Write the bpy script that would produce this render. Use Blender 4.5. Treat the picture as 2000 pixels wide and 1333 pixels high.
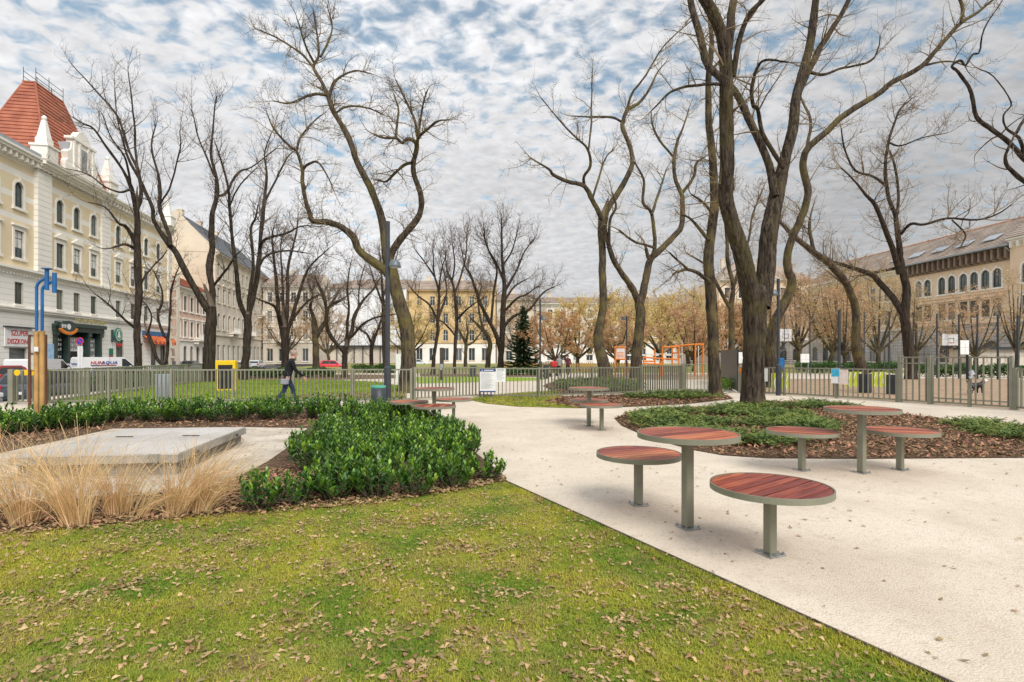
import bpy, math, random
import numpy as np
from mathutils import Vector, Matrix
for o in list(bpy.data.objects): bpy.data.objects.remove(o)
S = bpy.context.scene
COL = S.collection
R = math.radians
# ------------------------------------------------------------------ camera
HC, FPX, HY = 1.6, 1055.0, 697.0        # eye height, focal length and horizon row measured on the 2000 px wide photograph
cam = bpy.data.cameras.new('camera'); cam_o = bpy.data.objects.new('camera', cam); COL.objects.link(cam_o)
cam_o.location = (0, 0, HC); cam_o.rotation_euler = (R(90), 0, 0)
cam.sensor_width = 36; cam.lens = 36 * FPX / 2000; cam.shift_y = (HY - 666.5) / 2000
cam.clip_start = 0.05; cam.clip_end = 3000
S.camera = cam_o
# ------------------------------------------------------------------ sky, sun, exposure
SUN_EL, SUN_AZ = 44.0, 148.0            # azimuth from +Y towards +X: behind the camera
W = bpy.data.worlds.new('World'); S.world = W; W.use_nodes = True
nt = W.node_tree; nt.nodes.clear()
def N(t, tree=None, **k):
    n = (tree or nt).nodes.new(t)
    for a, b in k.items(): setattr(n, a, b)
    return n
def L(a, b, tree=None): (tree or nt).links.new(a, b)
def wmath(op, a, b=None, c=None, clamp=False):
    n = N('ShaderNodeMath', operation=op, use_clamp=clamp)
    for i, v in enumerate((a, b, c)):
        if v is None: continue
        if isinstance(v, (int, float)): n.inputs[i].default_value = v
        else: L(v, n.inputs[i])
    return n.outputs[0]
out = N('ShaderNodeOutputWorld')
sky = N('ShaderNodeTexSky', sky_type='NISHITA', sun_disc=False)
sky.sun_elevation = R(SUN_EL); sky.sun_rotation = R(SUN_AZ); sky.air_density = 1.0; sky.dust_density = 0.4; sky.ozone_density = 1.0
hsv = N('ShaderNodeHueSaturation'); hsv.inputs['Hue'].default_value = 0.478; hsv.inputs['Saturation'].default_value = 0.95; L(sky.outputs[0], hsv.inputs['Color'])
bg1 = N('ShaderNodeBackground'); L(hsv.outputs[0], bg1.inputs[0]); bg1.inputs[1].default_value = 0.085
tc = N('ShaderNodeTexCoord'); sep = N('ShaderNodeSeparateXYZ'); L(tc.outputs['Generated'], sep.inputs[0])
zc = wmath('MAXIMUM', sep.outputs[2], 0.0)
zz = wmath('ADD', zc, 0.16)
px_ = wmath('DIVIDE', sep.outputs[0], zz); py_ = wmath('DIVIDE', sep.outputs[1], zz)
comb = N('ShaderNodeCombineXYZ'); L(px_, comb.inputs[0]); L(py_, comb.inputs[1])
rot = N('ShaderNodeMapping'); rot.inputs['Rotation'].default_value = (0, 0, R(24)); rot.inputs['Scale'].default_value = (1.0, 1.15, 1); L(comb.outputs[0], rot.inputs[0])
def wnoise(vec, scale, detail, rough=0.5, dist=0.0):
    n = N('ShaderNodeTexNoise'); n.inputs['Scale'].default_value = scale; n.inputs['Detail'].default_value = detail
    n.inputs['Roughness'].default_value = rough; n.inputs['Distortion'].default_value = dist; L(vec, n.inputs['Vector']); return n.outputs[0]
cells = wnoise(rot.outputs[0], 15.0, 3.0, 0.5, 0.4)
big = wnoise(rot.outputs[0], 1.3, 3.0, 0.5)
fine = wnoise(rot.outputs[0], 40.0, 3.0, 0.6)
m1 = wmath('MULTIPLY_ADD', cells, 2.5, -0.74)
m2 = wmath('MULTIPLY_ADD', big, 1.1, -0.44)
m3 = wmath('MULTIPLY_ADD', fine, 0.36, -0.18)
cov = wmath('ADD', wmath('ADD', m1, m2), m3)
low = wmath('MULTIPLY_ADD', zc, -1.55, 0.72)          # layers overlap towards the horizon
low = wmath('MAXIMUM', low, 0.0)
cov = wmath('ADD', cov, low)
mr = N('ShaderNodeMapRange', interpolation_type='SMOOTHSTEP'); L(cov, mr.inputs[0]); mr.inputs[1].default_value = 0.05; mr.inputs[2].default_value = 0.86
mr.inputs[3].default_value = 0.14; mr.inputs[4].default_value = 1.0
# brightness of the cloud sheet: thin puffs are bright, thick parts grey, brighter towards the sun
sund = N('ShaderNodeVectorMath', operation='DOT_PRODUCT'); L(tc.outputs['Generated'], sund.inputs[0])
sund.inputs[1].default_value = (-0.9, -0.2, 0.3)      # the cloud sheet is thinner on this side
thick = N('ShaderNodeMapRange'); L(wnoise(rot.outputs[0], 0.55, 4.0, 0.55), thick.inputs[0]); thick.inputs[1].default_value = 0.35; thick.inputs[2].default_value = 0.68
thick.inputs[3].default_value = 1.10; thick.inputs[4].default_value = 0.70
puff = wmath('MULTIPLY_ADD', wnoise(rot.outputs[0], 18.0, 4.0, 0.55), 0.6, 0.70)
br = wmath('MULTIPLY', wmath('MULTIPLY', thick.outputs[0], puff), wmath('MULTIPLY_ADD', sund.outputs['Value'], 0.46, 1.02))
bg2 = N('ShaderNodeBackground'); bg2.inputs[0].default_value = (0.985, 0.985, 1.0, 1); L(wmath('MULTIPLY', br, wmath('MULTIPLY_ADD', zc, 0.24, 0.385)), bg2.inputs[1])
mixs = N('ShaderNodeMixShader'); L(mr.outputs[0], mixs.inputs[0]); L(bg1.outputs[0], mixs.inputs[1]); L(bg2.outputs[0], mixs.inputs[2]); L(mixs.outputs[0], out.inputs[0])
sun = bpy.data.lights.new('sun', 'SUN'); sun.energy = 1.85; sun.angle = R(36); sun.color = (1, 0.955, 0.88)
sun_o = bpy.data.objects.new('sun', sun); COL.objects.link(sun_o)
sd = Vector((math.sin(R(SUN_AZ)) * math.cos(R(SUN_EL)), math.cos(R(SUN_AZ)) * math.cos(R(SUN_EL)), math.sin(R(SUN_EL))))
sun_o.rotation_euler = sd.to_track_quat('Z', 'Y').to_euler(); sun_o.location = (0, 0, 60)
S.view_settings.view_transform = 'Standard'; S.view_settings.look = 'None'; S.view_settings.gamma = 1; S.view_settings.use_curve_mapping = False
S.view_settings.exposure = 0.86
S.render.engine = 'CYCLES'
S.cycles.max_bounces = 6; S.cycles.transparent_max_bounces = 8
# ------------------------------------------------------------------ helpers
random.seed(11); rng = np.random.default_rng(5)
def G(px, py, z=0.0):
    """ground point (height z) seen at a pixel of the photograph"""
    Y = FPX * (HC - z) / (py - HY); return Vector(((px - 1000) / FPX * Y, Y, z))
def A(px, py, Y): return Vector(((px - 1000) / FPX * Y, Y, HC - (py - HY) / FPX * Y))
def tag(o, label=None, cat=None, group=None, kind=None):
    if label: o['label'] = label
    if cat: o['category'] = cat
    if group: o['group'] = group
    if kind: o['kind'] = kind
    return o
def empty(name, loc=(0, 0, 0), rz=0.0, label=None, cat=None, group=None):
    o = bpy.data.objects.new(name, None); COL.objects.link(o); o.location = loc; o.rotation_euler = (0, 0, rz); o.empty_display_size = 0.1
    return tag(o, label, cat, group)
def link(name, data, parent=None, loc=(0, 0, 0), rz=0.0, rot=None):
    o = bpy.data.objects.new(name, data); COL.objects.link(o); o.location = loc; o.rotation_euler = rot if rot else (0, 0, rz)
    if parent is not None: o.parent = parent
    return o
def copy_tree(o, parent=None):
    c = o.copy(); COL.objects.link(c); c.parent = parent
    for ch in list(o.children): copy_tree(ch, c)
    return c
class MB:
    """collects boxes, prisms, tubes ... for one mesh"""
    def __init__(s): s.v = []; s.f = []; s.m = []; s.sm = []
    def add(s, vs, fs, m=0, smooth=False):
        b = len(s.v); s.v.extend([tuple(p) for p in vs])
        for f in fs: s.f.append(tuple(i + b for i in f)); s.m.append(m); s.sm.append(smooth)
    def box(s, x0, x1, y0, y1, z0, z1, m=0, M=None):
        vs = [(x, y, z) for z in (z0, z1) for y in (y0, y1) for x in (x0, x1)]
        if M is not None: vs = [M @ Vector(p) for p in vs]
        s.add(vs, [(0, 2, 3, 1), (4, 5, 7, 6), (0, 1, 5, 4), (2, 6, 7, 3), (0, 4, 6, 2), (1, 3, 7, 5)], m)
    def bbox(s, x0, x1, y0, y1, z0, z1, b=0.01, m=0, M=None):
        """box with chamfered vertical and top edges"""
        def ring(x0, x1, y0, y1, z): return [(x0 + b, y0, z), (x1 - b, y0, z), (x1, y0 + b, z), (x1, y1 - b, z), (x1 - b, y1, z), (x0 + b, y1, z), (x0, y1 - b, z), (x0, y0 + b, z)]
        rs = [ring(x0 + b, x1 - b, y0 + b, y1 - b, z0), ring(x0, x1, y0, y1, z0 + b), ring(x0, x1, y0, y1, z1 - b), ring(x0 + b, x1 - b, y0 + b, y1 - b, z1)]
        vs = [p for r in rs for p in r]
        if M is not None: vs = [M @ Vector(p) for p in vs]
        fs = [tuple(range(7, -1, -1)), tuple(range(24, 32))]
        for k in range(3):
            for i in range(8): j = (i + 1) % 8; fs.append((k * 8 + i, k * 8 + j, k * 8 + 8 + j, k * 8 + 8 + i))
        s.add(vs, fs, m)
    def prism(s, poly, z0, z1, m=0, M=None):
        n = len(poly); vs = [(p[0], p[1], z0) for p in poly] + [(p[0], p[1], z1) for p in poly]
        if M is not None: vs = [M @ Vector(p) for p in vs]
        s.add(vs, [tuple(range(n - 1, -1, -1)), tuple(range(n, 2 * n))] + [(i, (i + 1) % n, n + (i + 1) % n, n + i) for i in range(n)], m)
    def xprism(s, poly, x0, x1, m=0, M=None):
        """profile of (y,z) points extruded along x"""
        n = len(poly); vs = [(x0, p[0], p[1]) for p in poly] + [(x1, p[0], p[1]) for p in poly]
        if M is not None: vs = [M @ Vector(p) for p in vs]
        s.add(vs, [tuple(range(n - 1, -1, -1)), tuple(range(n, 2 * n))] + [(i, (i + 1) % n, n + (i + 1) % n, n + i) for i in range(n)], m)
    def yprism(s, poly, y0, y1, m=0, M=None):
        """profile of (x,z) points extruded along y"""
        n = len(poly); vs = [(p[0], y0, p[1]) for p in poly] + [(p[0], y1, p[1]) for p in poly]
        if M is not None: vs = [M @ Vector(p) for p in vs]
        s.add(vs, [tuple(range(n)), tuple(range(2 * n - 1, n - 1, -1))] + [(i, n + i, n + (i + 1) % n, (i + 1) % n) for i in range(n)], m)
    def tube(s, pts, rad, n=8, m=0, cap=True, smooth=True):
        pts = [Vector(p) for p in pts]; k = len(pts)
        if isinstance(rad, (int, float)): rad = [rad] * k
        vs = []; ref = None
        for i, p in enumerate(pts):
            t = (pts[min(i + 1, k - 1)] - pts[max(i - 1, 0)]).normalized()
            if ref is None: ref = t.orthogonal().normalized()
            ref = (ref - t * ref.dot(t)).normalized(); b = t.cross(ref)
            for j in range(n):
                a = 2 * math.pi * j / n; vs.append(p + (ref * math.cos(a) + b * math.sin(a)) * rad[i])
        fs = [(i * n + j, i * n + (j + 1) % n, (i + 1) * n + (j + 1) % n, (i + 1) * n + j) for i in range(k - 1) for j in range(n)]
        s.add(vs, fs, m, smooth)
        if cap: s.add(vs[:n], [tuple(range(n - 1, -1, -1))], m); s.add(vs[-n:], [tuple(range(n))], m)
    def lathe(s, prof, n=16, m=0, c=(0, 0), smooth=True):
        vs = [(c[0] + r * math.cos(2 * math.pi * j / n), c[1] + r * math.sin(2 * math.pi * j / n), z) for r, z in prof for j in range(n)]
        k = len(prof)
        s.add(vs, [(i * n + j, i * n + (j + 1) % n, (i + 1) * n + (j + 1) % n, (i + 1) * n + j) for i in range(k - 1) for j in range(n)], m, smooth)
    def mesh(s, name, mats):
        me = bpy.data.meshes.new(name); me.from_pydata(s.v, [], s.f)
        for m in (mats if isinstance(mats, (list, tuple)) else [mats]): me.materials.append(m)
        if any(s.m): me.polygons.foreach_set('material_index', s.m)
        me.polygons.foreach_set('use_smooth', s.sm); me.update(); return me
    def build(s, name, mats, parent=None, loc=(0, 0, 0), rz=0.0): return link(name, s.mesh(name, mats), parent, loc, rz)
def np_mesh(name, V, F, mats, smooth=False, mi=None):
    """V (n,3) array, F (m,k) array of equal-sided faces"""
    me = bpy.data.meshes.new(name); V = np.asarray(V, np.float32); F = np.asarray(F, np.int32)
    me.vertices.add(len(V)); me.vertices.foreach_set('co', V.ravel())
    k = F.shape[1]; me.loops.add(F.size); me.loops.foreach_set('vertex_index', F.ravel())
    me.polygons.add(len(F)); me.polygons.foreach_set('loop_start', np.arange(0, F.size, k, dtype=np.int32)); me.polygons.foreach_set('loop_total', np.full(len(F), k, np.int32))
    for m in (mats if isinstance(mats, (list, tuple)) else [mats]): me.materials.append(m)
    if mi is not None: me.polygons.foreach_set('material_index', np.asarray(mi, np.int32))
    if smooth: me.polygons.foreach_set('use_smooth', np.ones(len(F), bool))
    me.update(calc_edges=True); return me
def inside(poly, P):
    """which of the points P (n,2) lie inside the polygon"""
    x, y = P[:, 0], P[:, 1]; r = np.zeros(len(P), bool); n = len(poly)
    for i in range(n):
        x0, y0 = poly[i][0], poly[i][1]; x1, y1 = poly[(i + 1) % n][0], poly[(i + 1) % n][1]
        if y0 == y1: continue
        c = ((y0 > y) != (y1 > y)) & (x < (x1 - x0) * (y - y0) / (y1 - y0) + x0); r ^= c
    return r
def scatter(poly, n, near=0.0):
    """n random points in a polygon, denser towards the camera with near > 0"""
    xs = [p[0] for p in poly]; ys = [p[1] for p in poly]; got = []; tot = 0
    while tot < n:
        P = np.column_stack([rng.uniform(min(xs), max(xs), n * 2), rng.uniform(min(ys), max(ys), n * 2)])
        k = inside(poly, P)
        if near: k &= rng.random(len(P)) < np.clip((min(ys) + 1.5) / (P[:, 1] + 0.5), 0, 1) ** near
        P = P[k]; got.append(P); tot += len(P)
    return np.vstack(got)[:n]
# ------------------------------------------------------------------ materials
def mat(name, col, rough=0.7, var=0.12, scale=6.0, col2=None, bump=0.0, bscale=40.0, metal=0.0, island=0.0, stretch=None, detail=5.0, spec=0.4, sheen=False, coord='Object', lo=0.35, hi=0.65, trans=0.0):
    m = bpy.data.materials.new(name); m.use_nodes = True; t = m.node_tree; t.nodes.clear()
    o = N('ShaderNodeOutputMaterial', t); b = N('ShaderNodeBsdfPrincipled', t); L(b.outputs[0], o.inputs[0], t)
    b.inputs['Roughness'].default_value = rough; b.inputs['Metallic'].default_value = metal; b.inputs['Specular IOR Level'].default_value = spec
    co = N('ShaderNodeTexCoord', t); vec = co.outputs[coord]
    if stretch:
        mp = N('ShaderNodeMapping', t); mp.inputs['Scale'].default_value = stretch; L(vec, mp.inputs[0], t); vec = mp.outputs[0]
    n = N('ShaderNodeTexNoise', t); n.inputs['Scale'].default_value = scale; n.inputs['Detail'].default_value = detail; L(vec, n.inputs['Vector'], t)
    c2 = col2 if col2 else tuple(max(0, c * (1 - 2.2 * var)) for c in col); c1 = col if col2 else tuple(min(1, c * (1 + var)) for c in col)
    cr = N('ShaderNodeValToRGB', t); cr.color_ramp.elements[0].position = lo; cr.color_ramp.elements[1].position = hi
    cr.color_ramp.elements[0].color = (*c2, 1); cr.color_ramp.elements[1].color = (*c1, 1); L(n.outputs[0], cr.inputs[0], t)
    src = cr.outputs[0]
    if island:
        g = N('ShaderNodeNewGeometry', t); hs = N('ShaderNodeHueSaturation', t); L(src, hs.inputs['Color'], t)
        mr = N('ShaderNodeMapRange', t); L(g.outputs['Random Per Island'], mr.inputs[0], t); mr.inputs[3].default_value = 1 - island; mr.inputs[4].default_value = 1 + island; L(mr.outputs[0], hs.inputs['Value'], t)
        mr2 = N('ShaderNodeMapRange', t); L(g.outputs['Random Per Island'], mr2.inputs[0], t); mr2.inputs[3].default_value = 0.5 + island * 0.05; mr2.inputs[4].default_value = 0.5 - island * 0.05; L(mr2.outputs[0], hs.inputs['Hue'], t)
        src = hs.outputs[0]
    L(src, b.inputs['Base Color'], t)
    if trans:
        tr = N('ShaderNodeBsdfTranslucent', t); L(src, tr.inputs[0], t); mx = N('ShaderNodeMixShader', t); mx.inputs[0].default_value = trans
        L(b.outputs[0], mx.inputs[1], t); L(tr.outputs[0], mx.inputs[2], t); L(mx.outputs[0], o.inputs[0], t)
    if bump:
        n2 = N('ShaderNodeTexNoise', t); n2.inputs['Scale'].default_value = bscale; n2.inputs['Detail'].default_value = 6; L(vec, n2.inputs['Vector'], t)
        bp = N('ShaderNodeBump', t); bp.inputs['Strength'].default_value = bump; bp.inputs['Distance'].default_value = 0.05; L(n2.outputs[0], bp.inputs['Height'], t); L(bp.outputs[0], b.inputs['Normal'], t)
    m['_src'] = src.node.name
    return m
def add_layer(m, col, scale, lo, hi, amount=1.0, detail=4.0, stretch=None, coord='Object'):
    """mixes a second colour into a material where a noise is high: stains, moss, dry patches"""
    t = m.node_tree; b = next(n for n in t.nodes if n.type == 'BSDF_PRINCIPLED'); old = b.inputs['Base Color'].links[0].from_socket
    co = N('ShaderNodeTexCoord', t); vec = co.outputs[coord]
    if stretch:
        mp = N('ShaderNodeMapping', t); mp.inputs['Scale'].default_value = stretch; L(vec, mp.inputs[0], t); vec = mp.outputs[0]
    n = N('ShaderNodeTexNoise', t); n.inputs['Scale'].default_value = scale; n.inputs['Detail'].default_value = detail; L(vec, n.inputs['Vector'], t)
    mr = N('ShaderNodeMapRange', t); L(n.outputs[0], mr.inputs[0], t); mr.inputs[1].default_value = lo; mr.inputs[2].default_value = hi; mr.inputs[4].default_value = amount
    mx = N('ShaderNodeMix', t, data_type='RGBA'); L(mr.outputs[0], mx.inputs['Factor'], t); L(old, mx.inputs['A'], t); mx.inputs['B'].default_value = (*col, 1)
    L(mx.outputs['Result'], b.inputs['Base Color'], t)
    for n in t.nodes:
        if n.type == 'BSDF_TRANSLUCENT': L(mx.outputs['Result'], n.inputs[0], t)
    return m
def brickbump(m, bw, bh, mortar=0.02, strength=0.6, offset=0.5, dark=None):
    """recessed joints of coursed masonry on a facade material (local x along the wall, z up)"""
    t = m.node_tree; b = next(n for n in t.nodes if n.type == 'BSDF_PRINCIPLED')
    co = N('ShaderNodeTexCoord', t); sp = N('ShaderNodeSeparateXYZ', t); L(co.outputs['Object'], sp.inputs[0], t)
    ad = N('ShaderNodeMath', t, operation='ADD'); L(sp.outputs[0], ad.inputs[0], t); L(sp.outputs[1], ad.inputs[1], t)
    cb = N('ShaderNodeCombineXYZ', t); L(ad.outputs[0], cb.inputs[0], t); L(sp.outputs[2], cb.inputs[1], t)
    br = N('ShaderNodeTexBrick', t); L(cb.outputs[0], br.inputs['Vector'], t); br.inputs['Scale'].default_value = 1; br.inputs['Brick Width'].default_value = bw; br.inputs['Row Height'].default_value = bh
    br.inputs['Mortar Size'].default_value = mortar; br.inputs['Mortar Smooth'].default_value = 0.2; br.offset = offset
    bp = N('ShaderNodeBump', t); bp.invert = True; bp.inputs['Strength'].default_value = strength; bp.inputs['Distance'].default_value = 0.05; L(br.outputs['Fac'], bp.inputs['Height'], t)
    if b.inputs['Normal'].links: L(b.inputs['Normal'].links[0].from_socket, bp.inputs['Normal'], t)
    L(bp.outputs[0], b.inputs['Normal'], t)
    if dark:
        old = b.inputs['Base Color'].links[0].from_socket; mx = N('ShaderNodeMix', t, data_type='RGBA'); L(br.outputs['Fac'], mx.inputs['Factor'], t); L(old, mx.inputs['A'], t); mx.inputs['B'].default_value = (*dark, 1); L(mx.outputs['Result'], b.inputs['Base Color'], t)
    return m
M = {}
M['concrete'] = mat('pale_paving', (0.71, 0.625, 0.515), 0.9, scale=0.9, col2=(0.62, 0.535, 0.43), bump=0.4, bscale=70, detail=8)
add_layer(M['concrete'], (0.46, 0.38, 0.29), 1.3, 0.52, 0.74, 0.45, 9)
add_layer(M['concrete'], (0.50, 0.42, 0.30), 9, 0.54, 0.7, 0.5, 6)
add_layer(M['concrete'], (0.46, 0.38, 0.29), 30, 0.52, 0.68, 0.5, 6)
add_layer(M['concrete'], (0.28, 0.23, 0.17), 70, 0.62, 0.70, 0.7, 2)
M['lid'] = mat('hatch_lid_concrete', (0.54, 0.515, 0.485), 0.8, scale=1.1, col2=(0.40, 0.375, 0.345), bump=0.3, bscale=70, detail=9)
add_layer(M['lid'], (0.36, 0.31, 0.26), 2.2, 0.55, 0.75, 0.6, 9)
M['apron'] = mat('worn_apron', (0.62, 0.55, 0.46), 0.9, scale=1.2, col2=(0.46, 0.395, 0.32), bump=0.4, bscale=60, detail=9)
add_layer(M['apron'], (0.30, 0.23, 0.16), 2.5, 0.5, 0.7, 0.6, 9)
M['slab'] = mat('slab_concrete', (0.40, 0.37, 0.33), 0.85, scale=1.6, col2=(0.26, 0.235, 0.20), bump=0.3, bscale=60, detail=8)
add_layer(M['slab'], (0.25, 0.21, 0.17), 3.0, 0.6, 0.75, 0.5, 8)
M['asphalt'] = mat('asphalt', (0.075, 0.074, 0.072), 0.9, scale=2, bump=0.3, bscale=120)
M['pavement'] = mat('street_pavement', (0.30, 0.29, 0.27), 0.9, scale=1, bump=0.2)
M['soil'] = mat('leafy_soil', (0.18, 0.115, 0.065), 0.95, scale=3, col2=(0.09, 0.055, 0.03), bump=0.8, bscale=25)
add_layer(M['soil'], (0.30, 0.19, 0.10), 14, 0.5, 0.65, 0.8)
M['dirt'] = mat('bare_dirt', (0.40, 0.28, 0.18), 0.95, scale=1.5, col2=(0.28, 0.19, 0.12), bump=0.5, bscale=20)
add_layer(M['dirt'], (0.5, 0.38, 0.26), 6, 0.5, 0.7, 0.6)
M['turf'] = mat('turf', (0.40, 0.37, 0.05), 0.95, scale=1.6, col2=(0.19, 0.25, 0.03), bump=0.8, bscale=45, detail=8)
add_layer(M['turf'], (0.24, 0.15, 0.06), 1.9, 0.58, 0.68, 0.8, 6)
M['farturf'] = mat('far_turf', (0.30, 0.40, 0.03), 0.95, scale=0.7, col2=(0.19, 0.31, 0.025), bump=0.6, bscale=25, detail=8)
M['mulch'] = mat('bark_mulch', (0.13, 0.075, 0.042), 0.95, scale=9, col2=(0.05, 0.028, 0.015), bump=1.0, bscale=30, detail=8)
add_layer(M['mulch'], (0.24, 0.145, 0.075), 26, 0.5, 0.62, 0.8)
M['blade'] = mat('grass_blade', (0.45, 0.43, 0.055), 0.75, scale=1.5, lo=0.40, hi=0.6, col2=(0.15, 0.26, 0.028), island=0.35, spec=0.2, trans=0.25)
add_layer(M['blade'], (0.46, 0.39, 0.11), 2.3, 0.5, 0.66, 0.7, 5)
M['dead'] = mat('fallen_leaf', (0.50, 0.37, 0.19), 0.8, scale=9, col2=(0.23, 0.14, 0.06), island=0.45, spec=0.3)
M['chip'] = mat('bark_chip', (0.38, 0.235, 0.13), 0.9, scale=7, col2=(0.15, 0.08, 0.045), island=0.6, spec=0.2)
M['straw'] = mat('dry_grass', (0.84, 0.64, 0.37), 0.75, scale=4, col2=(0.62, 0.42, 0.20), island=0.3, spec=0.2, trans=0.25)
M['laurel'] = mat('laurel_leaf', (0.090, 0.205, 0.025), 0.28, scale=7, col2=(0.032, 0.105, 0.015), island=0.5, spec=0.5, trans=0.12)
M['laurel_young'] = mat('laurel_young_leaf', (0.25, 0.42, 0.04), 0.33, scale=7, col2=(0.13, 0.29, 0.025), island=0.4, spec=0.5, trans=0.2)
M['hedge'] = mat('hedge_leaf', (0.07, 0.15, 0.025), 0.5, scale=3, col2=(0.03, 0.085, 0.015), island=0.45, trans=0.1)
M['juniper'] = mat('juniper_spray', (0.20, 0.255, 0.055), 0.7, scale=2, col2=(0.085, 0.145, 0.033), island=0.45, trans=0.1)
M['spruce'] = mat('spruce_needles', (0.065, 0.12, 0.045), 0.65, scale=2, col2=(0.02, 0.05, 0.02), island=0.45)
def bark(name, c1, c2, moss=None, amt=0.6):
    m = mat(name, c1, 0.95, scale=3.2, col2=c2, bump=1.0, bscale=9.0, stretch=(3.0, 3.0, 0.55), detail=9, spec=0.15)
    add_layer(m, tuple(c * 0.4 for c in c2), 5.5, 0.53, 0.62, 0.8, 5, (4, 4, 0.45))
    if moss: add_layer(m, moss, 1.1, 0.47, 0.62, amt, 7)
    return m
M['bark_dark'] = bark('dark_bark', (0.078, 0.060, 0.046), (0.032, 0.025, 0.020))
M['bark_moss'] = bark('mossy_bark', (0.125, 0.098, 0.07), (0.048, 0.037, 0.028), (0.19, 0.16, 0.05), 0.5)
M['bark_giant'] = bark('furrowed_bark', (0.110, 0.085, 0.064), (0.034, 0.026, 0.020), (0.105, 0.09, 0.032), 0.42)
M['bark_yellow'] = bark('lichen_bark', (0.10, 0.078, 0.055), (0.040, 0.031, 0.023), (0.27, 0.21, 0.08), 0.4)
M['twig_autumn'] = mat('autumn_twig', (0.44, 0.31, 0.19), 0.9, scale=1.0, col2=(0.26, 0.18, 0.115), spec=0.2)
M['twig'] = mat('twig', (0.17, 0.13, 0.10), 0.9, scale=1.0, col2=(0.085, 0.064, 0.05), spec=0.2)
M['twig_pale'] = mat('pale_twig', (0.27, 0.21, 0.125), 0.9, scale=0.9, col2=(0.12, 0.09, 0.058), spec=0.2)
M['seed'] = mat('dry_seed_leaf', (0.36, 0.22, 0.09), 0.8, scale=1.5, col2=(0.20, 0.10, 0.05), island=0.5, trans=0.2)
M['leaf_rust'] = mat('rust_leaf', (0.72, 0.48, 0.25), 0.8, scale=0.5, col2=(0.58, 0.37, 0.19), island=0.5, trans=0.3)
M['leaf_pink'] = mat('russet_leaf', (0.68, 0.47, 0.28), 0.8, scale=0.5, col2=(0.54, 0.35, 0.20), island=0.5, trans=0.3)
M['leaf_gold'] = mat('gold_leaf', (0.80, 0.63, 0.26), 0.8, scale=0.5, col2=(0.66, 0.51, 0.20), island=0.4, trans=0.3)
M['wood'] = mat('reddish_plank', (0.47, 0.13, 0.068), 0.42, scale=2.2, col2=(0.23, 0.052, 0.03), stretch=(1.4, 14, 14), bump=0.15, bscale=8, detail=8, island=0.0, spec=0.5)
def per_object(m, amt=0.4, hue=0.025):
    """a different shade for every plank"""
    t = m.node_tree; b = next(n for n in t.nodes if n.type == 'BSDF_PRINCIPLED'); old = b.inputs['Base Color'].links[0].from_socket
    oi = N('ShaderNodeObjectInfo', t); hs = N('ShaderNodeHueSaturation', t); L(old, hs.inputs['Color'], t)
    a = N('ShaderNodeMapRange', t); L(oi.outputs['Random'], a.inputs[0], t); a.inputs[3].default_value = 1 - amt; a.inputs[4].default_value = 1 + amt; L(a.outputs[0], hs.inputs['Value'], t)
    h = N('ShaderNodeMapRange', t); L(oi.outputs['Random'], h.inputs[0], t); h.inputs[3].default_value = 0.5 - hue; h.inputs[4].default_value = 0.5 + hue; L(h.outputs[0], hs.inputs['Hue'], t)
    L(hs.outputs[0], b.inputs['Base Color'], t); return m
per_object(M['wood'], 0.5, 0.014)
M['steel_green'] = mat('grey_green_steel', (0.225, 0.225, 0.165), 0.5, scale=3, var=0.06, bump=0.05, spec=0.5)
M['fence'] = mat('fence_paint', (0.235, 0.232, 0.175), 0.5, scale=2, var=0.07, spec=0.5)
M['galv'] = mat('galvanised', (0.42, 0.43, 0.42), 0.45, scale=12, var=0.15, metal=0.7)
M['anthracite'] = mat('anthracite_paint', (0.045, 0.052, 0.06), 0.45, scale=3, var=0.1)
M['black'] = mat('black_paint', (0.018, 0.018, 0.02), 0.5, scale=3)
M['white'] = mat('white_paint', (0.78, 0.78, 0.78), 0.5, scale=3, var=0.04)
M['paper'] = mat('paper', (0.82, 0.82, 0.82), 0.8, scale=3, var=0.03)
M['grey'] = mat('grey_paint', (0.33, 0.37, 0.42), 0.5, scale=3, var=0.05)
M['blue'] = mat('blue_paint', (0.015, 0.13, 0.36), 0.45, scale=3, var=0.12)
M['ochre'] = mat('ochre_paint', (0.52, 0.31, 0.11), 0.6, scale=3, var=0.14, bump=0.1)
M['yellow'] = mat('yellow_paint', (0.80, 0.53, 0.01), 0.5, scale=3, var=0.08)
M['orange'] = mat('orange_paint', (0.85, 0.25, 0.025), 0.5, scale=3, var=0.08)
M['red'] = mat('red_paint', (0.60, 0.035, 0.03), 0.5, scale=3)
M['green'] = mat('green_sign', (0.01, 0.19, 0.09), 0.5, scale=3)
M['teal'] = mat('teal_lid', (0.09, 0.36, 0.27), 0.55, scale=3)
M['navy'] = mat('navy_print', (0.03, 0.06, 0.2), 0.6, scale=3)
M['brownwood'] = mat('brown_stained_wood', (0.12, 0.05, 0.03), 0.6, scale=4, stretch=(6, 6, 0.6))
M['lime'] = mat('lime_banner', (0.42, 0.46, 0.03), 0.6, scale=3, var=0.06)
M['glass'] = mat('window_glass', (0.055, 0.070, 0.072), 0.08, scale=0.6, col2=(0.02, 0.03, 0.032), spec=0.9)
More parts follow.
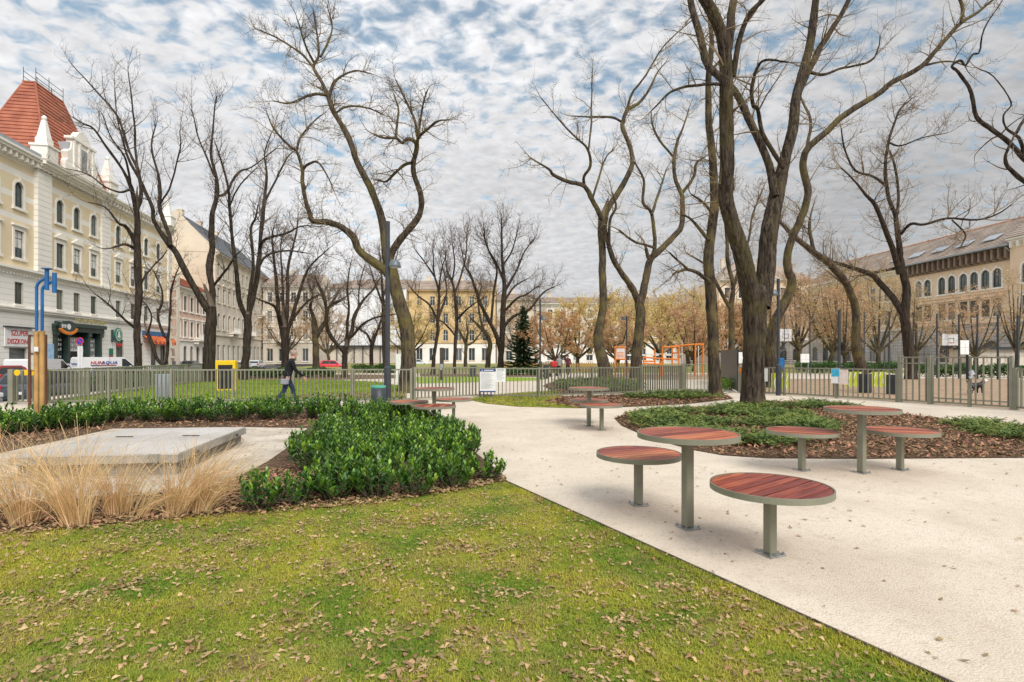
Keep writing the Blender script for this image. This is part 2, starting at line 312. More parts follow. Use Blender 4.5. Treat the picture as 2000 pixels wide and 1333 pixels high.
def curtains(m):
    t = m.node_tree; b = next(n for n in t.nodes if n.type == 'BSDF_PRINCIPLED'); old = b.inputs['Base Color'].links[0].from_socket; oi = N('ShaderNodeObjectInfo', t)
    mr = N('ShaderNodeMapRange', t); L(oi.outputs['Random'], mr.inputs[0], t); mr.inputs[1].default_value = 0.55; mr.inputs[2].default_value = 1.0; mr.inputs[4].default_value = 0.75
    mx = N('ShaderNodeMix', t, data_type='RGBA'); L(mr.outputs[0], mx.inputs['Factor'], t); L(old, mx.inputs['A'], t); mx.inputs['B'].default_value = (0.36, 0.37, 0.36, 1); L(mx.outputs['Result'], b.inputs['Base Color'], t)
curtains(M['glass'])
M['carglass'] = mat('car_glass', (0.02, 0.025, 0.028), 0.06, scale=1, spec=0.8)
M['tyre'] = mat('tyre_rubber', (0.022, 0.022, 0.022), 0.85, scale=5)
M['skin'] = mat('skin', (0.56, 0.33, 0.24), 0.6, scale=6, var=0.06)
M['jacket'] = mat('black_jacket', (0.007, 0.0075, 0.010), 0.85, scale=8, bump=0.3, bscale=20)
M['jeans'] = mat('blue_jeans', (0.025, 0.04, 0.075), 0.9, scale=12, bump=0.2)
M['hair'] = mat('grey_brown_hair', (0.20, 0.15, 0.11), 0.8, scale=20)
M['coat'] = mat('grey_coat', (0.32, 0.31, 0.30), 0.9, scale=8)
# ================================================================== ground, paths, lawns, beds
def sheet(name, poly, z, m, kind='structure', bumpy=0.0, step=None):
    if not bumpy:
        mb = MB(); mb.add([(p[0], p[1], z) for p in poly], [tuple(range(len(poly)))]); o = mb.build(name, m)
        # face the sky
        if o.data.polygons[0].normal.z < 0: o.data.flip_normals()
    else: o = None
    return tag(o, kind=kind)
LX = lambda y: -17.2 - 0.19 * (y - 16)          # the street side of the park
XL = lambda y: -33.0 - 0.18 * y                  # kerb on the house side
sheet('ground', [(LX(-300), -300), (900, -300), (900, 1500), (LX(190), 1500), (LX(190), 190)], -0.16, M['pavement'])
mb = MB(); mb.prism([(-900, -300), (XL(-300), -300), (XL(190), 190), (XL(190), 1500), (-900, 1500)], -0.7, -0.16); tag(mb.build('pavement', M['pavement']), kind='structure')
sheet('road', [(XL(-300) - 1, -300), (LX(-300) + 1, -300), (LX(190) + 1, 190), (LX(190) + 1, 700), (XL(190) - 1, 700), (XL(190) - 1, 190)], -0.46, M['asphalt'])
park_poly = [(LX(-20), -20), (60, -20), (60 - 0.06 * 125, 125), (LX(125), 125)]
mb = MB(); mb.prism(park_poly, -0.60, 0.0); tag(mb.build('path', M['concrete']), kind='structure')
mb = MB()
for y in range(-20, 124, 4):
    a, b = LX(y), LX(y + 3.98); mb.prism([(a - 0.16, y), (a - 0.004, y), (b - 0.004, y + 3.98), (b - 0.16, y + 3.98)], -0.6, 0.015)
tag(mb.build('kerb', M['slab']), kind='structure')
# --- foreground lawn
lawn_top = [(-9.0, 4.25), G(0, 1045), G(150, 1036), G(300, 1020), G(450, 1008), G(600, 998), G(760, 982), G(900, 960), G(985, 944)]
P1, P2 = G(985, 943), G(1830, 1333); sl = (P2.x - P1.x) / (P2.y - P1.y)
lawn = [(p[0], p[1]) for p in lawn_top] + [(P1.x + sl * (0.4 - P1.y), 0.4), (-9, 0.4)]
lawn_o = sheet('lawn', lawn, 0.012, add_layer(M['turf'], (0.23, 0.145, 0.075), 3.0, 0.5, 0.62, 0.75, 6))
d = Vector((P2.x - P1.x, P2.y - P1.y, 0)).normalized(); nn = Vector((d.y, -d.x, 0))
mb = MB(); a = P1; b = P1 + d * 9; mb.prism([a[:2], b[:2], (b + nn * -0.012)[:2], (a + nn * -0.012)[:2]], -0.05, 0.036)
tag(mb.build('lawn_edging', mat('rusty_edging_strip', (.16, .13, .10), .7, scale=6, col2=(.08, .06, .05))), kind='structure')
# --- planting bed with laurels and dry grass, pale apron round the concrete hatch
bed_l = [(p[0], p[1] + 0.02) for p in lawn_top] + [G(990, 935)[:2], G(935, 890)[:2], G(870, 842)[:2], G(800, 806)[:2], G(740, 797)[:2], G(560, 798)[:2], G(300, 802)[:2], G(0, 808)[:2], G(-300, 815)[:2], (-12, 4.2)]
bed_left = sheet('planting_bed', bed_l, 0.008, M['mulch'])
apron = [G(-400, 1002)[:2], G(0, 988)[:2], G(300, 968)[:2], G(430, 950)[:2], G(520, 905)[:2], G(585, 860)[:2], G(600, 838)[:2], G(470, 836)[:2], G(220, 839)[:2], G(90, 868)[:2], G(-60, 900)[:2]]
sheet('hatch_apron', apron, 0.014, M['apron'])
# --- juniper bed on the right, bed behind
bed_r = [G(1200, 818)[:2], G(1214, 832)[:2], G(1250, 848)[:2], G(1300, 865)[:2], G(1350, 879)[:2], G(1410, 890)[:2], G(1500, 896)[:2], G(1700, 897)[:2], G(2000, 895)[:2], G(2400, 893)[:2],
         G(2400, 850)[:2], G(2000, 831)[:2], G(1860, 821)[:2], G(1700, 801)[:2], G(1600, 786)[:2], G(1500, 784)[:2], G(1440, 790)[:2], G(1330, 798)[:2], G(1230, 806)[:2]]
bed_right = sheet('planting_bed', bed_r, 0.010, M['mulch'])
bed_m = [G(1130, 798)[:2], G(1240, 795)[:2], G(1340, 790)[:2], G(1432, 780)[:2], G(1420, 773)[:2], G(1340, 768)[:2], G(1245, 771)[:2], G(1100, 775)[:2], G(1060, 785)[:2]]
bed_mid = sheet('planting_bed', bed_m, 0.010, M['mulch'])
lawn_m = [G(915, 781)[:2], G(950, 789)[:2], G(1010, 795)[:2], G(1128, 798)[:2], G(1058, 785)[:2], G(1098, 775)[:2], G(1090, 764)[:2], G(1000, 770)[:2], G(935, 777)[:2]]
sheet('lawn', lawn_m, 0.008, M['turf'])
# --- fenced park behind
lawn_b = [G(92, 787)[:2], G(300, 785.5)[:2], G(560, 783)[:2], G(790, 781)[:2], G(790, 757)[:2], G(740, 747)[:2], G(640, 743)[:2], G(470, 743)[:2], G(330, 750)[:2], G(178, 773)[:2]]
sheet('lawn', lawn_b, 0.008, M['farturf'])
leafstrip = [G(430, 784)[:2], G(792, 781.5)[:2], G(792, 764)[:2], G(700, 768)[:2], G(560, 776)[:2]]
strip_o = sheet('leafy_ground', leafstrip, 0.013, M['soil'])
strip2 = [G(330, 749.5)[:2], G(470, 743)[:2], G(640, 743)[:2], G(790, 739)[:2], G(780, 733)[:2], G(600, 731)[:2], G(300, 737)[:2]]
sheet('leafy_ground', strip2, 0.010, M['soil'])
lawn_c = [G(815, 750)[:2], G(1050, 744)[:2], G(1075, 739)[:2], G(940, 736)[:2], G(812, 737)[:2]]
sheet('lawn', lawn_c, 0.008, M['farturf'])
strip3 = [G(820, 736)[:2], G(1080, 737)[:2], G(1060, 731)[:2], G(820, 730)[:2]]
sheet('leafy_ground', strip3, 0.012, M['soil'])
bed_far = [G(1090, 772)[:2], G(1245, 768)[:2], G(1250, 752)[:2], G(1180, 742)[:2], G(1080, 746)[:2], G(1060, 754)[:2]]
bed_far_o = sheet('planting_bed', bed_far, 0.010, M['mulch'])
dogp = [G(1470, 767)[:2], G(1600, 775)[:2], G(1755, 785)[:2], G(1985, 800)[:2], (26, 15), (40, 30), (34, 40), G(1470, 741)[:2]]
sheet('dog_run_ground', dogp, 0.008, M['dirt'])
far_green = [(-30, 52), (45, 52), (60, 125), (-38, 125)]
M['farmix'] = mat('far_park_ground', (0.30, 0.22, 0.11), 0.95, scale=0.12, col2=(0.20, 0.27, 0.04), detail=5, bump=0.4, bscale=10)
sheet('park_ground', far_green, 0.006, M['farmix'])
sheet('playground_surface', [G(1180, 742)[:2], G(1420, 742)[:2], G(1420, 731)[:2], G(1180, 731)[:2]], 0.012, M['dirt'])
# ------------------------------------------------------------------ grass blades of the near lawn
def blades(poly, n, h0, h1, w, near, lean=0.5, z=0.012):
    P = scatter(poly, n, near); a = rng.uniform(0, 2 * np.pi, n); h = rng.uniform(h0, h1, n); ln = rng.uniform(0.1, lean, n) * h
    dx, dy = np.cos(a), np.sin(a); sx, sy = -dy * w / 2, dx * w / 2
    b = np.column_stack([P, np.full(n, z)])
    side = np.column_stack([sx, sy, np.zeros(n)]); dirv = np.column_stack([dx, dy, np.zeros(n)])
    up = np.array([0, 0, 1.0])
    mid = b + dirv * (ln * 0.35)[:, None] + up * (h * 0.6)[:, None]; tip = b + dirv * (ln * 1.3)[:, None] + up * h[:, None]
    V = np.stack([b - side, b + side, mid + side * 0.8, mid - side * 0.8, tip], 1).reshape(-1, 3)
    i = np.arange(n)[:, None] * 5
    F = np.concatenate([i + [0, 1, 2], i + [0, 2, 3], i + [3, 2, 4]], 0)
    return V, F
vis = [G(0, 1044)[:2], G(450, 1007)[:2], G(985, 943)[:2], (P1.x + sl * (2.3 - P1.y), 2.3), (-2.6, 2.3), (-5.2, 4.9)]
WORN = [(640, 1105, .16), (45, 1195, .14), (520, 1290, .16), (1300, 1150, .11), (1385, 1242, .12), (170, 1255, .10), (760, 1240, .12), (1000, 1255, .15), (420, 1060, .12), (900, 1075, .10)]
WORN = [(G(a, b).x, G(a, b).y, r) for a, b, r in WORN]
V, F = blades(vis, 210000, 0.008, 0.024, 0.0045, 1.3, 1.6)
c = V.reshape(-1, 5, 3)[:, 0, :2]; keep = np.ones(len(c), bool)
for (a, b, r) in WORN: keep &= ~(rng.random(len(c)) < 0.9 * np.exp(-(((c[:, 0] - a) / 1.5) ** 2 + (c[:, 1] - b) ** 2) / (r * r)))
V = V.reshape(-1, 5, 3)[keep].reshape(-1, 3); i = np.arange(len(V) // 5)[:, None] * 5; F = np.concatenate([i + [0, 1, 2], i + [0, 2, 3], i + [3, 2, 4]], 0)
g = link('grass', np_mesh('grass', V, F, M['blade'])); tag(g, 'short mossy green grass blades of the foreground lawn', 'grass', kind='stuff')
edge = [(P1 - Vector((0.12, 0.05, 0)))[:2], (P1 + Vector((0.0, 0, 0)))[:2], (P1.x + sl * (2.3 - P1.y), 2.3), (P1.x - 0.12 + sl * (2.3 - P1.y), 2.3)]
V, F = blades(edge, 9000, 0.012, 0.032, 0.0045, 0.8, 1.2)
g2 = link('grass', np_mesh('grass', V, F, M['blade'])); tag(g2, 'longer grass fringe along the metal lawn edging', 'grass', kind='stuff')
V, F = blades(lawn_m, 14000, 0.03, 0.07, 0.012, 0, 0.8); tag(link('grass', np_mesh('grass', V, F, M['blade'])), 'grass of the small lawn tip beside the fence', 'grass', kind='stuff')
V, F = blades(lawn_b, 45000, 0.04, 0.10, 0.02, 1.0, 0.8, 0.008); tag(link('grass', np_mesh('grass', V, F, mat('bright_grass', (0.30, 0.38, 0.03), 0.8, scale=0.5, col2=(0.17, 0.28, 0.02), island=0.25, trans=0.25))), 'bright green grass of the fenced lawn', 'grass', kind='stuff')
# ------------------------------------------------------------------ fallen leaves
def leaf_verts(n, s0, s1, curl):
    """curled leaves with ragged outlines: 10 verts / 4 quads each, random size, fold and tilt"""
    s = rng.uniform(s0, s1, n)[:, None]; wd = rng.uniform(0.2, 0.34, n)[:, None]; t = np.linspace(-0.5, 0.5, 5)[None, :] + rng.normal(0, 0.03, (n, 5))
    prof = np.array([0.12, 0.8, 1.0, 0.72, 0.08])[None, :]
    yl = prof * wd * s * rng.uniform(0.55, 1.2, (n, 5)); yr = -prof * wd * s * rng.uniform(0.55, 1.2, (n, 5)); x = t * s
    bend = rng.normal(0, 0.10, (n, 1)) * s * (t * 2) ** 2; x2 = x + rng.normal(0, 0.03, (n, 5)) * s
    c = rng.normal(0, curl * 0.5, (n, 1)); f = rng.uniform(-0.25, 1.0, (n, 1)) * curl * 0.55; tl = rng.normal(0, 0.13, (n, 1)); rl = rng.normal(0, 0.18, (n, 1))
    X = np.stack([x, x2], 2).reshape(n, 10); Yv = np.stack([yl + bend, yr + bend], 2).reshape(n, 10); tt = np.repeat(t, 2, 1)
    Z = c * (tt ** 2) * s + f * np.abs(Yv) + X * tl + Yv * rl + rng.normal(0, 0.035, (n, 10)) * s; Z = Z - Z.min(1, keepdims=True)
    a = rng.uniform(0, 2 * np.pi, (n, 1)); ca, sa = np.cos(a), np.sin(a)
    return np.stack([X * ca - Yv * sa, X * sa + Yv * ca, Z], 2)
LF = np.array([[0, 1, 3, 2], [2, 3, 5, 4], [4, 5, 7, 6], [6, 7, 9, 8]])
def leaf_litter(name, P, z, s0, s1, curl, m, parent=None, lift=0.0):
    n = len(P); Lv = leaf_verts(n, s0, s1, curl); Lv[:, :, 0] += P[:, :1]; Lv[:, :, 1] += P[:, 1:2]; Lv[:, :, 2] += z + rng.uniform(0, lift + 1e-6, (n, 1))
    F = (np.arange(n)[:, None, None] * 10 + LF[None]).reshape(-1, 4)
    return link(name, np_mesh(name, Lv.reshape(-1, 3), F, m), parent)
def clumped(poly, n, nc, spread, near=0.6):
    C = scatter(poly, nc, near); P = C[rng.integers(0, nc, n)] + rng.normal(0, spread, (n, 2)) * rng.uniform(0.2, 1.2, (n, 1)); return P[inside(poly, P)]
P = np.vstack([clumped(vis, 4200, 140, 0.14), scatter(vis, 3800, 0.3)])
P = np.vstack([P] + [np.array([[a, b]]) + rng.normal(0, 1, (70, 2)) * np.array([r * 1.3, r * .8]) for a, b, r in WORN]); P = P[inside(vis, P)]
P = P[np.argsort(P[:, 1])]
near_n = 300
lm = []
for k in range(16):
    Lv = leaf_verts(1, 0.038, 0.062, 1.2)[0]; lm.append(np_mesh('fallen_leaf', Lv, LF, M['dead']))
M['dead'] = per_object(M['dead'], 0.35, 0.008)
for p in P[:near_n]:
    o = link('fallen_leaf', lm[rng.integers(16)], lawn_o, (p[0], p[1], 0.016 + rng.uniform(0, 0.010)), rng.uniform(0, 6.28)); s = rng.uniform(0.5, 1.2); o.scale = (s, s, s)
o = leaf_litter('fallen_leaves', P[near_n:], 0.014, 0.018, 0.052, 1.2, M['dead'], lawn_o, 0.015); tag(o, kind='stuff')
# leaves against the bed edge, on the path, in the fenced strip
edgeb = [(p[0], p[1] - 0.1) for p in lawn_top[1:]] + [(p[0], p[1] + 0.5) for p in lawn_top[:0:-1]]
tag(leaf_litter('fallen_leaves', scatter(apron, 260), 0.018, 0.03, 0.06, 1.0, M['dead'], bed_left, 0.006), kind='stuff')
o = leaf_litter('fallen_leaves', scatter(edgeb, 900), 0.02, 0.035, 0.075, 1.2, M['dead'], bed_left, 0.02); tag(o, kind='stuff')
pathp = [G(1000, 945)[:2], G(1820, 1320)[:2], (3.6, 2.4), (9, 6), G(2000, 900)[:2], G(1500, 900)[:2], G(1210, 835)[:2], G(900, 830)[:2]]
o = leaf_litter('fallen_leaves', scatter(pathp, 420), 0.004, 0.015, 0.055, 0.8, M['dead'], None, 0.004); tag(o, 'sparse dry leaves and crumbs scattered over the pale path', 'leaves', kind='stuff')
o = leaf_litter('fallen_leaves', np.vstack([scatter(leafstrip, 2200), scatter(strip2, 900), scatter(lawn_m, 500), scatter(lawn_b, 400)]), 0.02, 0.06, 0.13, 1.2, M['dead'], None, 0.03); tag(o, 'brown leaf litter along the inside of the picket fence', 'leaves', kind='stuff')
# bark chips
def chips(poly, n, s0, s1, z, parent, near=0.5):
    P = scatter(poly, n, near); L_ = rng.uniform(s0, s1, n); w = L_ * rng.uniform(0.18, 0.5, n); a = rng.uniform(0, 6.28, n)
    q = np.array([[-.5, -.5], [.5, -.35], [.5, .4], [-.45, .5]])
    X = q[None, :, 0] * L_[:, None]; Yv = q[None, :, 1] * w[:, None]; ca, sa = np.cos(a)[:, None], np.sin(a)[:, None]
    Z = X * rng.normal(0, 0.28, (n, 1)) + Yv * rng.normal(0, 0.4, (n, 1)); Z -= Z.min(1, keepdims=True)
    V = np.stack([X * ca - Yv * sa + P[:, :1], X * sa + Yv * ca + P[:, 1:2], Z + z + rng.uniform(0, 0.025, (n, 1))], 2).reshape(-1, 3)
    F = np.arange(4 * n).reshape(n, 4)
    return tag(link('bark_chips', np_mesh('bark_chips', V, F, M['chip']), parent), kind='stuff')
ap = np.array(apron)
chips(bed_r, 26000, 0.03, 0.085, 0.012, bed_right, 0.4); chips(bed_m, 7000, 0.04, 0.10, 0.012, bed_mid, 0)
front = [(p[0], p[1]) for p in lawn_top] + [G(985, 938)[:2], G(600, 900)[:2], G(440, 950)[:2], G(0, 990)[:2], (-9, 5.2)]
chips(front, 9000, 0.025, 0.07, 0.010, bed_left, 0.2)
backb = [G(-300, 860)[:2], G(80, 866)[:2], G(225, 838)[:2], G(600, 836)[:2], G(640, 815)[:2], G(560, 800)[:2], G(-300, 815)[:2]]
chips(backb, 6000, 0.04, 0.09, 0.010, bed_left, 0); chips(bed_far, 3000, 0.06, 0.13, 0.012, bed_far_o, 0)
# ================================================================== buildings
def text(name, body, size, m, parent=None, loc=(0, 0, 0), rot=(R(90), 0, 0), ext=0.01, align='CENTER', sx=1.0, shear=0.0):
    c = bpy.data.curves.new(name, 'FONT'); c.body = body; c.size = size; c.extrude = ext; c.align_x = align; c.align_y = 'CENTER'; c.resolution_u = 2; c.shear = shear; c.offset = size * 0.012
    t = bpy.data.objects.new('tmp_lettering', c); COL.objects.link(t); dg = bpy.context.evaluated_depsgraph_get(); me = bpy.data.meshes.new_from_object(t.evaluated_get(dg)); bpy.data.objects.remove(t)
    me.name = name; me.materials.clear(); me.materials.append(m); o = link(name, me, parent, loc, 0, rot); o.scale = (sx, 1, 1); return o
MW = {}
MW['cream'] = mat('cream_stucco', (0.88, 0.845, 0.78), 0.85, scale=0.35, col2=(0.80, 0.765, 0.70), bump=0.1, bscale=8, detail=7)
MW['rustic'] = brickbump(mat('rusticated_cream', (0.89, 0.865, 0.81), 0.85, scale=0.35, col2=(0.82, 0.79, 0.735), bump=0.1, bscale=8, detail=7), 40.0, 0.52, 0.018, 0.6, dark=(0.62, 0.58, 0.52))
MW['yellow'] = brickbump(mat('yellow_brick', (0.83, 0.71, 0.50), 0.85, scale=0.6, col2=(0.77, 0.64, 0.43), detail=7), 0.5, 0.15, 0.012, 0.5, dark=(0.72, 0.59, 0.40))
MW['peach'] = brickbump(mat('peach_brick', (0.86, 0.68, 0.50), 0.85, scale=0.5, col2=(0.78, 0.59, 0.42), detail=7), 0.5, 0.15, 0.012, 0.5, dark=(0.72, 0.56, 0.42))
MW['greybase'] = brickbump(mat('grey_rusticated_base', (0.56, 0.525, 0.485), 0.9, scale=0.5, col2=(0.44, 0.41, 0.375), detail=7), 1.4, 0.5, 0.035, 1.0, dark=(0.24, 0.22, 0.2))
MW['ochre'] = mat('ochre_stucco', (0.72, 0.53, 0.28), 0.85, scale=0.25, col2=(0.62, 0.45, 0.24), detail=6)
MW['pink'] = mat('salmon_stucco', (0.70, 0.50, 0.40), 0.85, scale=0.5, col2=(0.60, 0.42, 0.33))
MW['sheet'] = mat('white_scaffold_sheet', (0.84, 0.85, 0.88), 0.9, scale=0.25, col2=(0.76, 0.77, 0.81), bump=0.5, bscale=1.2)
MW['beige'] = mat('weathered_beige_stucco', (0.68, 0.61, 0.51), 0.9, scale=0.3, col2=(0.52, 0.46, 0.38), detail=8)
MW['wall'] = mat('plain_firewall', (0.74, 0.65, 0.51), 0.9, scale=0.15, col2=(0.58, 0.49, 0.37), detail=7)
MW['tile'] = mat('red_roof_tile', (0.44, 0.155, 0.09), 0.8, scale=0.8, col2=(0.31, 0.10, 0.06), detail=6)
MW['browntile'] = mat('brown_roof_tile', (0.44, 0.36, 0.30), 0.85, scale=0.6, col2=(0.30, 0.24, 0.20), detail=8)
MW['slate'] = mat('slate_roof', (0.20, 0.22, 0.25), 0.6, scale=0.6, col2=(0.14, 0.155, 0.18), detail=6)
MW['zinc'] = mat('zinc_sheet', (0.38, 0.41, 0.44), 0.5, scale=0.8, col2=(0.30, 0.33, 0.36))
MW['frame_g'] = mat('dark_green_window_frame', (0.07, 0.11, 0.10), 0.5, scale=2)
MW['frame_w'] = mat('white_window_frame', (0.72, 0.70, 0.66), 0.6, scale=2, var=0.05)
MW['frame_b'] = mat('brown_window_frame', (0.20, 0.11, 0.07), 0.6, scale=2)
MW['shutter'] = mat('white_roller_blind', (0.72, 0.71, 0.69), 0.6, scale=2, var=0.05)
MW['dgreen'] = mat('dark_shopfront', (0.030, 0.055, 0.048), 0.45, scale=1.0)
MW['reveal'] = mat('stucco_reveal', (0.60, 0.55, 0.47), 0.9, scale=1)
def wall_with_holes(mb, u0, u1, z0, z1, holes, y=0.0, mf=None, zs=()):
    us = sorted({u0, u1, *[h[0] for h in holes], *[h[1] for h in holes]}); vs = sorted({z0, z1, *zs, *[h[2] for h in holes], *[h[3] for h in holes]})
    us = [u for u in us if u0 <= u <= u1]; vs = [z for z in vs if z0 <= z <= z1]
    for a, b in zip(us, us[1:]):
        for c, d in zip(vs, vs[1:]):
            cu, cz = (a + b) / 2, (c + d) / 2
            if any(h[0] < cu < h[1] and h[2] < cz < h[3] for h in holes): continue
            mb.add([(a, y, c), (b, y, c), (b, y, d), (a, y, d)], [(0, 1, 2, 3)], mf(cu, cz) if mf else 0)
_wc = {}
def window_meshes(style, w, h, arch, frame, bars):
    key = (style, round(w, 2), round(h, 2), arch, frame, bars)
    if key in _wc: return _wc[key]
    d = 0.22; x0, x1 = -w / 2, w / 2; ha = w / 2 if arch else 0; hs = h - ha
    f = MB(); t = 0.075
    # reveals
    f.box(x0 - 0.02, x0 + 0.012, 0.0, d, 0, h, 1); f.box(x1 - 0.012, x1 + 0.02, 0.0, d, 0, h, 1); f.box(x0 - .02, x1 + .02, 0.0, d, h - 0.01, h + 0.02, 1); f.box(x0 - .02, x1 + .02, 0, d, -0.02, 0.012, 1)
    yf = d - 0.08
    f.box(x0 + .012, x0 + t, yf, yf + .06, 0.012, h, 0); f.box(x1 - t, x1 - .012, yf, yf + .06, 0.012, h, 0); f.box(x0 + t, x1 - t, yf, yf + .06, h - t, h - 0.01, 0); f.box(x0 + t, x1 - t, yf, yf + .06, .012, t, 0)
    if 'm' in bars: f.box(-0.04, 0.04, yf + .004, yf + .056, t, h - t, 0)
    if 't' in bars: f.box(x0 + t, -0.04 if 'm' in bars else x1 - t, yf + .004, yf + .056, hs * 0.7, hs * 0.7 + .08, 0); 
    if 't' in bars and 'm' in bars: f.box(0.04, x1 - t, yf + .004, yf + .056, hs * 0.7, hs * 0.7 + .08, 0)
    if arch:   # fill the corners above the round head
        n = 8
        for s in (-1, 1):
            pts = [(s * w / 2 * math.cos(k * math.pi / 2 / n), hs + ha * math.sin(k * math.pi / 2 / n)) for k in range(n + 1)]
            for k in range(n):
                a, b = pts[k], pts[k + 1]; q = [(a[0], 0.006, a[1]), (a[0], 0.006, h), (b[0], 0.006, h), (b[0], 0.006, b[1])]
                f.add(q if s < 0 else q[::-1], [(0, 1, 2, 3)], 2)
                f.add([(a[0], 0.006, a[1]), (b[0], 0.006, b[1]), (b[0], d, b[1]), (a[0], d, a[1])], [(0, 1, 2, 3)], 1)
    p = MB(); p.box(x0 + t, x1 - t, d - 0.05, d - 0.03, t, h - t, 0)
    if 'b' in bars: p.box(x0 + t, x1 - t, d - 0.075, d - 0.055, t + h * 0.35, h - t, 1)
    s = MB()
    if style == 'plain': s.box(x0 - .12, x1 + .12, -0.12, -0.002, -0.16, -0.004)
    if style in ('frame', 'ped', 'flat', 'arch'):
        o = 0.06
        s.box(x0 - .24, x0 - .003, -o, -.002, -0.02, hs); s.box(x1 + .003, x1 + .24, -o, -.002, -0.02, hs); s.box(x0 - .34, x1 + .34, -.16, -.002, -0.26, -0.022)
        if arch:
            n = 10; pr = [(math.cos(k * math.pi / n), math.sin(k * math.pi / n)) for k in range(n + 1)]
            for k in range(n):
                (ca, sa), (cb, sb) = pr[k], pr[k + 1]; ri, ro = w / 2 + .003, w / 2 + .24
                q = [(ri * ca, hs + ri * sa), (ro * ca, hs + ro * sa), (ro * cb, hs + ro * sb), (ri * cb, hs + ri * sb)]; s.yprism(q[::-1], -o, -.002)
            s.box(-.13, .13, -.13, -.062, h + .02, h + .42)
        else: s.box(x0 - .24, x1 + .24, -o, -.002, h + .003, h + .24)
        if style == 'ped':
            s.box(x0 - .36, x1 + .36, -.22, -.002, h + .45, h + .57); s.yprism([(x0 - .36, h + .575), (x1 + .36, h + .575), (0, h + 1.05)], -.2, -.002); s.box(x0 - .2, x1 + .2, -.05, -.002, h + .24, h + .45)
        if style == 'flat': s.box(x0 - .36, x1 + .36, -.22, -.002, h + .36, h + .52); s.box(x0 - .2, x1 + .2, -.05, -.002, h + .24, h + .36)
    r = (f, p, s if s.v else None); _wc[key] = r; return r
_wm = {}
def window(parent, u, z, w, h, style='plain', arch=False, frame='frame_g', bars='mt', wallm='cream', trim='cream', y=0.0):
    key = (style, round(w, 2), round(h, 2), arch, frame, bars, wallm, trim)
    if key not in _wm:
        f, p, s = window_meshes(style, w, h, arch, frame, bars)
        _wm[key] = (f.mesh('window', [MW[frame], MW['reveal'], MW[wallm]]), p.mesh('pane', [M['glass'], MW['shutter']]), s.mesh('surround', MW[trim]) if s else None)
    a, b, c = _wm[key]; o = link('window', a, parent, (u, y, z)); link('pane', b, o)
    if c: link('surround', c, o)
    return o
def hole(u, z, w, h): return (u - w / 2, u + w / 2, z, z + h)
def cornice(mb, u0, u1, z, steps, y=0.0, m=0, back=0.0):
    """stepped moulding: list of (height, projection)"""
    for h, p in steps: mb.box(u0, u1, y - p, y - 0.002 - back, z, z + h - 0.003, m); z += h
    return z
def brackets(mb, u0, u1, step, z0, z1, p, w=0.12, y=0.0, m=0):
    u = u0 + step / 2
    while u < u1: mb.box(u - w / 2, u + w / 2, y - p, y - .002, z0, z1, m); u += step
def tiled_roof_face(name, parent, a, b, c, d, m, course=0.45, m2=None):
    """roof slope a-b at the eaves, d-c at the ridge, laid in overlapping courses (each course a lipped strip)"""
    a, b, c, d = map(Vector, (a, b, c, d)); n = max(2, int(((d + c) / 2 - (a + b) / 2).length / course)); mb = MB()
    nn = (b - a).cross(d - a).normalized()
    for i in range(n):
        t0, t1 = i / n, (i + 1) / n; p0, p1, p2, p3 = a.lerp(d, t0), b.lerp(c, t0), b.lerp(c, t1), a.lerp(d, t1); up = nn * 0.07
        mb.add([p0 + up, p1 + up, p2, p3], [(0, 1, 2, 3)]); mb.add([p0, p1, p1 + up, p0 + up], [(0, 1, 2, 3)])
    return mb.build(name, m, parent)
def leftY(px): return 36.4 / ((1000 - px) / FPX - 0.18)
LDIR = Vector((-0.18, 1, 0)).normalized(); LROT = math.atan2(LDIR.y, LDIR.x)
def leftU(px, Y0): return (leftY(px) - Y0) / LDIR.y
def left_origin(Y0): return (-36.4 - 0.18 * Y0, Y0, -0.12)
# ---------------------------------------------------------------- B1 cream palace
Y0 = 47.4; B1 = empty('palace', left_origin(Y0), LROT, 'cream and yellow brick palace with steep red turret roof on the left', 'building')
uP0, uP1 = leftU(66, Y0), leftU(94, Y0); uR = leftU(189, Y0); uE = leftU(333, Y0); uS = -16.0
ZC = [6.0, 9.7, 20.2]
wins = []
bays_a = [leftU(37, Y0) - 3.1 * k for k in range(5)]                 # wing left of the pilaster
bays_b = [leftU(117, Y0), leftU(150, Y0), leftU(183, Y0)]
bays_c = [leftU(231, Y0) + 3.5 * k for k in range(5)]; bays_c = [u for u in bays_c if u < uE - 1.2]
mb = MB(); holes = []
for bi, bays in enumerate((bays_a, bays_b, bays_c)):
    for i, u in enumerate(bays):
        wins += [(u, 15.4, 1.15, 2.35, 'arch', True, 'mt', 'yellow'), (u, 10.8, 1.2, 2.5, 'flat' if bi == 0 else 'ped', False, 'mtb' if (i + bi) % 3 != 1 else 'mt', 'yellow')]
        wins.append((u, 6.55, 1.05, 2.0, 'plain', False, 'm', 'rustic'))
shop_l = (leftU(35, Y0), 2.2); shop_r = (leftU(234, Y0), 1.7)
for w in wins: holes.append(hole(w[0], w[1], w[2], w[3]))
uG0, uG1 = leftU(103, Y0), leftU(196, Y0)
holes.append((uG0, uG1, 0.0, 5.0))
gw = [(shop_l[0], 0.6, 2.2, 1.9), (shop_r[0], 0.5, 1.7, 3.3), (leftU(274, Y0), 0.5, 1.6, 3.0), (leftU(300, Y0), 0.5, 1.6, 3.0), (leftU(318, Y0), 0.5, 1.6, 3.0), (-6, 0.6, 2.2, 2.6), (-11, 0.6, 2.2, 2.6)]
for u, z, w, h in gw: holes.append(hole(u, z, w, h))
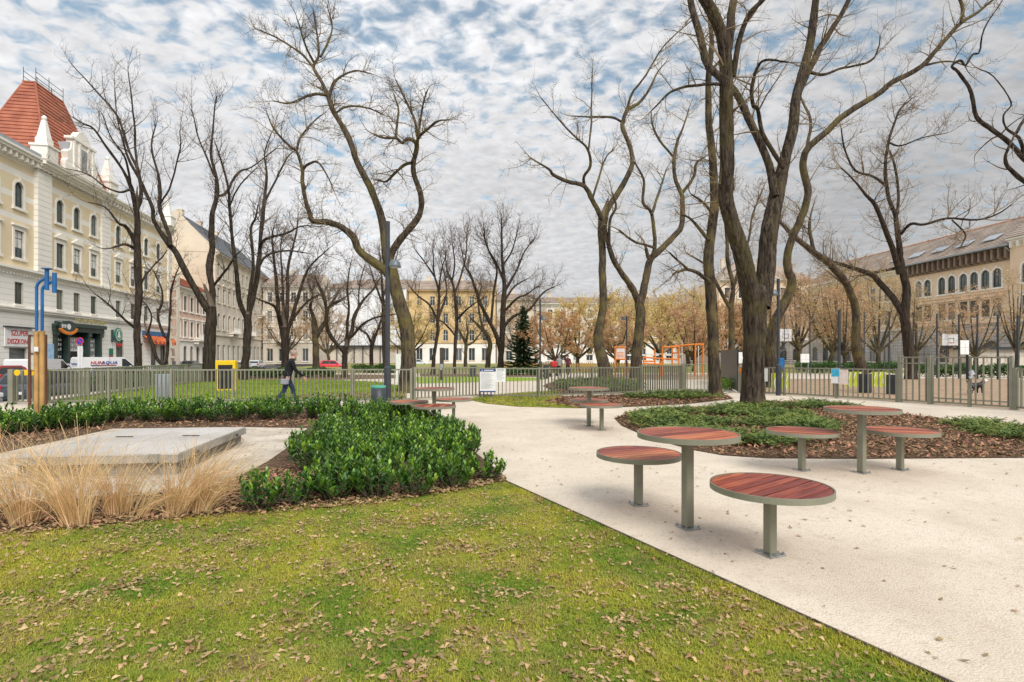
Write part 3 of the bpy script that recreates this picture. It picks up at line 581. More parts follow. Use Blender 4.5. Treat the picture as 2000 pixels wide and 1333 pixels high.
wall_with_holes(mb, uS, uE, -0.1, ZC[2], holes, 0.0, lambda u, z: 0 if z < ZC[1] else (2 if (14.2 < z < 14.7 or 16.2 < z < 16.7 or 18.2 < z < 18.8 or z > 19.5) else 1), (ZC[1], 14.2, 14.7, 16.2, 16.7, 18.2, 18.8, 19.5))
D1 = 13.0
mb.add([(uS, 0, -.1), (uS, D1, -.1), (uS, D1, 20.2), (uS, 0, 20.2)], [(0, 3, 2, 1)], 2); mb.add([(uE, 0, -.1), (uE, D1, -.1), (uE, D1, 20.2), (uE, 0, 20.2)], [(0, 1, 2, 3)], 2); mb.add([(uS, D1, -.1), (uE, D1, -.1), (uE, D1, 20.2), (uS, D1, 20.2)], [(0, 3, 2, 1)], 2)
mb.build('wall', [MW['rustic'], MW['yellow'], MW['cream']], B1)
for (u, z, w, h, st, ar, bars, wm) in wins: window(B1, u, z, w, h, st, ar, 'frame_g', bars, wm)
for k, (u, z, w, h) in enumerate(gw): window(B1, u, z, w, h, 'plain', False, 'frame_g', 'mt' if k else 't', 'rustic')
# mouldings
mb = MB()
cornice(mb, uS, uE, 5.75, [(0.15, .1), (0.2, .25), (.12, .34)]); cornice(mb, uS, uE, 9.35, [(0.14, .12), (0.16, .2), (.22, .45)]); brackets(mb, uS, uE, 0.42, 9.18, 9.345, .2, .14)
mb.build('string_course', MW['cream'], B1)
mb = MB(); cornice(mb, uS, uP0 - .1, 19.7, [(0.3, .15), (0.2, .35), (.25, .7), (.2, .85)]); cornice(mb, uP0 - .1, uR + .4, 19.72, [(0.3, .55), (0.2, .75), (.25, 1.1), (.2, 1.25)]); cornice(mb, uR + .4, uE, 19.7, [(0.3, .15), (0.2, .35), (.25, .7), (.2, .85)])
brackets(mb, uS, uE, 0.7, 19.72, 20.18, .6, .2); mb.build('cornice', MW['cream'], B1)
qm = {}
for a, b in ((uP0, uP1), (leftU(196, Y0), leftU(213, Y0)), (leftU(318, Y0) + 1.4, uE - .05)):
    z = 9.95
    while z < 19.6:
        mb = MB(); mb.box(a, b, -.36 if a < uR - 2 else -.2, -.003, z, min(z + .5, 19.68)); mb.build('quoin', MW['cream'], B1); z += .53
# roof of the wings, parapet, turret
mb = MB(); mb.add([(uS, -.6, 20.66), (uE, -.6, 20.66), (uE, 5, 23.2), (uS, 5, 23.2)], [(0, 1, 2, 3)]); mb.add([(uS, 5, 23.2), (uE, 5, 23.2), (uE, D1, 20.3), (uS, D1, 20.3)], [(0, 1, 2, 3)]); mb.add([(uE, -.6, 20.66), (uE, D1, 20.3), (uE, 5, 23.2)], [(0, 1, 2)]); mb.add([(uS, -.6, 20.66), (uS, 5, 23.2), (uS, D1, 20.3)], [(0, 1, 2)]); mb.build('roof', MW['zinc'], B1)
rz0, rz1 = 20.72, 29.4; ra, rb = uP0 + .1, uR + .2; rc = (ra + rb) / 2
E = [(ra, -.9, rz0), (rb, -.9, rz0), (rb, 5.6, rz0), (ra, 5.6, rz0)]; T = [(rc - 2.0, 1.9, rz1), (rc + 2.3, 1.9, rz1), (rc + 2.3, 2.9, rz1), (rc - 2.0, 2.9, rz1)]
tr = empty('turret_roof'); tr.parent = B1
for k in range(4): tiled_roof_face('roof_slope', tr, E[k], E[(k + 1) % 4], T[(k + 1) % 4], T[k], MW['tile'], 0.42)
mb = MB(); mb.box(T[0][0] - .1, T[1][0] + .1, 1.8, 3.0, rz1 - .05, rz1 + .1); 
for k in range(4): mb.tube([E[k], T[k]], .11, 6)
mb.build('ridge_cap', MW['tile'], tr)
mb = MB()
for y in (1.85, 2.95):
    for z in (.55, 1.1): mb.tube([(T[0][0], y, rz1 + z), (T[1][0], y, rz1 + z)], .03, 5)
    for u in (T[0][0], rc, T[1][0]): mb.tube([(u, y, rz1), (u, y, rz1 + 1.5)], .03, 5)
mb.build('roof_railing', M['anthracite'], B1)
# ornate gable with dormer window, obelisks
g0, g1 = leftU(103, Y0), leftU(172, Y0); gm = (g0 + g1) / 2; gw_ = (g1 - g0) / 2
prof = [(-1, 0), (1, 0), (1, .9), (.86, 1.25), (.92, 1.9), (.70, 2.4), (.62, 3.4), (.70, 3.6), (.45, 3.9), (.25, 4.6), (0, 4.9), (-.25, 4.6), (-.45, 3.9), (-.70, 3.6), (-.62, 3.4), (-.70, 2.4), (-.92, 1.9), (-.86, 1.25), (-1, .9)]
mb = MB(); pr = [(gm + p[0] * gw_, 20.65 + p[1]) for p in prof]; mb.yprism(pr, -1.15, -.55); mb.box(g0 - .3, g1 + .3, -1.3, -.4, 20.65, 21.2); mb.box(gm - gw_ * .72, gm + gw_ * .72, -1.3, -.5, 24.15, 24.4)
for du in (-.55, -.25, .25, .55): mb.box(gm + du * gw_ - .14, gm + du * gw_ + .14, -1.27, -1.14, 21.2, 24.1)
mb.build('gable', MW['cream'], B1); 
mb = MB(); mb.box(gm - .6, gm + .6, -1.2, -1.16, 21.5, 23.6); mb.build('gable_window', M['glass'], B1)
mb = MB(); mb.box(ra + 3.4, ra + 4.6, -1.0, 1.0, 21.4, 23.7); mb.build('dormer', MW['zinc'], B1)
for u in (leftU(75, Y0), leftU(200, Y0), leftU(320, Y0)):
    mb = MB(); mb.box(u - .8, u + .8, -1.25, .2, 20.66, 21.9); mb.box(u - .9, u + .9, -1.35, .3, 21.9, 22.1); mb.box(u - .5, u + .5, -1.0, 0, 22.1, 22.8); 
    mb.add([(u - .42, -.94, 22.8), (u + .42, -.94, 22.8), (u + .42, -.06, 22.8), (u - .42, -.06, 22.8), (u - .16, -.66, 24.6), (u + .16, -.66, 24.6), (u + .16, -.34, 24.6), (u - .16, -.34, 24.6)], [(0, 1, 5, 4), (1, 2, 6, 5), (2, 3, 7, 6), (3, 0, 4, 7), (4, 5, 6, 7)])
    mb.lathe([(0.01, 25.1), (.2, 24.95), (.24, 24.75), (.1, 24.6)], 8, 0, (u, -.5)); mb.build('obelisk', MW['cream'], B1)
mb = MB(); mb.box(uS, uP0 - .15, -.75, .2, 20.62, 21.0); mb.build('parapet', MW['zinc'], B1)
# shop portal with dark green front
po = empty('shop_portal'); po.parent = B1
mb = MB(); mb.box(uG0 - .05, uG1 + .05, 1.2, 1.3, 0, 5.0); mb.box(uG0, uG0 + .02, 0, 1.2, 0, 5); mb.box(uG1 - .02, uG1, 0, 1.2, 0, 5); mb.box(uG0 - .15, uG1 + .15, -.35, 1.2, 4.35, 5.05); mb.box(uG0 - .3, uG1 + .3, -.55, -.3, 4.85, 5.25)
gl = uG1 - uG0
for f in (0.03, .27, .70, .97): mb.box(uG0 + gl * f - .2, uG0 + gl * f + .2, -.2, .25, 0, 4.35); mb.box(uG0 + gl * f - .32, uG0 + gl * f + .32, -.32, .3, 3.9, 4.34); mb.box(uG0 + gl * f - .3, uG0 + gl * f + .3, -.3, .3, 0, .5)
mb.build('shop_front', MW['dgreen'], po)
for a, b in ((.06, .24), (.30, .67), (.73, .94)):
    mb = MB(); mb.box(uG0 + gl * a, uG0 + gl * b, .28, .32, .5 if a != .30 else 2.4, 3.8); pn = mb.build('shop_window', M['glass'], po)
    for k, z in enumerate((3.35, 2.85, 2.35, 1.6, 1.1)):
        if a == .30 and z < 2.3: continue
        mb = MB(); w = (b - a) * gl; n = int(w / .34)
        for j in range(n):
            if (j * 7 + k * 3) % 9 == 4: continue
            x = uG0 + gl * a + .12 + j * (w - .2) / n; hh = .2 + .05 * ((j * 5 + k) % 3); mb.box(x, x + .2, .262, .279, z, z + hh); mb.box(x + .06, x + .14, .262, .281, z + .06, z + hh * .6)
        mb.build('window_lettering', M['white'], pn)
mb = MB(); mb.box(uG0 + gl * .30, uG0 + gl * .67, .255, .277, 2.3, 2.45); mb.build('window_banner', M['white'], po)
mb = MB(); mb.box(uG0 + gl * .32, uG0 + gl * .65, .3, .36, 0, 2.28); mb.build('shop_door', M['black'], po)
gilt = mat('gilt', (0.42, 0.36, 0.16), .5, scale=3); u = uG0 + gl * .36        # worn raised gilt characters, three words, not legible
for word in (3, 7, 5):
    for k in range(word):
        mb = MB(); mb.box(u, u + .07, -.40, -.345, 5.36, 5.8); mb.box(u + .07, u + .24, -.40, -.345, (5.36, 5.55, 5.72)[(k * 5 + word) % 3], (5.44, 5.63, 5.8)[(k * 5 + word) % 3])
        if (k + word) % 3: mb.box(u + .2, u + .27, -.405, -.34, 5.38 + .1 * (k % 2), 5.78)
        mb.build('raised_character', gilt, B1); u += .36
    u += .3
# signs of the shop row, each a thing on the wall
def on_wall(parent, u, y, z): return parent.matrix_basis @ Vector((u, y, z))
bpy.context.view_layer.update()
def wall_thing(name, label, cat, parent, u, y, z): 
    p = Matrix.Translation(parent.location) @ Matrix.Rotation(parent.rotation_euler.z, 4, 'Z') @ Vector((u, y, z)); return empty(name, p, parent.rotation_euler.z, label, cat)
s = wall_thing('shop_sign', 'white sign with red lettering above the discount shop window', 'sign', B1, shop_l[0] - .1, -.06, 2.62)
mb = MB(); mb.bbox(-1.75, 1.75, -.1, 0, 0, 1.7, .02); mb.build('board', M['white'], s); text('lettering', 'SZUPER', .68, M['red'], s, (0.1, -.11, 1.22), sx=.95); text('lettering', 'DISZKONT', .66, M['red'], s, (0, -.11, .46), sx=.9)
mb = MB(); mb.box(-1.8, 1.8, -.3, 0, 1.73, 1.85); mb.build('hood', M['anthracite'], s)
s = wall_thing('round_shop_sign', 'round green fir tree sign on the palace wall right of the portal', 'sign', B1, leftU(226, Y0), -.35, 4.35)
mb = MB(); Mx = Matrix.Rotation(R(90), 4, 'X')
def disc(mb, r, y, d, n=24, m=0, cx=0, cz=0): mb.yprism([(cx + r * math.cos(2 * math.pi * k / n), cz + r * math.sin(2 * math.pi * k / n)) for k in range(n)][::-1], y, y + d, m)
disc(mb, .85, 0, .14, m=0); mb.build('disc', M['green'], s)
mb = MB(); disc(mb, .70, -.012, .01); mb.build('ring', M['white'], s)
mb = MB(); disc(mb, .60, -.022, .008); mb.build('inner_disc', M['green'], s)
mb = MB()
for k in range(3): mb.yprism([(-.42 + .09 * k, -.3 + .24 * k), (.42 - .09 * k, -.3 + .24 * k), (0, .12 + .2 * k)], -.034 - .003 * k, -.024)
mb.box(-.06, .06, -.036, -.024, -.48, -.3); mb.build('fir_symbol', M['white'], s)
text('lettering', 'SPAR', .55, M['red'], s, (0.15, .0, -1.25), ext=.03)
mb = MB(); mb.box(-1.1, -.98, .1, .3, -.9, .6); mb.box(-1.0, -.7, .12, .2, .1, .2); mb.build('bracket', M['anthracite'], s)
s = wall_thing('hanging_shop_sign', 'oval hanging sign with orange ribbon left of the portal', 'sign', B1, uG0 + .35, -1.2, 4.75)
mb = MB(); mb.yprism([(1.35 * math.cos(2 * math.pi * k / 20), .62 * math.sin(2 * math.pi * k / 20)) for k in range(20)][::-1], -.05, .05); mb.build('panel', MW['dgreen'], s)
mb = MB(); mb.yprism([(1.5 * math.cos(a) , .8 * math.sin(a)) for a in [R(200 + 10 * k) for k in range(16)]][::-1] + [(1.2 * math.cos(a), .5 * math.sin(a)) for a in [R(200 + 10 * k) for k in range(16)]], -.09, .09); mb.build('ribbon', M['orange'], s)
mb = MB(); mb.yprism([(.3 * math.cos(2 * math.pi * k / 12), .3 * math.sin(2 * math.pi * k / 12)) for k in range(12)][::-1], -.075, -.055); mb.build('emblem', M['white'], s); mb = MB(); mb.box(-.05, .05, -.05, 1.2, .55, .62); mb.build('bracket', M['anthracite'], s)
for k in range(3): mb = MB(); mb.box(-1.12 + .27 * k, -1.05 + .27 * k, -.08, -.052, -.16, .24); mb.box(-1.05 + .27 * k, -.93 + .27 * k, -.08, -.052, .02, .1); mb.build('worn_character', M['white'], s)
s = wall_thing('shop_awning', 'red and yellow awning over the shop at the far end of the palace', 'awning', B1, leftU(306, Y0), -.05, 3.7)
mb = MB()
for k in range(14): mb.add([(-4.2 + .6 * k, 0, .9), (-3.6 + .6 * k, 0, .9), (-3.6 + .6 * k, -1.3, .1), (-4.2 + .6 * k, -1.3, .1)], [(0, 3, 2, 1)], k % 2); mb.box(-4.2 + .6 * k, -3.6 + .6 * k, -1.32, -1.29, -.25 - .1 * (k % 2), .1, k % 2)
mb.build('canopy', [M['orange'], M['red']], s); mb = MB(); mb.box(-4.2, 4.2, -.06, 0, .9, 1.5); mb.build('fascia', M['blue'], s)
s = wall_thing('shop_poster', 'light blue poster on the palace wall left of the portal', 'poster', B1, leftU(97, Y0), -.05, 1.0); mb = MB(); mb.box(-.6, .6, -.04, 0, 0, 2.0); mb.build('sheet', mat('light_blue_print', (.42, .62, .85), .6, scale=2), s)
s = wall_thing('shop_plate', 'small green and red plate left of the end shop window', 'sign', B1, leftU(216, Y0), -.05, 1.6); mb = MB(); mb.box(-.4, .4, -.04, 0, .25, 1.1); mb.build('plate', M['green'], s); mb = MB(); mb.box(-.4, .4, -.045, 0, 0, .24); mb.build('strip', M['red'], s)
# ---------------------------------------------------------------- generic row house
def house(name, label, origin, rz, L_, Hh, depth, bays, floors, wallm, trim, base=None, roof='browntile', roofh=4.0, frame='frame_w', bzone=4.8, eaves=.7, u0=0.0, brk=None, ridge_in=None, hip=0.0, balc=()):
    b = empty(name, origin, rz, label, 'building'); hs = []; ws = []
    for (z, w, h, st, ar, bars) in floors:
        for u in bays: hs.append(hole(u, z, w, h)); ws.append((u, z, w, h, st, ar, bars))
    mb = MB(); mats = [MW[wallm], MW[base or wallm], MW[trim]]
    wall_with_holes(mb, u0, u0 + L_, -.1, Hh, hs, 0, lambda u, z: 1 if z < bzone else 0, (bzone,))
    for u, fl in ((u0, (0, 3, 2, 1)), (u0 + L_, (0, 1, 2, 3))): mb.add([(u, 0, -.1), (u, depth, -.1), (u, depth, Hh), (u, 0, Hh)], [fl], 0)
    mb.add([(u0, depth, -.1), (u0 + L_, depth, -.1), (u0 + L_, depth, Hh), (u0, depth, Hh)], [(0, 3, 2, 1)], 0); mb.build('wall', mats, b)
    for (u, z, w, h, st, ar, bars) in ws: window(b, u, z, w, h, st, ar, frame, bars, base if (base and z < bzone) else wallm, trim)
    mb = MB(); cornice(mb, u0, u0 + L_, bzone - .12, [(.12, .08), (.2, .22)]); mb.build('string_course', MW[trim], b); mb = MB(); cornice(mb, u0, u0 + L_, Hh - .75, [(.25, .12), (.25, eaves * .5), (.25, eaves)])
    if brk: brackets(mb, u0, u0 + L_, brk, Hh - 1.25, Hh - .5, eaves * .75, .22)
    mb.build('cornice', MW[trim], b)
    ri = ridge_in or depth / 2; e0 = -eaves - .1
    r = empty('roof'); r.parent = b
    A_, B_, C_, D_ = (u0 - .1, e0, Hh), (u0 + L_ + .1, e0, Hh), (u0 + L_ + .1 - hip, ri, Hh + roofh), (u0 - .1 + hip, ri, Hh + roofh)
    tiled_roof_face('roof_slope', r, A_, B_, C_, D_, MW[roof], .6)
    mb = MB(); mb.add([D_, C_, (B_[0], depth + .3, Hh), (A_[0], depth + .3, Hh)], [(0, 1, 2, 3)]); mb.add([B_, (B_[0], depth + .3, Hh), C_], [(0, 1, 2)]); mb.add([A_, D_, (A_[0], depth + .3, Hh)], [(0, 1, 2)]); mb.build('roof_slope', MW[roof] if hip else MW[wallm], r)
    for k in range(int(L_ / 9)):
        u = u0 + 4 + 9 * k; mb = MB(); mb.box(u - .5, u + .5, ri + .4, ri + 1.2, Hh + roofh - 1.2, Hh + roofh + 1.1); mb.box(u - .58, u + .58, ri + .32, ri + 1.28, Hh + roofh + 1.1, Hh + roofh + 1.25); mb.build('chimney', MW['wall'], r)
    for (u, z, w) in balc:
        mb = MB(); mb.box(u - w / 2, u + w / 2, -1.1, -.003, z - .2, z); mb.box(u - w / 2, u + w / 2, -1.1, -1.04, z + .85, z + .95)
        n = int(w / .22)
        for k in range(n + 1): mb.box(u - w / 2 + k * w / n - .025, u - w / 2 + k * w / n + .025, -1.09, -1.05, z, z + .85)
        for k in (-1, 1): mb.box(u + k * w * .4 - .12, u + k * w * .4 + .12, -.8, -.003, z - .7, z - .2)
        mb.build('balcony', MW['cream'], b)
    return b
# B2 salmon house
Yb = leftY(341); Lb = (leftY(418) - Yb) / LDIR.y
B2 = house('row_house', 'two storey salmon house with red tiled roof and white balcony', left_origin(Yb), LROT, Lb, 12.6, 11, [1.3 + 2.55 * k for k in range(6)], [(9.0, 1.15, 2.3, 'flat', False, 'mt'), (4.9, 1.15, 2.4, 'flat', False, 'mt'), (.5, 1.2, 2.9, 'plain', True, 'm')], 'pink', 'cream', 'cream', 'tile', 3.2, 'frame_b', 4.2, balc=((Lb * .55, 4.5, 4.4),))
# B3 tall beige house with firewall
Yc = leftY(420.5); Lc = (leftY(520) - Yc) / LDIR.y
B3 = house('row_house', 'tall beige house with slate roof and blank cream gable wall', left_origin(Yc), LROT, Lc, 20.8, 13, [1.6 + 2.9 * k for k in range(int((Lc - 1.5) / 2.9))], [(16.6, 1.2, 2.4, 'frame', False, 'mt'), (11.8, 1.25, 2.7, 'ped', False, 'mt'), (6.8, 1.25, 2.9, 'arch', True, 'mt'), (.6, 1.5, 3.3, 'plain', False, 'm')], 'beige', 'beige', 'beige', 'slate', 7.2, 'frame_w', 5.6, ridge_in=6.5, balc=((9, 6.4, 4), (20, 6.4, 4), (29, 11.4, 4)))
mb = MB(); mb.prism([(-.06, -.05), (-.03, -.05), (-.03, 13), (-.06, 13)], -.1, 20.8); mb.xprism([(-.05, 20.8), (13, 20.8), (6.5, 28.4)], -.12, -.03); mb.build('firewall', MW['wall'], B3)
Yd = leftY(521); Ld = (leftY(572) - Yd) / LDIR.y
B4 = house('row_house', 'pale grey house farther down the street on the left', left_origin(Yd), LROT, Ld, 19.6, 13, [1.8 + 3.0 * k for k in range(int((Ld - 1.5) / 3.0))], [(15.6, 1.2, 2.3, 'frame', False, 'mt'), (11, 1.2, 2.6, 'flat', False, 'mt'), (6.4, 1.2, 2.7, 'flat', False, 'mt'), (.6, 1.5, 3.2, 'plain', False, 'm')], 'cream', 'cream', 'beige', 'browntile', 4.5, 'frame_w', 5.4, balc=((8, 10.6, 4), (20, 6, 4)))
B4b = house('corner_house', 'brownish corner house with bay at the end of the left street', (-59.0, 128, -.1), R(0), 12.5, 18.5, 14, [1.6, 4.4, 7.2, 10.0], [(14.6, 1.2, 2.3, 'frame', False, 'mt'), (10, 1.2, 2.5, 'flat', False, 'mt'), (5.8, 1.2, 2.5, 'flat', False, 'mt'), (.6, 1.4, 3.0, 'plain', False, 'm')], 'beige', 'cream', 'beige', 'browntile', 3.6, 'frame_w', 5.0, balc=((6, 5.4, 5),))
# far side: sheeted facade, yellow house, white houses
YF = 140.0
def farX(px): return (px - 1000) / FPX * YF
def far_house(name, label, p0, p1, Hh, wallm, trim, base, roof, roofh, frame='frame_w', arch_ground=False, step=3.4):
    x0, x1 = farX(p0), farX(p1); L_ = x1 - x0; n = max(1, int((L_ - 1.0) / step)); off = (L_ - (n - 1) * step) / 2
    return house(name, label, (x0, YF, -.1), 0, L_, Hh, 14, [off + step * k for k in range(n)], [(Hh - 4.1, 1.25, 2.4, 'frame', False, 'mt'), (Hh - 8.6, 1.25, 2.5, 'flat', False, 'mt'), (Hh - 13.2, 1.3, 2.9, 'arch', True, 'mt'), (.7, 1.6, 3.2, 'plain', arch_ground, 'm')], wallm, trim, base, roof, roofh, frame, 5.2)
B5 = far_house('yellow_house', 'yellow four storey house with brown roof at the far end', 798, 968, 19.0, 'ochre', 'ochre', 'cream', 'browntile', 3.4)
far_house('white_house', 'pale white house half hidden by golden trees at the far end', 1046, 1180, 15.6, 'beige', 'cream', 'cream', 'browntile', 2.2, arch_ground=True)
far_house('white_house', 'pale house behind the playground at the far end', 1182, 1330, 15.4, 'ochre', 'cream', 'cream', 'browntile', 2.4, arch_ground=True)
far_house('beige_house', 'beige house behind the russet tree at the far end', 1332, 1480, 16.0, 'beige', 'cream', 'beige', 'browntile', 2.6)
far_house('beige_house', 'dull beige house just right of the yellow one at the far end', 970, 1044, 16.6, 'beige', 'beige', 'beige', 'browntile', 2.2)
# the sheeted facade: scaffold netting in lengths over a house
x0, x1 = farX(612), farX(796); sh = empty('sheeted_house', (x0, YF - 2, -.1), 0, 'house wrapped in white scaffold sheeting with brown hipped roof', 'building'); LL = x1 - x0
mb = MB(); mb.box(0, LL, .5, 14, 0, 19.2); mb.build('wall', MW['beige'], sh)
nW = 10; mb0 = None
for k in range(nW):
    mb = MB(); a, b = LL * k / nW + .03, LL * (k + 1) / nW - .03; V = []; nz, nx = 8, 5
    for j in range(nz + 1):
        for i in range(nx + 1): V.append((a + (b - a) * i / nx, .1 + .14 * math.sin(i * 1.3 + k) * math.sin(j * .9 + k * 2), 4.6 + 14.6 * j / nz))
    mb.add(V, [(j * (nx + 1) + i, j * (nx + 1) + i + 1, (j + 1) * (nx + 1) + i + 1, (j + 1) * (nx + 1) + i) for j in range(nz) for i in range(nx)]); mb.build('sheeting', MW['sheet'], sh)
mb = MB(); mb.box(0, LL, -.4, .45, 4.2, 4.5)
for k in range(12): mb.box(LL * k / 11 - .1, LL * k / 11 + .1, .2, .4, 0, 4.2)
mb.build('scaffold', M['anthracite'], sh)
r = empty('roof'); r.parent = sh; tiled_roof_face('roof_slope', r, (-.3, -.3, 19.2), (LL, -.3, 19.2), (LL, 7, 22.4), (11, 7, 22.4), MW['browntile'], .6); mb = MB(); mb.add([(-.3, -.3, 19.2), (11, 7, 22.4), (-.3, 14, 19.2)], [(0, 1, 2)]); mb.add([(LL, -.3, 19.2), (LL, 14, 19.2), (LL, 7, 22.4)], [(0, 1, 2)]); mb.build('roof_slope', MW['browntile'], r)
# ---------------------------------------------------------------- B6 peach brick palace on the right
RD = Vector((0.08, -1, 0)).normalized(); RROT = math.atan2(RD.y, RD.x)
def rightY(px): return 73.0 / ((px - 1000) / FPX + 0.08)
YR0 = rightY(1770); org = (73 - .08 * YR0, YR0, -.1)
def rightU(px): return (YR0 - rightY(px)) / -RD.y
R0, R1 = 0.0, rightU(1984)
B6 = empty('brick_palace', org, RROT, 'peach brick palace with arched twin windows and bracketed eaves on the right', 'building')
centers = [rightU(p) for p in (1803, 1849, 1892, 1936)] + [rightU(1936) + 3.9]; centers = [c for c in centers if c < R1 - 1.4]
hs, ws = [], []
for c in centers:
    for s_ in (-.85, .85): ws += [(c + s_, 11.3, 1.25, 2.6, 'arch', True, 'mt', 'peach'), (c + s_, 7.3, 1.25, 2.5, 'plain', False, 'mt', 'peach')]
    ws.append((c, .8, 2.6, 3.1, 'plain', True, 'mt', 'greybase'))
for w in ws: hs.append(hole(*w[:4]))
mb = MB(); HB = 16.9; wall_with_holes(mb, R0, R1, -.1, HB, hs, 0, lambda u, z: 1 if z < 6.4 else 0, (6.4,))
for u, fl in ((R0, (0, 3, 2, 1)), (R1, (0, 1, 2, 3))): mb.add([(u, 0, -.1), (u, 12, -.1), (u, 12, HB), (u, 0, HB)], [fl], 0)
mb.build('wall', [MW['peach'], MW['greybase']], B6)
for (u, z, w, h, st, ar, bars, wm) in ws: window(B6, u, z, w, h, st, ar, 'frame_g' if z > 10 else 'frame_b', bars, wm, 'cream')
mb = MB(); cornice(mb, R0, R1, 6.3, [(.15, .1), (.25, .3)]); cornice(mb, R0, R1, 10.5, [(.12, .08), (.16, .2)]); 
for c in centers: mb.box(c - 2, c + 2, -.25, -.003, 10.05, 10.2)
mb.build('string_course', MW['peach'], B6)
mb = MB(); brackets(mb, R0, R1, .95, 15.0, 16.5, 1.0, .3); cornice(mb, R0, R1, 14.8, [(.15, .2)]); mb.box(R0, R1, -.5, -.003, 16.1, 16.5); mb.build('eaves_brackets', mat('dark_eaves_timber', (.27, .20, .15), .8, scale=2), B6)
mb = MB(); mb.box(R0 - .2, R1 + .2, -1.6, -.003, 16.52, 16.75); mb.build('gutter', MW['zinc'], B6)
r = empty('roof'); r.parent = B6; tiled_roof_face('roof_slope', r, (R0 - 26, -1.4, 16.75), (R1, -1.4, 16.75), (R1, 6, 21.5), (R0 - 26, 6, 21.5), MW['browntile'], .5)
mb = MB(); mb.add([(R0 - 26, 6, 21.5), (R1, 6, 21.5), (R1, 13, 16.7), (R0 - 26, 13, 16.7)], [(0, 1, 2, 3)]); mb.add([(R1, -1.4, 16.75), (R1, 13, 16.7), (R1, 6, 21.5)], [(0, 1, 2)]); mb.build('roof_slope', MW['browntile'], r)
mb = MB(); mb.tube([(R0 - 26, 6, 21.55), (R1, 6, 21.55)], .16, 6); mb.build('ridge_cap', mat('pale_ridge_tile', (.58, .33, .22), .8, scale=2), r)
sk = MB()
sk.box(-.5, .5, -.05, .05, 0, 1.7); skm = sk.mesh('skylight', mat('skylight_glass', (.36, .40, .44), .1, scale=1, spec=.8))
for c in [rightU(p) for p in (1740, 1775, 1787, 1820, 1833, 1868, 1880, 1921, 1934, 1975)]:
    o = link('skylight', skm, r, (c, 0.15, 18.05)); o.rotation_euler = (R(-57), 0, 0)
mb = MB(); mb.tube([(R1 - .3, -.25, 0), (R1 - .3, -.25, 15.6), (R1 - .3, -1.2, 16.4)], .11, 8); mb.build('drainpipe', MW['zinc'], B6)
# its far neighbour and the projecting near wing
mbn = house('brick_house', 'plain peach house continuing the right street farther off', (73 - .08 * (YR0 + 26), YR0 + 26, -.1), RROT, 25.6, 16.4, 12, [2.2 + 3.3 * k for k in range(7)], [(11.4, 1.25, 2.5, 'frame', False, 'mt'), (7.2, 1.25, 2.5, 'flat', False, 'mt'), (.8, 1.8, 3.0, 'plain', True, 'm')], 'peach', 'cream', 'greybase', 'browntile', .3, 'frame_b', 6.2)
house('brick_house', 'taller hipped roof house at the far right corner', (49, 128, -.1), 0, 22, 20.0, 14, [2 + 3.3 * k for k in range(6)], [(15.6, 1.25, 2.4, 'frame', False, 'mt'), (11, 1.25, 2.5, 'flat', False, 'mt'), (6.4, 1.25, 2.5, 'flat', False, 'mt'), (.8, 1.8, 3.0, 'plain', True, 'm')], 'peach', 'cream', 'greybase', 'browntile', 5.0, 'frame_b', 5.6, hip=6)
house('brick_house', 'projecting end wing of the brick palace cut by the right edge', (73 - .08 * rightY(1984) - .8, rightY(1984) - .02, -.1), RROT, 14, 17.4, 12, [2.2, 5.6, 9.0, 12.2], [(11.4, 1.3, 2.6, 'arch', True, 'mt'), (7.2, 1.3, 2.5, 'flat', False, 'mt'), (.8, 2.0, 3.0, 'plain', True, 'm')], 'peach', 'cream', 'greybase', 'browntile', 5.0, 'frame_b', 6.4, brk=.95)
# ================================================================== tables and stools
def disc_seat(name, label, cat, px, py, h, Rr, ang, prot, group, post_w=0.078):
    p = G(px, py); e = empty(name, (p.x, p.y, 0), 0, label, cat, group)
    n = 56; rim = MB(); ro, ri, z0, z1 = Rr, Rr - .012, h - .048, h
    ring = lambda r, z: [(r * math.cos(2 * math.pi * k / n), r * math.sin(2 * math.pi * k / n), z) for k in range(n)]
    vs = ring(ro, z0) + ring(ro, z1) + ring(ri, z1) + ring(ri, z0)
    rim.add(vs, [(a * n + k, a * n + (k + 1) % n, ((a + 1) % 4) * n + (k + 1) % n, ((a + 1) % 4) * n + k) for a in range(4) for k in range(n)]); rim.build('rim', M['steel_green'], e)
    np_ = 9; w = 2 * (ri - .004) / np_; gap = .014
    for k in range(np_):
        y0, y1 = -ri + .004 + k * w + gap / 2, -ri + .004 + (k + 1) * w - gap / 2; r = ri - .006; m = 7
        ys = [y0 + (y1 - y0) * j / m for j in range(m + 1)]; pts = [(math.sqrt(max(r * r - y * y, .0004)), y) for y in ys] + [(-math.sqrt(max(r * r - y * y, .0004)), y) for y in reversed(ys)]
        mb = MB(); mb.prism(pts, h - .034, h - .003); o = mb.build('plank', M['wood'], e, rz=ang)
    s = MB()
    for k in (-1, 1): s.box(-ri * .9, ri * .9, k * .12 - .02, k * .12 + .02, h - .046, h - .036)
    s.box(-.08, .08, -.08, .08, h - .07, h - .047); s.build('support_bars', M['steel_green'], e, rz=ang + R(90))
    mb = MB(); q = post_w / 2; mb.bbox(-q, q, -q, q, .012, h - .07, .008); mb.build('post', M['steel_green'], e, rz=prot)
    mb = MB(); mb.bbox(-.085, .085, -.085, .085, 0.0, .012, .003); bp = mb.build('base_plate', M['galv'], e, rz=prot)
    bm = MB(); bm.lathe([(.0, .034), (.008, .034), (.008, .022), (.014, .022), (.014, .014)], 6, smooth=False); bme = bm.mesh('bolt', M['galv'])
    for sx in (-1, 1):
        for sy in (-1, 1): link('bolt', bme, bp, (sx * .068, sy * .068, -.002))
    return e
HT, HS, RD_ = 0.89, 0.565, 0.46
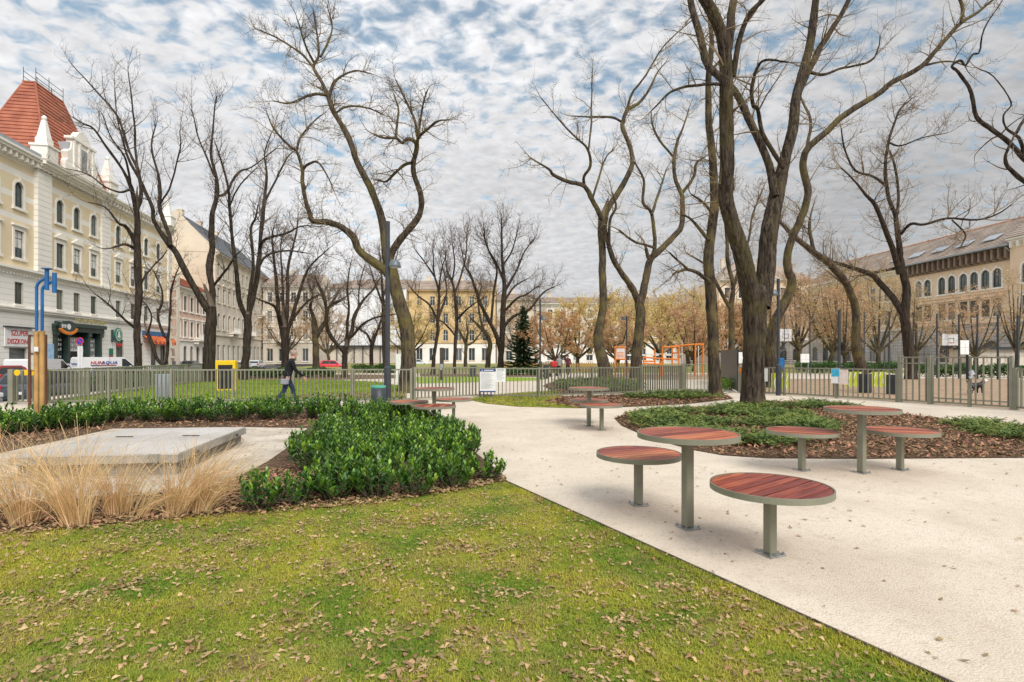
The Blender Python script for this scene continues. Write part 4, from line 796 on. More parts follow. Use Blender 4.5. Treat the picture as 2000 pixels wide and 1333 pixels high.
gt, gs = 'round pedestal tables on the path', 'round pedestal stools on the path'
disc_seat('pedestal_table', 'round reddish plank table between the two nearest stools', 'table', 1343, 1031, HT, RD_, R(30), R(20), gt, .086)
disc_seat('pedestal_stool', 'nearest round plank stool low in front of the table', 'stool', 1504, 1083, HS, RD_, R(38), R(24), gs)
disc_seat('pedestal_stool', 'round plank stool left of the nearest table, near the laurels', 'stool', 1247, 986, HS, RD_ * .98, R(26), R(16), gs)
disc_seat('pedestal_table', 'round table at the edge of the bark bed on the right', 'table', 1683, 924, HT, RD_, R(-24), R(28), gt, .086)
disc_seat('pedestal_stool', 'stool left of the right-hand table in front of the juniper', 'stool', 1566, 919, HS, RD_, R(-28), R(26), gs)
disc_seat('pedestal_stool', 'stool right of the right-hand table', 'stool', 1758, 918, HS, RD_, R(-20), R(28), gs)
disc_seat('pedestal_table', 'small looking round table halfway back before the middle bed', 'table', 1150, 833, HT, RD_, R(15), R(10), gt, .086)
disc_seat('pedestal_stool', 'stool in front of the halfway table', 'stool', 1175, 841, HS, RD_, R(20), R(10), gs)
disc_seat('pedestal_stool', 'stool behind the halfway table', 'stool', 1150, 826, HS, RD_, R(10), R(10), gs)
disc_seat('pedestal_table', 'weathered round table just right of the lamp post', 'table', 848, 835, HT, RD_, R(80), R(5), gt, .086)
disc_seat('pedestal_stool', 'weathered stool between lamp post and table', 'stool', 798, 831, HS, RD_, R(70), R(5), gs)
disc_seat('pedestal_stool', 'weathered stool in front of the table by the lamp', 'stool', 848, 844, HS, RD_, R(85), R(5), gs)
disc_seat('pedestal_stool', 'weathered stool right of the table by the lamp', 'stool', 886, 824, HS, RD_, R(60), R(5), gs)
# ================================================================== concrete hatch
hz = 0.31
cs = [G(16, 893, hz), G(348, 886, hz), G(481, 834, hz), G(252, 837, hz)]
hc = sum(cs, Vector()) / 4; hat = empty('concrete_hatch', (hc.x, hc.y, 0), 0, 'raised pale concrete hatch cover with hinged lids', 'hatch')
def shr(f): return [((c.x - hc.x) * f, (c.y - hc.y) * f) for c in cs]
mb = MB(); mb.prism(shr(.94), 0, .2); mb.build('plinth', mat('damp_plinth', (.30, .27, .23), .9, scale=2, col2=(.18, .16, .135)), hat)  # darker colour stands in for the shadow in the recess below the rim
mb = MB(); mb.prism(shr(1.0), .19, .285); mb.build('rim', M['slab'], hat)
q = shr(.99); mid = lambda a, b, t: (a[0] + (b[0] - a[0]) * t, a[1] + (b[1] - a[1]) * t)
for t0, t1 in ((0, .498), (.502, 1)):
    mb = MB(); mb.prism([mid(q[0], q[1], t0), mid(q[0], q[1], t1), mid(q[3], q[2], t1), mid(q[3], q[2], t0)], .288, hz); lid = mb.build('lid', M['lid'], hat)
    c0 = mid(mid(q[0], q[1], (t0 + t1) / 2), mid(q[3], q[2], (t0 + t1) / 2), .6)
    mb = MB(); mb.box(c0[0] - .13, c0[0] + .13, c0[1] - .02, c0[1] + .02, hz + .001, hz + .012); mb.build('grip', M['anthracite'], lid)
f0 = mid(q[0], q[1], .86); mb = MB(); mb.box(f0[0] - .06, f0[0] + .06, f0[1] - .05, f0[1] + .02, .2, .306); mb.build('latch', M['galv'], hat)
for t in (.2, .8):
    c0 = mid(q[1], q[2], t); mb = MB(); mb.lathe([(0, 0), (.025, 0), (.025, .02), (0, .02)], 10); o = mb.build('plug', M['anthracite'], hat, (c0[0] + .03, c0[1], .24)); o.rotation_euler = (0, R(90), 0)
# ================================================================== fences
PK = {}
def picket_mesh(h, z0, w=.022, d=.075):
    k = (h, z0, w, d)
    if k not in PK: mb = MB(); mb.box(-w / 2, w / 2, -d / 2, d / 2, z0, h); PK[k] = mb.mesh('picket', M['fence'])
    return PK[k]
def fence(name, label, a, b, h=1.16, sp=.15, post=2.0, post_w=.07, gate=False, cat='fence', top=.05, rail2=None, thick=.022, depth=.075, lastpost=True):
    a = Vector((a[0], a[1], 0)); b = Vector((b[0], b[1], 0)); d = b - a; Ln = d.length; e = empty(name, a, math.atan2(d.y, d.x), label, cat, 'grey green picket fences round the park lawns')
    mb = MB(); mb.box(0, Ln, -.03, .03, h - top, h); mb.build('rail', M['fence'], e); mb = MB(); mb.box(0, Ln, -.022, .022, .06, .11); mb.build('rail', M['fence'], e)
    if rail2: mb = MB(); mb.box(0, Ln, -.022, .022, rail2, rail2 + .04); mb.build('rail', M['fence'], e)
    n = max(1, round(Ln / post)); pm = MB(); pm.box(-post_w / 2, post_w / 2, -post_w * .8, post_w * .8, -.02, h + .02); pme = pm.mesh('post', M['fence'])
    for k in range(n + (1 if lastpost else 0)): link('post', pme, e, (Ln * k / n, 0, 0))
    m = picket_mesh(h - top, .11, thick, depth); k = 0; x = sp
    while x < Ln - sp * .4:
        if min(abs(x - Ln * j / n) for j in range(n + 1)) > post_w * .8: link('picket', m, e, (x, 0, 0))
        x += sp
    return e
fence('picket_fence', 'short fence stub at the street corner on the far left', G(24, 790), G(86, 789), post=9, post_w=.14)
fence('picket_fence', 'picket fence running back along the parked cars', G(87, 789), (LX(44) + .7, 44), sp=.26, post=2.6, depth=.05)
fence('picket_fence', 'long picket fence in front of the bright lawn', G(89, 788.5), G(803, 784), post=2.1, sp=.14)
fence('picket_gate', 'picket gate between winding tree and notice board', G(809, 783), G(934, 776), post=5, post_w=.09, cat='gate', h=1.2, lastpost=False)
fence('picket_fence', 'picket fence right of the notice board', G(937, 776), G(1052, 777), post=3, lastpost=False)
fence('picket_fence', 'picket fence in front of the wavy and V-forked trees', G(1052, 777), G(1250, 769), post=2.4)
fence('picket_fence', 'picket fence before the orange playground', G(1252, 769), G(1332, 764.5), post=2.4, h=1.22, post_w=.1)
fence('picket_gate', 'playground gate with thick posts left of the slim lichened tree', G(1336, 764.5), G(1400, 766.5), post=9, post_w=.15, cat='gate', h=1.26)
fence('picket_fence', 'picket fence of the dog run behind the giant tree', G(1444, 767.5), G(1752, 785.5), post=2.0, sp=.17)
fence('picket_fence', 'taller fixed panel of the dog run beside the gate', G(1758, 786), G(1816, 790), h=1.6, sp=.2, post=9, post_w=.09, rail2=1.35)
fence('picket_gate', 'tall double gate of the dog run with a white rag tied on it', G(1820, 790), G(1976, 800.5), h=1.6, sp=.2, post=1.05, post_w=.075, cat='gate', rail2=.2)
fence('picket_fence', 'last fence length at the right edge of the picture', G(1984, 801), G(2150, 815), post=2.0, h=1.25, post_w=.09)
def flat_thing(name, label, cat, p, w, h, m, z0, rz=0.0, t=.012, extra=None):
    e = empty(name, (p[0], p[1], 0), rz, label, cat); mb = MB(); mb.box(-w / 2, w / 2, -t, 0, z0, z0 + h); mb.build('panel', m, e); return e
# notice boards on the fence
pn = G(953, 777); e = empty('notice_board', (pn.x, pn.y - .12, 0), 0, 'white notice board with dark blue header on two blue legs', 'notice board')
mb = MB(); mb.bbox(-.31, .31, -.03, 0, .22, 1.12, .006); mb.build('board', M['white'], e); mb = MB(); mb.box(-.31, .31, -.036, -.031, 1.02, 1.12); hd = mb.build('header', M['navy'], e); mb = MB(); mb.box(-.31, .31, -.036, -.031, .22, .27); mb.build('footer', M['navy'], e)
mb = MB(); mb.box(-.14, .22, -.04, -.037, 1.055, 1.085); mb.build('header_title', M['white'], hd); mb = MB(); mb.yprism([(-.24, 1.04), (-.2, 1.04), (-.22, 1.1)], -.04, -.037); mb.build('header_symbol', M['white'], hd)
mb = MB()
for k in range(16): mb.box(-.27, -.27 + .54 * (.6 + .4 * ((k * 7) % 5) / 5), -.035, -.031, .96 - k * .04, .972 - k * .04)
mb.build('printed_lines', M['grey'], e)
for s in (-.18, .1): mb = MB(); mb.box(s, s + .05, -.025, .0, 0, .22); mb.build('leg', M['navy'], e)
pn = G(978, 777); e = empty('notice_sheet', (pn.x, pn.y - .1, 0), 0, 'small white printed sheet on the fence beside the notice board', 'notice'); mb = MB(); mb.box(-.19, .19, -.012, 0, .62, 1.14); mb.build('sheet', M['paper'], e); mb = MB()
for k in range(9): mb.box(-.15, .15 - .05 * (k % 3), -.016, -.0125, 1.05 - k * .045, 1.062 - k * .045)
mb.box(-.14, .14, -.016, -.0125, 1.08, 1.11); mb.build('printed_lines', M['grey'], e)
# ================================================================== lamp posts, bins, posts
def lamp(label, px, base, top, hy, side, r=.065, Yd=None):
    p = G(px, base); Y = p.y; Ht = HC + (HY - top) / FPX * Y; Hh = HC + (HY - hy) / FPX * Y; e = empty('lamp_post', (p.x, p.y, 0), 0, label, 'lamp post', 'slim dark park lamp posts')
    mb = MB(); mb.tube([(0, 0, 0), (0, 0, 1.25)], r * 1.35, 14); mb.lathe([(r * 1.35, 1.25), (r, 1.29)], 14); mb.build('base_sleeve', M['anthracite'], e)
    mb = MB(); mb.tube([(0, 0, 1.2), (0, 0, Ht)], r * .9, 14); mb.build('pole', M['anthracite'], e)
    hd = MB(); c = (side * .24, -.04); hd.lathe([(0.02, Hh + .26), (.10, Hh + .24), (.17, Hh + .16), (.2, Hh + .04), (.2, Hh), (.18, Hh - .005)], 18, 0, c); h = hd.build('lamp_head', mat('lamp_head_paint', (.13, .16, .18), .35, scale=3), e)
    mb = MB(); mb.lathe([(.18, Hh - .002), (.0, Hh - .012)], 18, 0, c); mb.build('lens', mat('lamp_lens', (.5, .5, .48), .3, scale=2), h)
    mb = MB(); mb.tube([(0, 0, Hh + .16), (c[0] * .7, c[1], Hh + .2)], .03, 8); mb.build('arm', M['anthracite'], e); return e
lamp('tall dark lamp post beside the green lidded bin', 757, 794, 433, 523, 1, .085)
lamp('dark lamp post at the dog run fence right of the giant tree', 1520, 773, 545, 578, -1, .07)
lamp('far lamp post right of the spruce', 1055, 741, 585, 625, 1, .07)
lamp('far lamp post behind the playground notice frame', 1224, 737, 618, 625, -1, .06)
p = G(739, 801); e = empty('litter_bin', (p.x, p.y, 0), 0, 'dark round litter bin with teal rim beside the lamp post', 'litter bin')
mb = MB(); mb.lathe([(.20, 0), (.215, .02), (.215, .68), (.2, .68), (.2, .5)], 26); mb.build('body', M['anthracite'], e); mb = MB(); mb.lathe([(.218, .66), (.222, .70), (.215, .73), (.18, .735), (.17, .70), (.16, .55), (.0, .55)], 26); mb.build('lid', M['teal'], e)
mb = MB(); mb.box(-.03, .03, .2, .26, .1, .5); mb.build('bracket', M['anthracite'], e)
# grey box and yellow machine
p = G(320, 783); e = empty('grey_cabinet', (p.x, p.y, 0), R(-4), 'plain grey metal cabinet hung on the long fence', 'cabinet'); mb = MB(); mb.bbox(-.23, .23, -.14, .14, .06, .96, .01); mb.build('body', M['grey'], e); mb = MB(); mb.box(-.2, .2, -.148, -.142, .1, .92); mb.build('door', M['grey'], e)
p = G(443, 764); e = empty('yellow_machine', (p.x, p.y, 0), R(18), 'yellow framed box with black front behind the long fence', 'machine')
mb = MB(); mb.bbox(-.42, .42, -.36, .36, 0, 1.42, .03); mb.build('body', M['yellow'], e)
mb = MB(); mb.box(-.3, .3, -.372, -.362, .12, 1.22); mb.build('front_panel', M['black'], e); mb = MB(); mb.box(.362 + .06, .43, -.22, .2, .2, 1.1); mb.build('side_vent', M['yellow'], e)
# blue and ochre vent mast
p = G(77, 838); Ym = p.y; z_ = lambda py: HC + (HY - py) / FPX * Ym; x_ = lambda px: (px - 77) / FPX * Ym
e = empty('vent_mast', (p.x, p.y, 0), 0, 'twin pipe vent mast, ochre below and blue above', 'vent mast')
for s, off, top in ((-1, -6, 556), (1, 5, 566)):
    mb = MB(); mb.tube([(x_(77 + off), 0, 0), (x_(77 + off), 0, z_(648))], x_(77 + 4.1), 12); mb.build('lower_pipe', M['ochre'], e)
mb = MB(); mb.tube([(x_(71.5), 0, z_(648)), (x_(71.5), 0, z_(562)), (x_(73), 0, z_(556)), (x_(78), 0, z_(550)), (x_(90), 0, z_(543))], x_(79.6), 10); mb.build('upper_pipe', M['blue'], e)
mb = MB(); mb.tube([(x_(82.5), 0, z_(648)), (x_(82.5), 0, z_(567)), (x_(84), 0, z_(562)), (x_(88), 0, z_(558)), (x_(101), 0, z_(551))], x_(79.6), 10); mb.build('upper_pipe', M['blue'], e)
mb = MB(); mb.tube([(x_(93), -.02, z_(567)), (x_(93), -.02, z_(526))], x_(80.6), 14); mb.tube([(x_(93), -.02, z_(526.5)), (x_(93), -.02, z_(525))], x_(86), 14); mb.build('vent_head', M['blue'], e)
mb = MB(); mb.tube([(x_(105), .02, z_(572)), (x_(105), .02, z_(533))], x_(80.8), 14); mb.build('vent_head', M['blue'], e)
mb = MB(); mb.tube([(x_(77), .03, z_(645)), (x_(77), .03, z_(605))], x_(79.6), 10); mb.build('core_tube', M['grey'], e)
mb = MB()
for zz in (648, 652): mb.tube([(x_(66), 0, z_(zz)), (x_(88), 0, z_(zz))], .02, 8)
mb.build('clamp', M['ochre'], e); mb = MB(); mb.box(x_(74), x_(82), -.1, -.09, z_(687), z_(678)); mb.build('label_plate', M['white'], e)
# wooden information frame behind, yellow boards on the fence corner
p = G(73, 797); e = empty('information_frame', (p.x, p.y, 0), 0, 'brown wooden information frame behind the vent mast', 'notice board'); k = p.y / FPX
for sx in (-17 * k, 14 * k): mb = MB(); mb.box(sx, sx + 4 * k, -.03, .03, 0, HC + (HY - 654) * k); mb.build('post', M['brownwood'], e)
mb = MB()
for py in (655, 690, 724): mb.box(-13 * k, 14 * k, -.025, .025, HC + (HY - py - 2) * k, HC + (HY - py) * k)
mb.build('rail', M['brownwood'], e); mb = MB(); mb.box(-12.9 * k, 13.9 * k, .0, .012, HC + (HY - 722) * k, HC + (HY - 658) * k); mb.build('sheet', mat('old_paper', (.55, .52, .46), .8, scale=4), e)
p = G(70, 791); e = empty('yellow_board', (p.x, p.y, 0), 0, 'long yellow board on the fence corner behind the vent mast', 'sign'); mb = MB(); mb.box(-.37, .38, -.02, 0, .98, 1.16); mb.build('board', M['yellow'], e)
p = G(34, 792); e = empty('yellow_board', (p.x, p.y, 0), 0, 'small yellow rounded plate at the fence corner', 'sign'); mb = MB(); mb.yprism([(.1 * math.cos(R(30 * q)), 1.07 + .1 * math.sin(R(30 * q))) for q in range(12)][::-1], -.02, 0); mb.build('plate', M['yellow'], e)
# no parking sign
p = G(157, 738); e = empty('no_parking_sign', (p.x, p.y, -.12), 0, 'round blue no parking sign with red ring on a pole', 'road sign'); k = p.y / FPX; zs = HC + .12 + (HY - 667) * k
mb = MB(); mb.tube([(0, 0, 0), (0, 0, zs + .3)], .035, 8); mb.build('pole', M['galv'], e); mb = MB(); disc(mb, .3, -.06, .02, cz=zs); f = mb.build('face', M['red'], e); mb = MB(); disc(mb, .23, -.066, .005, cz=zs); mb.build('inner_face', mat('sign_blue', (.02, .06, .45), .4), f)
mb = MB(); mb.box(-.24, .24, -.069, -.067, -.03, .03, M=Matrix.Translation((0, 0, zs)) @ Matrix.Rotation(R(45), 4, 'Y')); mb.build('diagonal_bar', M['red'], f); mb = MB(); mb.box(-.2, .2, -.03, .0, .6, zs - .38); mb.build('white_plate', M['white'], e)
# lattice mast
p = G(340, 729); e = empty('lattice_mast', (p.x, p.y, -.1), R(-10), 'pale concrete lattice mast beside the salmon house', 'mast'); hh = HC + (HY - 536) * p.y / FPX; w = .42
mb = MB()
for s in (-1, 1): mb.box(s * w - .1, s * w + .1, -.12, .12, 0, hh)
mb.build('legs', MW['beige'], e)
z = .6
while z < hh: mb = MB(); mb.box(-w + .1, w - .1, -.08, .08, z, z + .22); mb.build('rung', MW['beige'], e); z += .95
# small posts in the park
p = G(779, 755); e = flat_thing('sign_board', 'narrow white sign board beside the winding trunk', 'sign', p, .33, 1.5, M['white'], .25); mb = MB(); mb.box(-.03, .03, .002, .04, 0, 1.7); mb.build('post', M['galv'], e)
p = G(863, 743); e = flat_thing('totem', 'dark upright totem beside the far path', 'totem', p, .26, 2.2, mat('rusty_dark_steel', (.07, .045, .04), .7, scale=3), 0, t=.12); mb = MB(); mb.box(-.1, .1, -.124, -.121, .7, 1.1); mb.build('plate', M['grey'], e)
def park_bin(label, px, py, h, w=.34):
    p = G(px, py); e = empty('park_bin', (p.x, p.y, 0), .2, label, 'litter bin'); mb = MB(); mb.bbox(-w / 2, w / 2, -w / 2, w / 2, .04, h, .02); mb.build('body', M['anthracite'], e); mb = MB(); mb.bbox(-w / 2 - .02, w / 2 + .02, -w / 2 - .02, w / 2 + .02, h + .002, h + .05, .01); mb.build('lid', M['anthracite'], e)
    return e
park_bin('dark bin far back on the lawn behind the totem', 924, 736, .85, .5); park_bin('tall dark bin beside the two strolling people', 1067, 741, .95, .34)
for label, px, py in (('black slatted bin in the dog run left of the lime banner end', 1689, 768), ('black slatted bin in the dog run next to the tall gate', 1745, 771)):
    p = G(px, py); e = empty('slatted_bin', (p.x, p.y, 0), R(-50), label, 'litter bin', 'slatted bins in the dog run'); mb = MB(); mb.box(-.18, .18, -.18, .18, .05, .78); mb.build('liner', M['black'], e); sm = MB(); sm.box(-.035, .035, -.012, .012, 0, .82); sme = sm.mesh('slat', M['anthracite'])
    for q in range(5):
        for s in (-1, 1): link('slat', sme, e, (-.17 + .085 * q, s * .2, .02)); link('slat', sme, e, (s * .2, -.17 + .085 * q, .02), R(90))
# lime banners and posters on the dog run fence
fa, fb = G(1444, 767.5), G(1752, 785.5); fd = (fb - fa).normalized(); frz = math.atan2(fd.y, fd.x)
def fence_pt(px, back=.25):
    m = (px - 1000) / FPX; t = (m * fa.y - fa.x) / (fd.x - m * fd.y); q = fa + fd * t; n = Vector((-fd.y, fd.x, 0)); return q + n * back
for label, px, w, bk_ in (('lime banner on the dog run fence right of the lamp post', 1510, .8, .6), ('lime banner left of the slatted bins', 1667, .75, 5.0), ('lime banner between the slatted bins', 1716, .7, 5.0)):
    q = fence_pt(px, bk_) if px < 1600 else A(px, 740, 25.0); e = flat_thing('lime_banner', label, 'banner', q, w, .7, M['lime'], .2, 0); mb = MB()
    for s in range(3): mb.tube([(-w * .3 + w * .3 * s, -.02, .24), (-w * .36 + w * .3 * s, -.02, .5), (-w * .2 + w * .3 * s, -.02, .86)], .02, 5)
    mb.build('print', M['white'], e)
q = fence_pt(1634, -.09); e = flat_thing('poster', 'blue and white poster on the dog run fence', 'poster', q, .3, .56, M['paper'], .58, frz); mb = MB(); mb.box(-.14, .14, -.018, -.013, .84, 1.13); mb.build('picture', mat('poster_blue', (.03, .36, .62), .6, scale=9, col2=(.1, .55, .75)), e)
q = fence_pt(1649, -.09); e = flat_thing('poster', 'pinkish paper sheet beside the blue and white poster', 'poster', q, .34, .56, mat('pink_paper', (.72, .55, .50), .8, scale=8, col2=(.8, .74, .7)), .55, frz)
q = fence_pt(1497, -.09); flat_thing('poster', 'white sheet on the dog run fence against the giant trunk', 'poster', q, .22, .55, M['paper'], .55, frz)
q = G(1893, 795); e = empty('white_rag', (q.x - .05, q.y - .12, 0), frz, 'crumpled white rag tied to the dog run gate', 'rag'); mb = MB(); random.seed(3)
mb.lathe([(0.01, 1.15), (.03, 1.12), (.07, 1.06), (.06, 1.0), (.08, .95), (.02, .9)], 9); me = mb.mesh('cloth', mat('crumpled_cloth', (.6, .6, .62), .9, scale=20, var=.2))
for v in me.vertices: v.co += Vector((random.uniform(-.06, .06), random.uniform(-.02, .02), random.uniform(-.05, .05)))
link('cloth', me, e); q = G(1884, 795); e = empty('gate_latch', (q.x, q.y - .1, 0), frz, 'dark latch bar of the dog run gate', 'latch'); mb = MB(); mb.box(-.03, .03, -.03, .03, .88, 1.66); mb.build('bar', M['black'], e)
# dark mesh panel left of the giant, with its green post
a, b = G(1441, 767), G(1408, 745); dd = b - a; e = empty('mesh_panel', a, math.atan2(dd.y, dd.x), 'dark tall mesh panel running back beside the playground gate', 'fence panel'); Ln = dd.length; zt = 1.95
for k in range(int(Ln / .16)): mb = MB() if k == 0 else mb; mb.box(k * .16, k * .16 + .03, -.012, .012, .05, zt)
mb.build('vertical_wires', M['anthracite'], e); mb = MB()
for k in range(13): mb.box(0, Ln, -.022, .022, .08 + k * .15, .1 + k * .15)
mb.build('horizontal_wires', M['anthracite'], e); mb = MB(); mb.box(0, Ln, .02, .03, .05, zt); mb.build('privacy_sheet', M['anthracite'], e)
p = G(1446, 767); e = empty('gate_post', (p.x, p.y, 0), 0, 'green gate post with an orange cloth left of the giant trunk', 'post'); mb = MB(); mb.box(-.09, .09, -.09, .09, 0, 1.55); mb.build('post', M['fence'], e); mb = MB(); mb.lathe([(.01, 1.2), (.1, 1.12), (.12, .98), (.05, .85)], 8, 0, (-.06, -.14)); mb.build('cloth', M['orange'], e); mb = MB(); mb.box(-.12, .08, -.12, -.1, 1.3, 1.8); mb.build('sheet', M['paper'], e)
# ================================================================== ball court
def court_post(px, top, base, w, grp='dark posts of the ball court cage', label=None):
    Y = FPX * HC / (base - HY); p = A(px, base, Y); h = HC + (HY - top) / FPX * Y; e = empty('court_post', (p.x, p.y, 0), 0, label, 'post', grp); mb = MB(); mb.bbox(-w / 2, w / 2, -w / 2, w / 2, 0, h, .01); mb.build('shaft', M['anthracite'], e); mb = MB(); mb.box(-w * .7, w * .7, -w * .7, w * .7, h + .002, h + .03); mb.build('cap', M['anthracite'], e); return p, h
cps = [(1532, 618, 733, .09, 'behind the dog run lamp post'), (1582, 613, 734, .12, 'second from the dog run lamp post'), (1639, 607, 736, .28, 'thickest, left of the leaning trunk'), (1688, 611, 734, .13, 'just right of the leaning trunk'), (1737, 610, 738, .14, 'left of the spreading bare tree'), (1784, 612, 738, .14, 'right of the spreading bare tree'), (1830, 614, 739, .15, 'left of the white backboard'), (1873, 615, 740, .15, 'right of the white backboard'), (1909, 616, 741, .15, 'before the spreading russet tree'), (1949, 617, 742, .17, 'right of the spreading russet tree'), (1988, 618, 743, .2, 'at the right edge')]
tops = []
for (px, t_, b_, w, lb) in cps: tops.append(court_post(px, t_, b_, w * .6, label='dark court cage post ' + lb))
for i, (a, b) in enumerate(zip(tops, tops[1:])):
    pa, ha = a; pb, hb = b; dd = pb - pa; e = empty('court_net', (pa.x, pa.y, 0), math.atan2(dd.y, dd.x), f'{["first","second","third","fourth","fifth","sixth","seventh","eighth","ninth","tenth"][i]} thin wire bay of the court cage counted from the left', 'wire fence', 'wire bays of the court cage'); Ln = dd.length
    mb = MB()
    for k in range(9): z = .1 + k * (min(ha, hb) - .2) / 8; mb.tube([(0, 0, z), (Ln, 0, z)], .008, 4, cap=False)
    n = int(Ln / .3)
    for k in range(1, n): mb.tube([(Ln * k / n, 0, .1), (Ln * k / n, 0, min(ha, hb) - .1)], .005, 3, cap=False)
    mb.build('wires', M['anthracite'], e)
def backboard(label, px, py, Y, w, h):
    p = A(px, py, Y); e = empty('backboard', (p.x, p.y, 0), 0, label, 'backboard'); z = p.z; mb = MB(); mb.box(-w / 2, w / 2, -.02, .02, z - h / 2, z + h / 2); mb.build('board', mat('weathered_white_board', (.58, .58, .58), .6, scale=3), e); mb = MB(); mb.tube([(0, .5, 0), (0, .5, z)], .07, 8); mb.tube([(0, .5, z), (0, .02, z)], .05, 8); mb.build('stand', M['anthracite'], e)
    mb = MB()
    for a, b, c, d in ((-.3, .3, -.3, -.26), (-.3, .3, .1, .14), (-.3, -.26, -.26, .1), (.26, .3, -.26, .1)): mb.box(a, b, -.026, -.021, z + c, z + d)
    mb.build('target_square', M['anthracite'], e); mb = MB(); mb.tube([(.22 * math.cos(R(30 * k)), -.26 + .22 * math.sin(R(30 * k)), z - .34) for k in range(13)], .012, 5, cap=False); mb.build('hoop', M['orange'], e)
backboard('white basketball backboard in the court on the right', 1857, 664, 52, 1.7, 1.1); backboard('white backboard behind the dog run lamp post', 1534, 655, 55, 1.25, 1.25)
backboard('far small backboard left of the thick court post', 1613, 648, 70, 1.1, 1.0)
for label, px, py in (('white board low behind the dog run, left part', 1572, 700), ('white board low in the court, right part', 1884, 684)):
    p = A(px, py, 50); e = flat_thing('white_board', label, 'board', p, .8, .8 if px < 1700 else 1.3, M['white'], p.z - .4)
    mb = MB(); mb.box(-.35, -.3, .01, .06, 0, p.z); mb.box(.3, .35, .01, .06, 0, p.z); mb.build('stand', M['galv'], e)
p = A(1517, 720, 44); e = empty('blue_equipment', (p.x, p.y, 0), .3, 'dark blue play machine behind the dog run lamp post', 'play equipment'); mb = MB(); mb.bbox(-.6, .6, -.3, .3, .5, 1.5, .1); mb.build('drum', M['blue'], e); mb = MB(); mb.tube([(-.8, 0, 0), (-.2, 0, 1.6), (.9, 0, 2.3)], .07, 6); mb.tube([(.8, 0, 0), (.3, 0, 1.6), (-.5, 0, 2.2)], .07, 6); mb.build('frame', M['anthracite'], e)
# court-side shed
p = A(1890, 712, 64); e = empty('changing_shed', (p.x, p.y, -.05), R(-4), 'long low beige shed with flat dark roof beside the court', 'shed'); mb = MB(); wall_with_holes(mb, 0, 9.5, 0, 2.5, [hole(1.6 + 2.1 * k, 1.0, 1.2, .75) for k in range(4)]); mb.box(0, 9.5, .05, 3, 0, 2.5); mb.build('wall', MW['beige'], e); mb = MB(); mb.box(-.3, 9.8, -.5, 3.3, 2.51, 2.75); mb.build('roof', M['anthracite'], e)
for k in range(4): window(e, 1.6 + 2.1 * k, 1.0, 1.2, .75, 'none', False, 'frame_w', '', 'beige', 'beige')
# ================================================================== playground
def frame_thing(label, pts_list, r, Y, cat='play frame', m='orange'):
    p0 = A(pts_list[0][0][0], 740, Y); e = empty('play_frame', (p0.x, p0.y, 0), 0, label, cat, 'orange playground frames'); 
    for pl in pts_list:
        mb = MB(); q = [A(x, y, Y + d) - Vector((p0.x, p0.y, 0)) for (x, y, d) in pl]; mb.tube(q, r, 8); mb.build('bar', M[m], e)
    return e
Yp = 44.0; by = HY + FPX * HC / Yp
def post(x, top, d=0.0): return [(x, HY + FPX * HC / (Yp + d), d), (x, top, d)]
frame_thing('orange climbing frame with monkey bars in the playground', [post(1279, 682), post(1294, 676), post(1313, 680, 1), post(1326, 676), post(1358, 672), post(1373, 672, 1), [(1312, 677, 1), (1358, 673, 0), (1374, 673, 1)], [(1295, 678, 0), (1327, 678, 0)], [(1279, 700, 0), (1327, 703, 0)], [(1258, 706, 0), (1279, 706, 0)], [(1326, 690, 0), (1313, 690, 1)]], .065, Yp)
frame_thing('low orange post rail left of the climbing frame', [post(1257, 697, -1), [(1257, 698, -1), (1280, 700, -1)], post(1291, 705, -1), [(1258, 710, -1), (1291, 712, -1)]], .06, Yp)
e = frame_thing('orange framed board standing left of the V-forked tree', [post(1202, 678), post(1222, 678), [(1200, 679, 0), (1224, 679, 0)], [(1203, 702, 0), (1221, 702, 0)]], .075, Yp)
p = A(1212, 691, Yp); mb = MB(); q = p - e.location; mb.box(q.x - .34, q.x + .34, -.02, .02, q.z - .42, q.z + .42); bo = mb.build('board', M['white'], e); mb = MB()
for k in range(4): mb.box(q.x - .28, q.x + .25, -.026, -.021, q.z - .3 + k * .12, q.z - .24 + k * .12)
mb.build('print', M['orange'], bo)
frame_thing('pale climbing wires of the playground', [post(1262, 690, 2), post(1332, 665, 2), [(1262, 692, 2), (1332, 692, 2)], post(1364, 676, 2)], .035, Yp, m='white')
# far wooden pale fence
for label, a, b in (('far chestnut paling fence right of the two people', (1112, 727), (1166, 727)), ('far chestnut paling fence behind the framed board', (1186, 727), (1270, 728)), ('far hay coloured paling fence beyond the yellow facade lawn', (985, 722), (1100, 724))):
    pa, pb = G(*a), G(*b); dd = pb - pa; e = empty('paling_fence', (pa.x, pa.y, 0), math.atan2(dd.y, dd.x), label, 'fence'); n = int(dd.length / .22); pm = MB(); pm.box(-.06, .06, -.02, .02, 0, 1.0); pme = pm.mesh('paling', M['ochre'])
    for k in range(min(n, 60)): link('paling', pme, e, (dd.length * k / min(n, 60), 0, rng.uniform(-.1, .05)))
    mb = MB(); mb.box(0, dd.length, .025, .05, .7, .76); mb.build('rail', M['ochre'], e)
